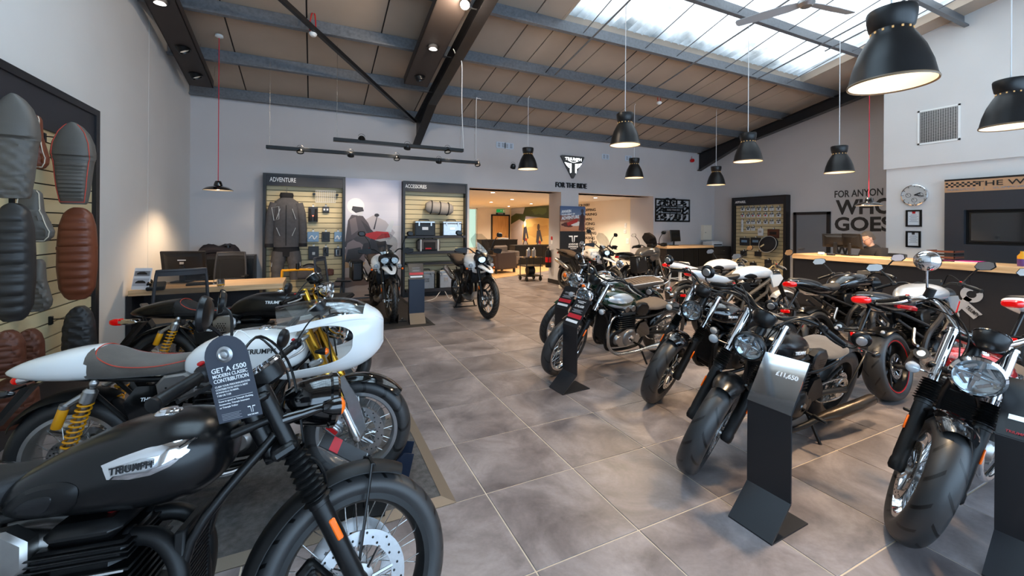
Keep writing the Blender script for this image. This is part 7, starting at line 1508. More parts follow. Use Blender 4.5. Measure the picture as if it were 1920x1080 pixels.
pr += [((86, 76, 78), [(0, 1.15), (.05, 1.6), (.12, 1.72), (.34, 1.70), (.45, 1.55), (.52, 1.38), (.48, 1.2), (.3, 1.15)]), ((120, 106, 106), [(.08, 1.62), (.2, 1.68), (.25, 1.4), (.12, 1.3)]), ((66, 58, 60), [(.30, 1.62), (.43, 1.5), (.62, 1.3), (.58, 1.22), (.42, 1.36)]), ((232, 230, 232), blob(.20, 1.90, .17, .17, 22, .0)), ((60, 56, 60), [(.14, 1.90), (.34, 1.88), (.36, 1.80), (.20, 1.76), (.12, 1.82)]), ((208, 206, 210), [(.20, 1.76), (.34, 1.79), (.33, 1.72), (.24, 1.70)])]
pr += [((186, 40, 40), [(.36, 1.32), (.62, 1.38), (.86, 1.36), (.90, 1.25), (.6, 1.2), (.42, 1.18)]), ((70, 64, 66), blob(.25, 1.12, .26, .14, 20, .2, .3, 5)), ((132, 116, 116), blob(.2, .92, .2, .28, 20, .15, .2, 6)), ((60, 56, 58), [(.0, .75), (.2, .70), (.35, .9), (.3, 1.05), (.05, 1.0)]), ((46, 42, 46), blob(.62, 1.0, .3, .2, 20, 0, .4, 8)), ((212, 212, 214), [(.8, 1.38), (.92, 1.62), (.98, 1.6), (.92, 1.36)]), ((52, 48, 52), blob(.62, 1.72, .05, .035)), ((60, 56, 60), [(.55, 1.42), (.62, 1.70), (.635, 1.70), (.58, 1.42)])]
flat(t, 'print', pr, (0, 0, 0), (1, 0, 0), (0, 0, 1))
# poster on the pillar
a_, b_ = at_y(1050, 386, YB - .02), at_y(1097, 388, YB - .02); W_ = b_.x - a_.x; zt, zm = 2.08, 1.42
t = thing('banner', 'banner on the pillar reading AWAKEN YOUR SPIRIT OF ADVENTURE', 'banner', (a_.x, YB - .03, .10)); m = MB(); m.b2((0, 0, 0), (W_, .02, zt - .1)); bn = m.obj('banner_panel', cardb, t, smooth=0); H0 = zm - .1; H1 = zt - .1
pr = grad((176, 116, 84), (196, 150, 120), 0, W_, H0, H0 + .25, 4) + grad((150, 92, 70), (128, 78, 66), 0, W_, H0 + .25, H0 + .42, 4) + grad((120, 130, 150), (70, 92, 130), 0, W_, H0 + .42, H1, 5) + [((92, 44, 34), blob(.22, H0 + .17, .18, .06, 18, 0, .5, 2)), ((220, 214, 206), blob(.5, H0 + .2, .2, .07, 16, 0, .3, 4)), ((60, 40, 40), [(W_ - .22, H0 + .02), (W_ - .16, H0 + .42), (W_ - .10, H0 + .5), (W_ - .04, H0 + .42), (W_ - .02, H0 + .02), (W_ - .1, H0 + .0)]), ((70, 60, 66), blob(W_ - .1, H0 + .54, .05, .06)), ((176, 46, 36), [(.2, H0 + .22), (W_ - .25, H0 + .34), (W_ - .25, H0 + .24), (.24, H0 + .14)])]
flat(t, 'print', pr, (0, 0, 0), (1, 0, 0), (0, 0, 1))
for s_, x_, z_, ww, hh in (('AWAKEN', .04, H0 + .47, .30, .075), ('YOUR SPIRIT OF', .04, H0 + .40, .42, .045), ('ADVENTURE', .04, H0 + .29, .56, .09)): text_fit(s_, letter_w, (x_, -.006, z_), (1, 0, .10), (0, 0, 1), ww, hh, bn, bold=.03)
for s in (-1, 1): m = MB(); m.add([Vector((W_ * .52 + s * a, -.004, z)) for a, z in ((.02, 1.20), (.15, 1.20), (.13, 1.165), (.05, 1.165), (.04, 1.05), (.015, 1.02))], [(0, 1, 2, 3, 4, 5)]); m.obj('emblem', letter_w, bn, smooth=0)
text_fit('ADVENTURE', letter_w, (W_ * .52 - .15, -.004, .95), (1, 0, 0), (0, 0, 1), .30, .045, bn, bold=.02); text_fit('EXPERIENCE', letter_w, (W_ * .52 - .15, -.004, .885), (1, 0, 0), (0, 0, 1), .30, .045, bn, bold=.02); text_fit('TRIUMPH', letter_w, (W_ * .52 - .1, -.004, .84), (1, 0, 0), (0, 0, 1), .2, .025, bn, bold=.01)
# fire extinguisher on the pillar side
xs_ = OX[1] - .09; pe = at_x(1028, 482, xs_); t = thing('fire_extinguisher', 'fire extinguisher with red label hung on the pillar side', 'extinguisher', (xs_, pe.y, pe.z - .28))
m = MB(); m.lathe([(0, 0), (.075, 0), (.08, .015), (.08, .40), (.06, .46), (.03, .48), (.028, .52), (0, .52)], n=24); b = m.obj('cylinder', black_m, t); m = MB(); m.lathe([(.0815, .14), (.083, .14), (.083, .28), (.0815, .28)], n=24, close=True); m.obj('label_band', red_m, b); m = MB(); m.tube(spl([(0, -.03, .53), (-.03, -.09, .50), (-.05, -.10, .36), (-.05, -.09, .14)], 5), .010, 8); m.obj('hose', rub, t); m = MB(); m.rbox((0, 0, .54), (.03, .11, .025), .006); m.rbox((0, -.03, .565), (.025, .12, .016), .005); m.obj('lever', steel_m, t); m = MB(); m.rbox((.055, 0, .42), (.06, .06, .10), .006); m.obj('wall_bracket', steel_m, t)
p_ = at_x(1035, 450, OX[1]); t = thing('notice', 'narrow red and white notice above the extinguisher', 'sign', (OX[1] - .004, p_.y, p_.z)); m = MB(); m.box((0, 0, 0), (.006, .10, .22)); b = m.obj('plate', white_m, t, smooth=0); m = MB(); m.box((-.004, 0, .05), (.002, .09, .10)); m.obj('red_field', red_m, b, smooth=0)
# plinth block at the pillar foot
p_ = at_z(1047, 539); t = thing('block', 'pale block on the floor at the foot of the pillar', 'block', (p_.x + .05, p_.y - .18, 0)); m = MB(); m.rbox((0, 0, .04), (.22, .16, .08), .01); m.obj('block_body', cream_m, t); m = MB(); m.rbox((0, 0, .083), (.18, .12, .006), .002); m.obj('cap', alu_m, t)
# ------------------------------------------------------------------ lounge beyond the opening
RX = 9.2
a_, b_ = at_x(959, 388, RX), at_x(1021, 465, RX); y0_, y1_ = min(b_.y, 15.4), 19.3; L_ = y1_ - y0_; t = thing('mural', 'large photo mural of two riders on a country road', 'mural', (RX, y1_, .12)); m = MB(); m.b2((-.02, -L_, 0), (0, 0, 2.32)); m.obj('panel', white_m, t, smooth=0)
mw = L_
pr = grad((166, 156, 160), (176, 168, 172), 0, mw * .40, 0, 1.75, 3) + grad((150, 150, 172), (190, 196, 214), 0, mw, 1.75, 2.32, 4) + [((206, 172, 104), [(mw * .2, 1.1), (mw * .45, 1.75), (mw, 1.85), (mw, 0), (mw * .4, 0), (mw * .3, .6)]), ((190, 150, 84), blob(mw * .75, 1.2, mw * .3, .3, 20, 0, .4, 9)), ((60, 76, 44), [(0, 1.5), (mw * .25, 1.75), (mw * .4, 1.6), (mw * .42, 1.9), (mw, 1.75), (mw, 2.32), (mw * .4, 2.32), (mw * .35, 2.0), (mw * .15, 2.05), (0, 1.9)]), ((84, 104, 58), blob(mw * .75, 2.1, mw * .18, .15, 20, 0, .5, 11)), ((168, 158, 158), [(0, 0), (mw * .45, 0), (mw * .33, .7), (mw * .35, 1.3), (mw * .3, 1.55), (mw * .1, 1.2), (0, 1.3)])]
for cx, s_ in ((mw * .42, 1.), (mw * .76, .9)):
    pr += [((52, 50, 56), blob(cx, .42 * s_, .28, .40 * s_, 18, 0, .2, 2)), ((160, 160, 168), blob(cx, .55 * s_, .16, .16)), ((150, 40, 40), blob(cx + .05, .78 * s_, .13, .07)), ((50, 52, 66), [(cx - .28, .75 * s_), (cx - .2, 1.35 * s_), (cx + .1, 1.4 * s_), (cx + .32, .85 * s_), (cx + .2, .8 * s_), (cx + .05, 1.1 * s_), (cx - .05, .7 * s_)]), ((226, 226, 228) if s_ == 1. else (66, 48, 40), blob(cx - .06, 1.53 * s_, .12, .15))]
flat(t, 'print', pr, (-.02, 0, 0), (0, -1, 0), (0, 0, 1))
dx0, dx1 = at_y(923, 404, 19.5).x, at_y(953, 404, 19.5).x
q = MB(); q.b2((dx0 - .07, 19.44, 0), (dx0, 19.5, 2.12)); q.b2((dx1, 19.44, 0), (dx1 + .07, 19.5, 2.12)); q.b2((dx0 - .07, 19.44, 2.05), (dx1 + .07, 19.5, 2.12)); dr = struct(q.obj('door_1', frame_m, smooth=0)); q = MB(); q.b2((dx0, 19.46, 0), (dx1, 19.49, 2.05)); q.obj('door_leaf', oak_z, dr, smooth=0); q = MB(); q.cyl((dx1 - .12, 19.42, 1.0), (dx1 - .25, 19.42, 1.0), .012, 8); q.obj('door_handle', steel_m, dr)
dxm = (dx0 + dx1) / 2; t = thing('exit_sign', 'green and white running man exit sign above the oak door', 'sign', (dxm, 19.47, 2.24)); m = MB(); m.rbox((0, 0, .07), (.45, .05, .15), .006); b = m.obj('sign_box', mat('exit_green', sr(20, 130, 70), .4, emit=sr(20, 140, 70), es=.6), t)
m = MB(); m.box((.16, -.027, .07), (.10, .003, .11)); m.obj('arrow_field', letter_w, b, smooth=0); m = MB(); m.prism([(-.03, .03), (.0, .07), (-.02, .10), (.02, .12), (.05, .08), (.03, .03), (.02, .06)], lambda x, y, q_: (x, q_, y), -.030, -.026); m.obj('running_man', letter_w, b, smooth=0)
t = thing('door_plate', 'small black name plate above the oak door', 'sign', (dxm, 19.48, 2.13)); m = MB(); m.box((0, 0, .035), (.50, .02, .08)); b = m.obj('plate', mblack_m, t, smooth=0); m = MB(); m.box((0, -.011, .037), (.3, .002, .02)); m.obj('print_line', letter_w, b, smooth=0)
# sofa and lounge furniture
sofam = mat('sofa_brown', sr(62, 48, 44), .7, bump=.2, bs=80)
p_ = at_z(944, 513); t = thing('armchair', 'dark brown low armchair seen from behind in the lounge', 'armchair', (p_.x, p_.y + .35, 0), math.radians(18))
m = MB(); m.rbox((0, 0, .27), (.78, .72, .26), .03); m.obj('seat', sofam, t); m = MB(); m.rbox((0, -.33, .42), (.80, .14, .56), .03); m.obj('backrest', sofam, t)
for s in (-1, 1):
    m = MB(); m.rbox((s * .40, .0, .38), (.14, .74, .44), .03); m.obj('arm', sofam, t)
    for y_ in (-.3, .3): m = MB(); m.b2((s * .40 - .03, y_ - .03, 0), (s * .40 + .03, y_ + .03, .16)); m.obj('leg', frame_m, t, smooth=0)
p2 = at_y(955, 470, p_.y + 1.0); t = thing('armchair', 'grey tub armchair behind the brown one in the lounge', 'armchair', (p2.x + .1, p_.y + 1.5, 0), math.radians(200)); m = MB(); m.rbox((0, 0, .3), (.7, .66, .3), .04); m.obj('seat', mat('sofa_grey', sr(96, 86, 80), .8), t); m = MB(); m.rbox((0, -.28, .56), (.66, .14, .52), .05); m.obj('backrest', MATS['sofa_grey'], t)
for s in (-1, 1):
    m = MB(); m.rbox((s * .35, .02, .46), (.12, .62, .34), .04); m.obj('arm', MATS['sofa_grey'], t)
    for y_ in (-.25, .25): m = MB(); m.b2((s * .3 - .02, y_ - .02, 0), (s * .3 + .02, y_ + .02, .16)); m.obj('leg', frame_m, t, smooth=0)
def black_unit(x0, y0, x1, y1, h, label):
    t = thing('low_unit', label, 'cabinet', (x0, y0, 0)); m = MB(); m.b2((0, 0, .04), (x1 - x0, y1 - y0, h - .03)); m.obj('carcass', frame_m, t, smooth=0); m = MB(); m.b2((-.02, -.02, h - .03), (x1 - x0 + .02, y1 - y0 + .02, h)); m.obj('top', black_m, t, smooth=0)
    n = max(1, int((x1 - x0) / .5))
    for k in range(n): m = MB(); w_ = (x1 - x0) / n; m.b2((k * w_ + .01, -.015, .06), ((k + 1) * w_ - .01, 0, h - .05)); m.obj('door', mblack_m, t, smooth=0)
    return t
u0 = at_z(985, 498); black_unit(u0.x - .5, u0.y - .1, u0.x + 1.3, u0.y + .4, .80, 'black storage unit below the mural in the lounge')
u1 = at_y(935, 470, 16.5); black_unit(u1.x - .8, 16.5, u1.x + .9, 17.0, .95, 'black reception unit before the oak door')
t = thing('papers', 'stack of papers on the reception unit before the oak door', 'papers', (u1.x + .3, 16.75, .95)); 
for k in range(3): m = MB(); m.box((.02 * k, 0, .012 + .018 * k), (.4, .28, .016), Matrix.Rotation(.15 * k, 3, 'Z')); m.obj('sheaf', (white_m, pk_w, letter_w)[k], t, smooth=0)
# trolley with two oil cans
p_ = at_z(1003, 526); t = thing('tool_trolley', 'black wheeled trolley with glass shelf beside the pillar', 'trolley', (p_.x - .1, p_.y + .1, 0))
for s in (-1, 1):
    for y_ in (-.2, .2): m = MB(); m.lathe([(0, -.02), (.06, -.02), (.065, 0), (.06, .02), (0, .02)], (s * .22, y_, .065), (1, 0, 0), 18); m.obj('castor', rub, t); m = MB(); m.cyl((s * .22, y_, .1), (s * .22, y_, .66), .014, 8); m.obj('upright', black_m, t)
for z_, mm in ((.14, black_m), (.42, black_m), (.66, glass_m)): m = MB(); m.rbox((0, 0, z_), (.56, .5, .02), .005); m.obj('shelf', mm, t)
m = MB(); m.lathe([(0, -.1), (.12, -.1), (.13, 0), (.12, .1), (0, .1)], (0, 0, .28), (1, 0, 0), 18); m.obj('reel', carb, t)
for k in range(2): q = MB(); tt = thing('oil_can', ('left of two silver oil cans on the trolley', 'right of two silver oil cans on the trolley')[k], 'can', (p_.x - .22 + .17 * k, p_.y, .67)); q.rbox((0, 0, .11), (.11, .08, .22), .02); q.obj('can_body', alu_m, tt); q = MB(); q.cyl((.02, 0, .22), (.02, 0, .27), .02, 12); q.obj('cap', white_m, tt)
# lounge downlights
for i, (px, py) in enumerate(((924, 361), (960, 374), (921, 379), (996, 382), (1116, 371))):
    d = ray(px, py); k = (HD - CAM_H) / d.z; p = d * k + Vector((0, 0, CAM_H))
    if p.y < YB + .7: p = Vector((p.x * (YB + .8) / p.y, YB + .8, HD))
    t = thing('downlight', ('recessed downlight nearest the opening in the lounge ceiling', 'recessed downlight, second from the opening at the right', 'recessed downlight above the lounge armchairs', 'recessed downlight above the mural', 'recessed downlight in the right-hand opening')[i], 'downlight', (p.x, p.y, HD)); m = MB(); m.lathe([(.055, 0), (.075, 0), (.075, -.006), (.055, -.004)], n=24, close=True); m.obj('trim_ring', steel_m, t); m = MB(); m.lathe([(0, -.001), (.055, -.001)], n=20); m.obj('lamp', cool_bulb, t)
    l = bpy.data.lights.new('downlight_light', 'SPOT'); l.energy = 150; l.color = WARM2; l.spot_size = math.radians(130); l.spot_blend = .7; l.shadow_soft_size = .06; o = bpy.data.objects.new('downlight_light', l); COL.objects.link(o); o.parent = t; o.location = (0, 0, -.02)
for x_, y_, la in ((5.2, 16.5, 'recessed downlight deep in the lounge ceiling at the left'), (8.2, 17.5, 'recessed downlight by the oak door of the lounge'), (7.6, 11.6, 'recessed downlight in the lounge ceiling behind the pillar')):
    t = thing('downlight', la, 'downlight', (x_, y_, HD), group='deep lounge downlights'); m = MB(); m.lathe([(.055, 0), (.075, 0), (.075, -.006), (.055, -.004)], n=24, close=True); m.obj('trim_ring', steel_m, t); m = MB(); m.lathe([(0, -.001), (.055, -.001)], n=20); m.obj('lamp', cool_bulb, t)
    l = bpy.data.lights.new('downlight_light', 'SPOT'); l.energy = 200; l.color = WARM2; l.spot_size = math.radians(140); l.spot_blend = .7; l.shadow_soft_size = .06; o = bpy.data.objects.new('downlight_light', l); COL.objects.link(o); o.parent = t; o.location = (0, 0, -.02)
# wall lettering in the right-hand opening
t = thing('painted_lettering', 'column of black capitals starting FOR EVERY in the right-hand opening', 'lettering', (RX, 13.2, 1.0))
for k, (s_, px0, px1, py) in enumerate((('FOR EVERY', 1085, 1106, 388), ('DROPPING', 1088, 1117, 397), ('GLARING', 1088, 1119, 405), ('DOWN', 1089, 1109, 414), ('RACING', 1090, 1115, 422), ('WINDING', 1090, 1114, 431), ('STREAKING', 1089, 1118, 439), ('CHASING', 1090, 1115, 448), ('TING', 1104, 1119, 456))):
    a_, b_ = at_x(px0, py, RX - .003), at_x(px1, py, RX - .003); hh = 5.2 * (b_ - Vector((0, 0, CAM_H))).dot(AX_F) / FPX
    text_fit(s_, letter_d, (-.003, a_.y - 13.2, a_.z - 1.0), (0, -1, 0), (0, 0, 1), a_.y - b_.y, hh, t, bold=.02)
for i, (px, py, w_, h_) in enumerate(((1173, 423, .10, .16), (1172, 434, .12, .12), (1177, 452, .14, .18))):
    p = at_x(px, py, 9.1 if px > 1181 else RX); t = thing('switch_plate', ('upper thermostat plate in the right-hand opening', 'middle switch plate in the right-hand opening', 'lower socket plate in the right-hand opening')[i], 'switch', (RX - .006, p.y, p.z)); m = MB(); m.rbox((0, 0, 0), (.012, w_, h_), .003); b = m.obj('plate', white_m, t); m = MB(); m.rbox((-.008, 0, 0), (.006, w_ * .4, h_ * .35), .002); m.obj('rocker', pk_w, b)
# ================================================================== service counter and right-hand walls
CX0, CY1, CT = 8.5, 4.97, 1.045
t = thing('service_counter', 'long black counter with oak top along the right', 'counter', (CX0, -2.3, 0)); CL = CY1 + 2.3
m = MB(); m.rbox((.36, CL / 2, CT - .045), (.80, CL, .09), .004); m.obj('worktop', oak_y, t)
n_ = 6
for k in range(n_): m = MB(); m.b2((.03, CL * k / n_ + .002, .08), (.05, CL * (k + 1) / n_ - .002, CT - .09)); m.obj('front_panel', mat_get('counter_black') if k else mat('counter_black', sr(26, 26, 30), .5), t, smooth=0)
m = MB(); m.b2((.05, CL - .06, 0), (.70, CL - .03, CT - .09)); m.obj('end_panel', frame_m, t, smooth=0); m = MB(); m.b2((.06, 0, 0), (.08, CL - .06, .08)); m.obj('plinth', black_m, t, smooth=0)
# crossed tools emblem on the counter front
ex_ = CX0 + .028
def ep(px, py): p = at_x(px, py, ex_); return (p.y, p.z)
t = thing('tool_emblem', 'pale crossed spanner and screwdriver emblem on the counter front', 'emblem', (ex_, 0, 0)); em = mat('emblem_silver', sr(178, 180, 184), .4, .3)
fn = lambda o: (lambda a, b, q: Vector((-.002 - q - o, a, b)))
def quad(p, q, w0, w1): p, q = Vector(p), Vector(q); d = (q - p).normalized(); n = Vector((-d.y, d.x)); return [tuple(p + n * w0), tuple(q + n * w1), tuple(q - n * w1), tuple(p - n * w0)]
m = MB(); m.prism(quad(ep(1773, 544), ep(1806, 570), .022, .022), fn(0), 0, .006); m.obj('screwdriver_blade', em, t, smooth=0)
hd_ = quad(ep(1802, 566), ep(1834, 594), .06, .06); m = MB(); m.prism(hd_, fn(.002), 0, .006); h_ = m.obj('screwdriver_handle', em, t, smooth=0)
A_, B_ = Vector(ep(1808, 574)), Vector(ep(1832, 593)); dv = (B_ - A_); text_fit('TRIUMPH', letter_k, (-.0105, A_.x - .01, A_.y - .02), (0, dv.x, dv.y), (0, -dv.y, dv.x) if False else (0, dv.y, -dv.x), dv.length * .95, .05, h_, bold=.02)
m = MB(); m.prism(quad(ep(1786, 586), ep(1818, 558), .038, .038), fn(.004), 0, .006); m.obj('spanner_shaft', em, t, smooth=0)
for (c0, dirp, R_) in ((ep(1822, 552), ep(1840, 540), .115), (ep(1782, 589), ep(1770, 600), .10)):
    c = Vector(c0); d = (Vector(dirp) - c).normalized(); a0 = math.atan2(d.y, d.x); P = []
    for k in range(25): a = a0 + .45 + (2 * PI - .9) * k / 24; P.append((c.x + R_ * math.cos(a), c.y + R_ * math.sin(a)))
    P2 = [(c.x + R_ * .45 * math.cos(a0 + .45 + (2 * PI - .9) * k / 24), c.y + R_ * .45 * math.sin(a0 + .45 + (2 * PI - .9) * k / 24)) for k in range(25)]
    m = MB(); m.loft([[fn(.004)(*P[k], 0), fn(.004)(*P2[k], 0), fn(.004)(*P2[k], .006), fn(.004)(*P[k], .006)] for k in range(25)]); m.obj('spanner_jaw', em, t, smooth=0)
# things on and behind the counter
def on_counter(px, py): return at_z(px, py, CT)
p_ = at_x(1598, 478, 8.95); monitor(Vector((8.95, p_.y, CT)), 62, 'black monitor on the counter beside the seated man', .46, .27, -8)
p_ = at_x(1578, 478, 9.05); monitor(Vector((9.1, p_.y + .12, CT)), 100, 'second black monitor at the far side of the counter', .44, .26, -8)
p_ = on_counter(1540, 478); t = thing('card_holder', 'white business card holder on the counter', 'card holder', p_); m = MB(); m.rbox((0, 0, .025), (.08, .11, .04), .004); b = m.obj('tray', pane_m, t); m = MB(); m.box((0, 0, .03), (.05, .09, .045), Matrix.Rotation(.2, 3, 'Y')); m.obj('cards', white_m, t, smooth=0)
p_ = on_counter(1558, 479); t = thing('desk_calculator', 'small dark box beside the card holder on the counter', 'box', p_); m = MB(); m.rbox((0, 0, .02), (.09, .11, .04), .006); b = m.obj('case', pk_d, t); m = MB(); m.box((-.02, 0, .041), (.03, .09, .002)); m.obj('display', blist, b, smooth=0)
p_ = at_x(1772, 483, 8.9); t = thing('letter_tray', 'stack of brown and black letter trays on the counter', 'letter tray', (8.9, p_.y, CT))
for k in range(4):
    m = MB(); m.b2((-.17, -.16, .006 + .045 * k), (.17, .16, .012 + .045 * k)); m.b2((-.17, -.16, .012 + .045 * k), (-.16, .16, .035 + .045 * k)); m.b2((-.17, .15, .012 + .045 * k), (.17, .16, .035 + .045 * k)); m.b2((-.17, -.16, .012 + .045 * k), (.17, -.15, .035 + .045 * k)); m.obj('tray', sdbrown if k % 2 else carb, t, smooth=0)
p_ = at_x(1815, 485, 8.9); t = thing('folder', 'pink folder lying on the counter below the screen', 'folder', (8.85, p_.y, CT)); m = MB(); m.box((0, 0, .012), (.24, .42, .02)); b = m.obj('sheets', white_m, t, smooth=0); m = MB(); m.box((0, 0, .025), (.25, .43, .005)); m.obj('cover', mat('folder_pink', sr(196, 44, 140), .5), b, smooth=0)
p_ = at_x(1917, 485, 8.75); t = thing('bottle', 'yellow and purple bottle at the right end of the counter', 'bottle', (8.75, p_.y, CT)); m = MB(); m.lathe([(0, 0), (.045, 0), (.048, .01), (.048, .10), (0, .10)], n=20); m.obj('lower_body', mat('bottle_purple', sr(96, 60, 120), .4), t); m = MB(); m.lathe([(.048, .10), (.048, .14), (.02, .18), (.02, .205), (0, .205)], n=20); m.obj('upper_body', ohl_y, t)
# seated man behind the counter
pp = at_x(1637, 470, 9.62); t = thing('person', 'man in a black jacket with glasses sitting behind the counter, looking down', 'person', (9.62, pp.y, .09), math.radians(150))
def skin_mesh(verts, edges, radii, root, mt_, name, parent, lv=2):
    me = bpy.data.meshes.new(name); me.from_pydata(verts, edges, []); ob = bpy.data.objects.new(name, me); COL.objects.link(ob); md = ob.modifiers.new('s', 'SKIN'); md.use_smooth_shade = True
    for v, r in zip(me.skin_vertices[0].data, radii): v.radius = r if isinstance(r, tuple) else (r, r)
    me.skin_vertices[0].data[root].use_root = True; sd = ob.modifiers.new('d', 'SUBSURF'); sd.levels = lv; sd.render_levels = lv
    dg = bpy.context.evaluated_depsgraph_get(); m2 = bpy.data.meshes.new_from_object(ob.evaluated_get(dg)); bpy.data.objects.remove(ob); m2.materials.clear(); m2.materials.append(mt_); m2.polygons.foreach_set('use_smooth', [True] * len(m2.polygons)); return place(m2, name, parent)
skin_m = mat('skin', sr(206, 160, 134), .55); hair_m = mat('hair_grey', sr(92, 80, 70), .8, bump=.6, bs=140)
# local: +x forward
V = [(0, 0, .50), (-.02, 0, .75), (.0, 0, .98), (.03, 0, 1.10), (.06, 0, 1.17), (.10, 0, 1.25), (.125, 0, 1.33)]; E = [(i, i + 1) for i in range(6)]; Rr = [.12, .12, .10, .06, .055, .07, .06]
for s in (-1, 1):
    b = len(V); V += [(.0, s * .17, 1.04), (.06, s * .24, .80), (.30, s * .16, .86), (.38, s * .13, .90)]; E += [(2, b), (b, b + 1), (b + 1, b + 2), (b + 2, b + 3)]; Rr += [.05, .045, .035, .03]
    h0 = b + 3
    for k, (dy, L_) in enumerate(((-.03, .075), (-.01, .085), (.01, .08), (.03, .065))):
        c = len(V); V += [(.42, s * .13 + dy, .905), (.42 + L_ * .55, s * .13 + dy, .90), (.42 + L_, s * .13 + dy, .88)]; E += [(h0, c), (c, c + 1), (c + 1, c + 2)]; Rr += [.010, .009, .008]
    c = len(V); V += [(.39, s * .13 - s * .035, .90), (.43, s * .13 - s * .055, .89)]; E += [(h0, c), (c, c + 1)]; Rr += [.011, .009]
    b = len(V); V += [(.03, s * .10, .50), (.42, s * .12, .52), (.40, s * .12, .12), (.50, s * .12, .05)]; E += [(0, b), (b, b + 1), (b + 1, b + 2), (b + 2, b + 3)]; Rr += [.09, .065, .045, .04]
body_o = skin_mesh(V, E, Rr, 0, skin_m, 'body', t)
V = [(-.02, 0, .62), (-.02, 0, .78), (.0, 0, .96), (.01, 0, 1.08), (.045, 0, 1.145)]; E = [(0, 1), (1, 2), (2, 3), (3, 4)]; Rr = [(.17, .15), (.18, .16), (.19, .17), (.14, .13), (.085, .085)]
for s in (-1, 1): b = len(V); V += [(.0, s * .19, 1.03), (.06, s * .255, .80), (.30, s * .165, .86)]; E += [(2, b), (b, b + 1), (b + 1, b + 2)]; Rr += [.09, .068, .05]
skin_mesh(V, E, Rr, 0, black_f, 'jacket', t)
V = [(-.0, 0, .55)]; E = []; Rr = [(.16, .14)]
for s in (-1, 1): b = len(V); V += [(.05, s * .10, .52), (.42, s * .12, .53), (.40, s * .12, .14)]; E += [(0, b), (b, b + 1), (b + 1, b + 2)]; Rr += [.105, .08, .06]
skin_mesh(V, E, Rr, 0, pk_d, 'trousers', t)
Rh = Matrix.Rotation(math.radians(28), 3, 'Y'); hc_ = Vector((.10, 0, 1.27)); HP = lambda x, y, z: hc_ + Rh @ Vector((x, y, z))
m = MB(); sec = []
for z_, rx, ry, ox in ((-.125, .03, .03, .045), (-.11, .055, .05, .03), (-.075, .085, .066, .012), (-.03, .098, .074, .0), (.02, .102, .077, -.004), (.06, .098, .074, -.008), (.095, .078, .06, -.014), (.115, .045, .035, -.018), (.122, .01, .01, -.02)): sec.append([HP(ox + rx * math.cos(a), ry * math.sin(a), z_) for a in [2 * PI * k / 20 for k in range(20)]])
m.loft(sec); m.loft([[HP(x_, y_, z_) for x_, y_, z_ in ((.09, -.012, .015), (.09, .012, .015), (.10, .008, .02), (.10, -.008, .02))], [HP(x_, y_, z_) for x_, y_, z_ in ((.088, -.018, -.035), (.088, .018, -.035), (.122, .010, -.03), (.122, -.010, -.03))]])
for s in (-1, 1): m.ell(HP(.0, s * .078, -.01), (.022, .01, .034), 10, 6)
fc = m.obj('head', skin_m, t); m = MB(); m.ell(HP(.088, 0, -.062), (.012, .026, .006), 12, 6); m.obj('mouth', mat('lips', sr(170, 104, 92), .6), fc)
for s in (-1, 1): m = MB(); m.ell(HP(.090, s * .032, .005), (.010, .015, .009), 12, 6); m.obj('eye', letter_w, fc); m = MB(); m.tube([HP(.103 + .006 * math.cos(a) * 0, s * .034 + .024 * math.cos(a), .004 + .016 * math.sin(a)) for a in [2 * PI * k / 16 for k in range(16)]], .0025, 5, closed=True); m.tube([HP(.10, s * .058, .008), HP(.0, s * .082, .012)], .002, 5); m.obj('glasses_rim', black_m, fc)
m = MB(); sec = []
for z_, rx, ry, ox in ((-.06, .07, .076, -.05), (-.01, .092, .082, -.028), (.04, .104, .084, -.012), (.085, .098, .074, -.012), (.118, .066, .05, -.016), (.133, .02, .02, -.018)): sec.append([HP(ox + rx * math.cos(a) * (1 if math.cos(a) < 0 or z_ > .05 else .55), ry * math.sin(a), z_) for a in [2 * PI * k / 20 for k in range(20)]])
m.loft(sec); m.obj('hair', hair_m, t)
office_chair(9.75, pp.y - .12, 60, 'black mesh office chair under the seated man at the counter')
# wall vent, clock, frames, workshop board on the near right wall
UX = XN - .04
a_, b_ = at_x(1721, 208, UX), at_x(1801, 262, UX); c_ = at_x(1801, 194, UX); t = thing('vent_grille', 'large white framed ventilation grille high on the right wall', 'vent', (UX, b_.y, b_.z)); w_, h_ = a_.y - b_.y, c_.z - b_.z
m = MB(); m.b2((-.012, .0, 0), (0, w_, .03)); m.b2((-.012, 0, h_ - .03), (0, w_, h_)); m.b2((-.012, 0, 0), (0, .03, h_)); m.b2((-.012, w_ - .03, 0), (0, w_, h_)); m.obj('frame', white_m, t, smooth=0); m = MB(); m.b2((-.003, .03, .03), (-.001, w_ - .03, h_ - .03)); bk = m.obj('core', pk_d, t, smooth=0)
for k in range(22): m = MB(); z_ = .03 + (h_ - .06) * (k + .5) / 22; m.b2((-.012, .03, z_ - .004), (-.003, w_ - .03, z_ + .004)); m.obj('louvre', alu_m, bk, smooth=0)
for k in range(16): m = MB(); y_ = .03 + (w_ - .06) * (k + .5) / 16; m.b2((-.010, y_ - .003, .03), (-.004, y_ + .003, h_ - .03)); m.obj('fin', alu_m, bk, smooth=0)
p_ = at_x(1716, 366, XN); D_ = (p_ - Vector((0, 0, CAM_H))).dot(AX_F); r_ = 19.5 * D_ / FPX; t = thing('round_clock', 'round silver wall clock with three sub-dials', 'clock', p_)
m = MB(); m.lathe([(0, 0), (r_, 0), (r_ * 1.02, .02), (r_, .045), (r_ * .93, .05), (r_ * .9, .035)], axis=(-1, 0, 0), n=40); m.obj('case', chrome_m, t); m = MB(); m.lathe([(0, .034), (r_ * .92, .034)], axis=(-1, 0, 0), n=40); fc = m.obj('dial', mat('dial_silver', sr(190, 190, 188), .4, .2), t)
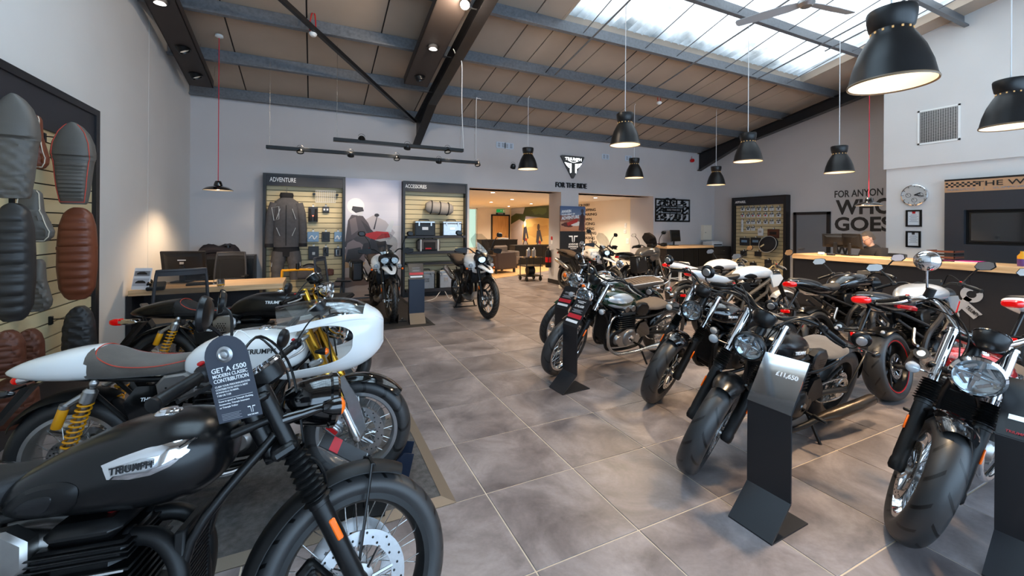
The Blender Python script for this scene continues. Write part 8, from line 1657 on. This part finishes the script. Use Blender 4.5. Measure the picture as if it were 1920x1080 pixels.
for cy, cz in ((-.45, 0), (.45, 0), (0, -.48)): m = MB(); m.lathe([(r_ * .18, .036), (r_ * .21, .037), (r_ * .21, .036)], (0, cy * r_, cz * r_), (-1, 0, 0), 24); m.obj('sub_dial', letter_k, fc); m = MB(); m.tube([(-.038, cy * r_, cz * r_), (-.038, cy * r_ + .02, cz * r_ + .03)], .003, 5); m.obj('small_hand', letter_k, fc)
for a, L_, w_ in ((65, .5, .010), (100, .7, .007)): m = MB(); m.tube([(-.042, 0, 0), (-.042, -math.sin(math.radians(a)) * L_ * r_, math.cos(math.radians(a)) * L_ * r_)], w_, 5); m.obj('hand', letter_k, fc)
for k in range(12): a = k * PI / 6; m = MB(); m.tube([(-.036, math.sin(a) * r_ * .8, math.cos(a) * r_ * .8), (-.036, math.sin(a) * r_ * .88, math.cos(a) * r_ * .88)], .005, 5); m.obj('hour_mark', letter_k, fc)
def cert(x0, y0, x1, y1, label, red):
    a_, b_ = at_x(x0, y1, XN), at_x(x1, y1, XN); c_ = at_x(x0, y0, XN); w_, h_ = a_.y - b_.y, c_.z - a_.z; t = thing('framed_certificate', label, 'picture', (XN, b_.y, a_.z)); f_ = .03
    m = MB(); m.b2((-.025, 0, 0), (0, f_, h_)); m.b2((-.025, w_ - f_, 0), (0, w_, h_)); m.b2((-.025, f_, 0), (0, w_ - f_, f_)); m.b2((-.025, f_, h_ - f_), (0, w_ - f_, h_)); m.obj('frame', black_m, t, smooth=0); m = MB(); m.b2((-.012, f_, f_), (-.01, w_ - f_, h_ - f_)); s_ = m.obj('sheet', pk_w, t, smooth=0)
    for k in range(6): m = MB(); m.box((-.0135, w_ / 2, h_ * (.70 - .08 * k)), (.001, w_ * (.55 if k % 2 else .4), .008)); m.obj('text_line', mat_get('letter_dim'), s_, smooth=0)
    m = MB(); m.box((-.0135, w_ / 2, h_ * .84), (.001, w_ * .2, .04)); m.obj('heading_mark', red_m if red else letter_d, s_, smooth=0); m = MB(); m.box((-.009, w_ / 2, h_ / 2), (.002, w_ - 2 * f_, h_ - 2 * f_)); m.obj('backing', cardb, t, smooth=0)
cert(1699, 394, 1729, 425, 'upper framed certificate with red heading below the clock', True); cert(1699, 433, 1727, 463, 'lower framed certificate without red heading', False)
a_ = at_x(1776, 341, XN); z_top = a_.z; z_h = at_x(1776, 362, XN).z; z_b = at_x(1774, 489, XN).z; t = thing('workshop_board', 'dark wall board headed THE WORKSHOP with a recessed screen', 'display board', (XN, a_.y, z_b)); W_ = 2.9; Hb = z_h - z_b
sy0, sz1, sz0 = a_.y - at_x(1812, 395, XN).y, at_x(1812, 394, XN).z - z_b, at_x(1812, 458, XN).z - z_b; sw = 1.25
m = MB(); m.b2((-.10, -sy0, 0), (0, 0, Hb)); m.b2((-.10, -W_, 0), (0, -sy0 - sw, Hb)); m.b2((-.10, -sy0 - sw, 0), (0, -sy0, sz0)); m.b2((-.10, -sy0 - sw, sz1), (0, -sy0, Hb)); m.obj('board', mat('board_charcoal', sr(46, 46, 51), .6), t, smooth=0)
m = MB(); m.b2((-.105, -W_, Hb), (0, 0, z_top - z_b)); m2_ = MB(); m2_.b2((-.006, -W_, 0), (0, 0, Hb)); m2_.obj('back_sheet', mblack_m, t, smooth=0); hd = m.obj('header', mat('header_tan', sr(186, 142, 104), .6), t, smooth=0); m = MB(); m.b2((-.108, -W_, z_top - z_b), (0, 0, z_top - z_b + .03)); m.obj('header_rail', black_m, t, smooth=0); hh = z_top - z_h
for r in range(3):
    for c in range(12):
        if (r + c) % 2 == 0: m = MB(); m.box((-.106, -.03 - .034 * c, Hb + hh * (.50 + .145 * r)), (.002, .034, hh * .145)); m.obj('chequer', letter_k, hd, smooth=0)
text_fit('THE WORKSHOP', letter_k, (-.1075, at_x(1834, 350, XN).y - a_.y, Hb + hh * .42), (0, -1, 0), (0, 0, 1), 1.35, hh * .42, hd, bold=.006); text_fit('SERVICE   |   SUPPORT   |   REPAIRS', mat_get('letter_dim'), (-.1075, -.04, Hb + hh * .10), (0, -1, 0), (0, 0, 1), 1.5, hh * .2, hd, bold=.0)
tv = thing('television', 'wide black television recessed in the workshop board', 'television', (XN - .02, a_.y - sy0 - sw / 2, z_b + sz0 + .03)); m = MB(); m.rbox((0, 0, (sz1 - sz0) / 2 - .03), (.035, sw - .08, sz1 - sz0 - .07), .006); b = m.obj('housing', black_m, tv); m = MB(); m.box((-.0185, 0, (sz1 - sz0) / 2 - .025), (.002, sw - .14, sz1 - sz0 - .13)); m.obj('screen', mat('tv_glass', sr(40, 40, 42), .06, coat=1), b, smooth=0)
# grey door and lettering on the right wall
d0, d1 = at_x(1490, 399, XR), at_x(1558, 397, XR); zt = 1.96
q = MB(); q.b2((XR - .06, d0.y - .07, 0), (XR, d0.y, zt)); q.b2((XR - .06, d1.y, 0), (XR, d1.y + .07, zt)); q.b2((XR - .06, d1.y, zt - .07), (XR, d0.y, zt)); dr = struct(q.obj('door_2', frame_m, smooth=0)); q = MB(); q.b2((XR - .035, d1.y + .07, 0), (XR - .01, d0.y - .07, zt - .07)); q.obj('door_leaf', mat('door_grey', sr(122, 124, 130), .5), dr, smooth=0); q = MB(); q.cyl((XR - .08, d0.y - .16, 1.0), (XR - .08, d0.y - .30, 1.0), .013, 8); q.cyl((XR - .08, d0.y - .16, 1.0), (XR - .03, d0.y - .16, 1.0), .013, 8); q.obj('door_handle', steel_m, dr)
t = thing('painted_lettering', 'large black wall lettering FOR ANYONE WHO GOES beside the grey door', 'lettering', (XR, 5.86, 0))
for s_, px0, px1, pyt, pyb in (('FOR ANYON', 1565, 1656, 358, 371), ('WHO', 1567, 1676, 375, 403), ('GOES', 1565, 1674, 407, 433), ('THE L', 1565, 1620, 438, 452), ('W', 1565, 1593, 457, 480)):
    a_, b_ = at_x(px0, pyb, XR), at_x(px1, pyb, XR); zt_ = at_x(px0, pyt, XR).z; text_fit(s_, letter_d, (-.003, a_.y - 5.86, a_.z), (0, -1, 0), (0, 0, 1), a_.y - b_.y, zt_ - a_.z, t, bold=.03 if len(s_) < 5 else .015)
# packets on the apparel wall
cols = [pk_w, pk_w, pk_d, pk_w, pk_w, pk_w, blist]; ords = ('first', 'second', 'third', 'fourth', 'fifth', 'sixth', 'seventh'); rows_ = ((392, 'top', range(7)), (404, 'second', range(7)), (417, 'third', range(1, 7)), (429, 'fourth', (1, 2)))
for py, rn, ks in rows_:
    for k in ks:
        px = (1392.5, 1403, 1412, 1423, 1435.5, 1447, 1460)[k]
        t, b, _ = packet(px, py - .5 * (k - 3) * .35, .115, .105, '%s pale packet from the left in the %s row of the apparel wall' % (ords[k], rn), pk_w if rn != 'second' or k not in (2, 3) else pk_w, wall='right', group='packets on the apparel wall', d=.025); m = MB(); m.rbox((0, .05, .014), (.05, .035, .005), .008); m.obj('product', (red_m if rn == 'second' and k in (0, 2, 3, 4) else (pk_d, carb, alu_m)[k % 3]), b); m = MB(); m.box((0, .092, .0135), (.115, .024, .002)); m.obj('header_strip', pk_d, b, smooth=0)
for px, py, w_, h_, la, bm in ((1391.5, 424, .06, .34, 'tall slim white tube packet at the left of the apparel wall', pk_w), (1426, 435, .15, .21, 'larger white card packet in the fourth row', pk_w), (1450, 438, .32, .25, 'wide brown leather wallet in the fourth row', sdbrown), (1396, 453, .30, .23, 'dark picture packet at the left of the lower row', pk_d), (1417, 453, .30, .23, 'dark picture packet, second in the lower row', pk_d)):
    t, b, _ = packet(px, py, w_, h_, la, bm, wall='right', group='packets on the apparel wall', d=.03); m = MB(); m.rbox((0, h_ * .55, .017), (w_ * .6, h_ * .3, .005), .006); m.obj('printed_front', (blist if 'picture' in la else alu_m) if bm is not sdbrown else carb, b)
p_ = at_x(1441, 458, XR - .28); t = thing('tank_bag', 'round black tank bag hanging low on the apparel wall', 'bag', p_); m = MB(); Rb = Matrix.Rotation(-.6, 3, 'X'); m.ell((0, 0, 0), (.13, .27, .22), 20, 12, Rb); b = m.obj('bag_body', black_f, t); m = MB(); m.tube([Rb @ Vector((-.05, .262 * math.cos(a), .212 * math.sin(a))) for a in [2 * PI * k / 24 for k in range(24)]], .008, 6, closed=True); m.obj('zip', zipm, b); m = MB(); m.box((-.125, .10, -.04), (.01, .13, .035), Rb); m.obj('label_strip', slat_m, b, smooth=0); m = MB(); m.tube([(.05, 0, .18), (.2, 0, .2)], .006, 6); m.obj('hook', black_m, t)
for i, (px, py) in enumerate(((1394, 475), (1421, 476), (1412, 497), (1440, 492))):
    packet(px, py, .18, .14, ('dark pouch behind the white bikes at the left of the apparel wall', 'dark pouch beside the gold handlebar on the apparel wall', 'lower dark pouch behind the white tank on the apparel wall', 'dark pouch low at the middle of the apparel wall')[i], pk_d, wall='right', group='packets on the apparel wall', d=.05)
# ------------------------------------------------------------------ rear desk under the framed parts sprue
b0, b1 = at_y(1243, 462, 8.6), at_y(1312, 462, 8.6); zc_ = 1.0
t = thing('rear_desk', 'black desk with oak top section at the back wall', 'desk', (8.95, 8.62, 0)); m = MB(); m.b2((0, .02, 0), (1.85, .62, zc_ - .06)); m.obj('carcass', frame_m, t, smooth=0); m = MB(); m.rbox((.92, .31, zc_ - .03), (1.90, .66, .07), .004); m.obj('worktop', oak_x, t); m = MB(); m.b2((1.05, .0, .05), (1.07, .02, zc_ - .07)); m.obj('front_trim', black_m, t, smooth=0)
for k in range(3): m = MB(); m.b2((.03 + .61 * k, .005, .06), (.60 + .61 * k, .02, zc_ - .09)); m.obj('front_panel', mblack_m, t, smooth=0)
t = thing('storage_unit', 'dark brown drawer unit right of the rear desk', 'cabinet', (10.86, 8.66, 0)); m = MB(); m.b2((0, 0, 0), (.80, .62, .96)); m.obj('carcass', mat('unit_brown', sr(48, 42, 38), .5), t, smooth=0)
for k in range(4): m = MB(); m.b2((.02, -.015, .05 + .225 * k), (.78, 0, .255 + .225 * k)); d_ = m.obj('drawer', MATS['unit_brown'], t, smooth=0); m = MB(); m.cyl((.3, -.03, .16 + .225 * k), (.5, -.03, .16 + .225 * k), .006, 8); m.obj('handle', steel_m, d_)
p_ = at_y(1266, 455, 8.95); monitor(Vector((p_.x, 8.95, zc_ + .005)), 8, 'dark monitor on the rear desk below the framed sprue', .46, .34, -6)
t = thing('printer', 'low pale printer and papers on the drawer unit', 'printer', (11.2, 8.95, .96)); m = MB(); m.rbox((0, 0, .07), (.46, .36, .14), .015); b = m.obj('case', pk_w, t); m = MB(); m.box((0, -.185, .05), (.34, .02, .03)); m.obj('paper_slot', pk_d, b, smooth=0); m = MB(); m.box((.0, .0, .147), (.3, .22, .012)); m.obj('papers', white_m, t, smooth=0)
st_ = at_z(1275, 492, .66); t = thing('stool', 'white metal stool before the rear desk', 'stool', (st_.x, st_.y, 0)); m = MB(); m.rbox((0, 0, .655), (.31, .31, .03), .012); m.obj('seat', white_m, t)
for sx in (-1, 1):
    for sy in (-1, 1): m = MB(); m.loft([[Vector((sx * (.14 + .05 * k), sy * (.14 + .05 * k), .65 - .65 * k)) + Vector(o_) for o_ in ((-.02, -.02, 0), (.02, -.02, 0), (.02, .02, 0), (-.02, .02, 0))] for k in (0, 1)]); m.obj('leg', white_m, t)
m = MB(); m.tube([(-.17, -.17, .25), (.17, -.17, .25), (.17, .17, .25), (-.17, .17, .25)], .012, 6, closed=True); m.obj('foot_ring', white_m, t)
# framed parts sprue
a_, b_ = at_y(1226.5, 416, YB), at_y(1292.5, 374, YB); w_, h_ = b_.x - a_.x, b_.z - a_.z; t = thing('framed_sprue', 'black wall frame of giant model-kit motorcycle parts', 'wall art', (a_.x, YB, a_.z)); rp = []
m = MB(); m.tube([(.03, -.03, .03), (w_ - .03, -.03, .03), (w_ - .03, -.03, h_ - .03), (.03, -.03, h_ - .03)], .028, 6, closed=True); m.obj('outer_frame', black_m, t)
for z_ in (.36, .66): m = MB(); m.tube([(.03, -.03, h_ * z_), (w_ - .03, -.03, h_ * z_)], .014, 6); m.obj('sprue_bar', black_m, t)
for x_ in (.16, .42, .62, .80): m = MB(); m.tube([(w_ * x_, -.03, .03), (w_ * x_, -.03, h_ - .03)], .010, 6); m.obj('sprue_bar', black_m, t)
m = MB(); m.box((w_ * .5, -.035, h_ * .51), (w_ * .44, .03, h_ * .2)); pl_ = m.obj('name_plate', mblack_m, t, smooth=0); text_fit('BUILD YOUR BIKE', mat_get('letter_dim'), (w_ * .32, -.051, h_ * .48), (1, 0, 0), (0, 0, 1), w_ * .36, h_ * .08, pl_, bold=.02)
for x_ in (.34, .52): m = MB(); m.lathe([(.11, -.012), (.14, -.012), (.14, .012), (.11, .012)], (w_ * x_, -.03, h_ * .83), (0, 1, 0), 24, close=True); wh = m.obj('wheel_shape', black_m, t); m = MB(); [m.tube([(w_ * x_ + .03 * math.cos(a), -.03, h_ * .83 + .03 * math.sin(a)), (w_ * x_ + .12 * math.cos(a), -.03, h_ * .83 + .12 * math.sin(a))], .012, 5) for a in [2 * PI * k / 5 for k in range(5)]]; m.lathe([(0, -.01), (.035, -.01), (.035, .01), (0, .01)], (w_ * x_, -.03, h_ * .83), (0, 1, 0), 14); m.obj('wheel_star', black_m, wh)
rnd = random.Random(4)
for (x0, x1, z0, z1, n) in ((.05, .16, .1, .9, 9), (.18, .40, .06, .33, 6), (.44, .60, .06, .33, 5), (.64, .78, .06, .33, 4), (.82, .95, .1, .9, 9), (.64, .78, .70, .94, 3), (.18, .28, .70, .94, 3), (.74, .80, .40, .62, 3), (.18, .27, .40, .62, 3)):
    for k in range(n): m = MB(); cx, cz = w_ * (x0 + (x1 - x0) * rnd.random()), h_ * (z0 + (z1 - z0) * (k + .5) / n); m.prism([(cx + a, cz + b) for a, b in blob(0, 0, .045 + .04 * rnd.random(), .018 + .018 * rnd.random(), 9, rnd.random() * .9, .5, k)], lambda x, y, q_: (x, q_, y), -.04, -.02); m.obj('kit_part', black_m, t, smooth=0)
a_, b_ = at_y(1314, 450, YB), at_y(1330, 422, YB); t = thing('fuse_box', 'beige wall cabinet above the drawer unit', 'fuse box', (a_.x, YB - .09, a_.z)); w_, h_ = b_.x - a_.x, b_.z - a_.z; m = MB(); m.b2((0, 0, 0), (w_, .09, h_)); m.obj('case', cream_m, t, smooth=0); m = MB(); m.rbox((w_ / 2, -.008, h_ / 2), (w_ * .92, .014, h_ * .94), .004); d_ = m.obj('door', cream_m, t); m = MB(); m.cyl((w_ * .2, -.03, h_ * .5), (w_ * .2, -.01, h_ * .5), .012, 8); m.obj('lock', steel_m, d_)
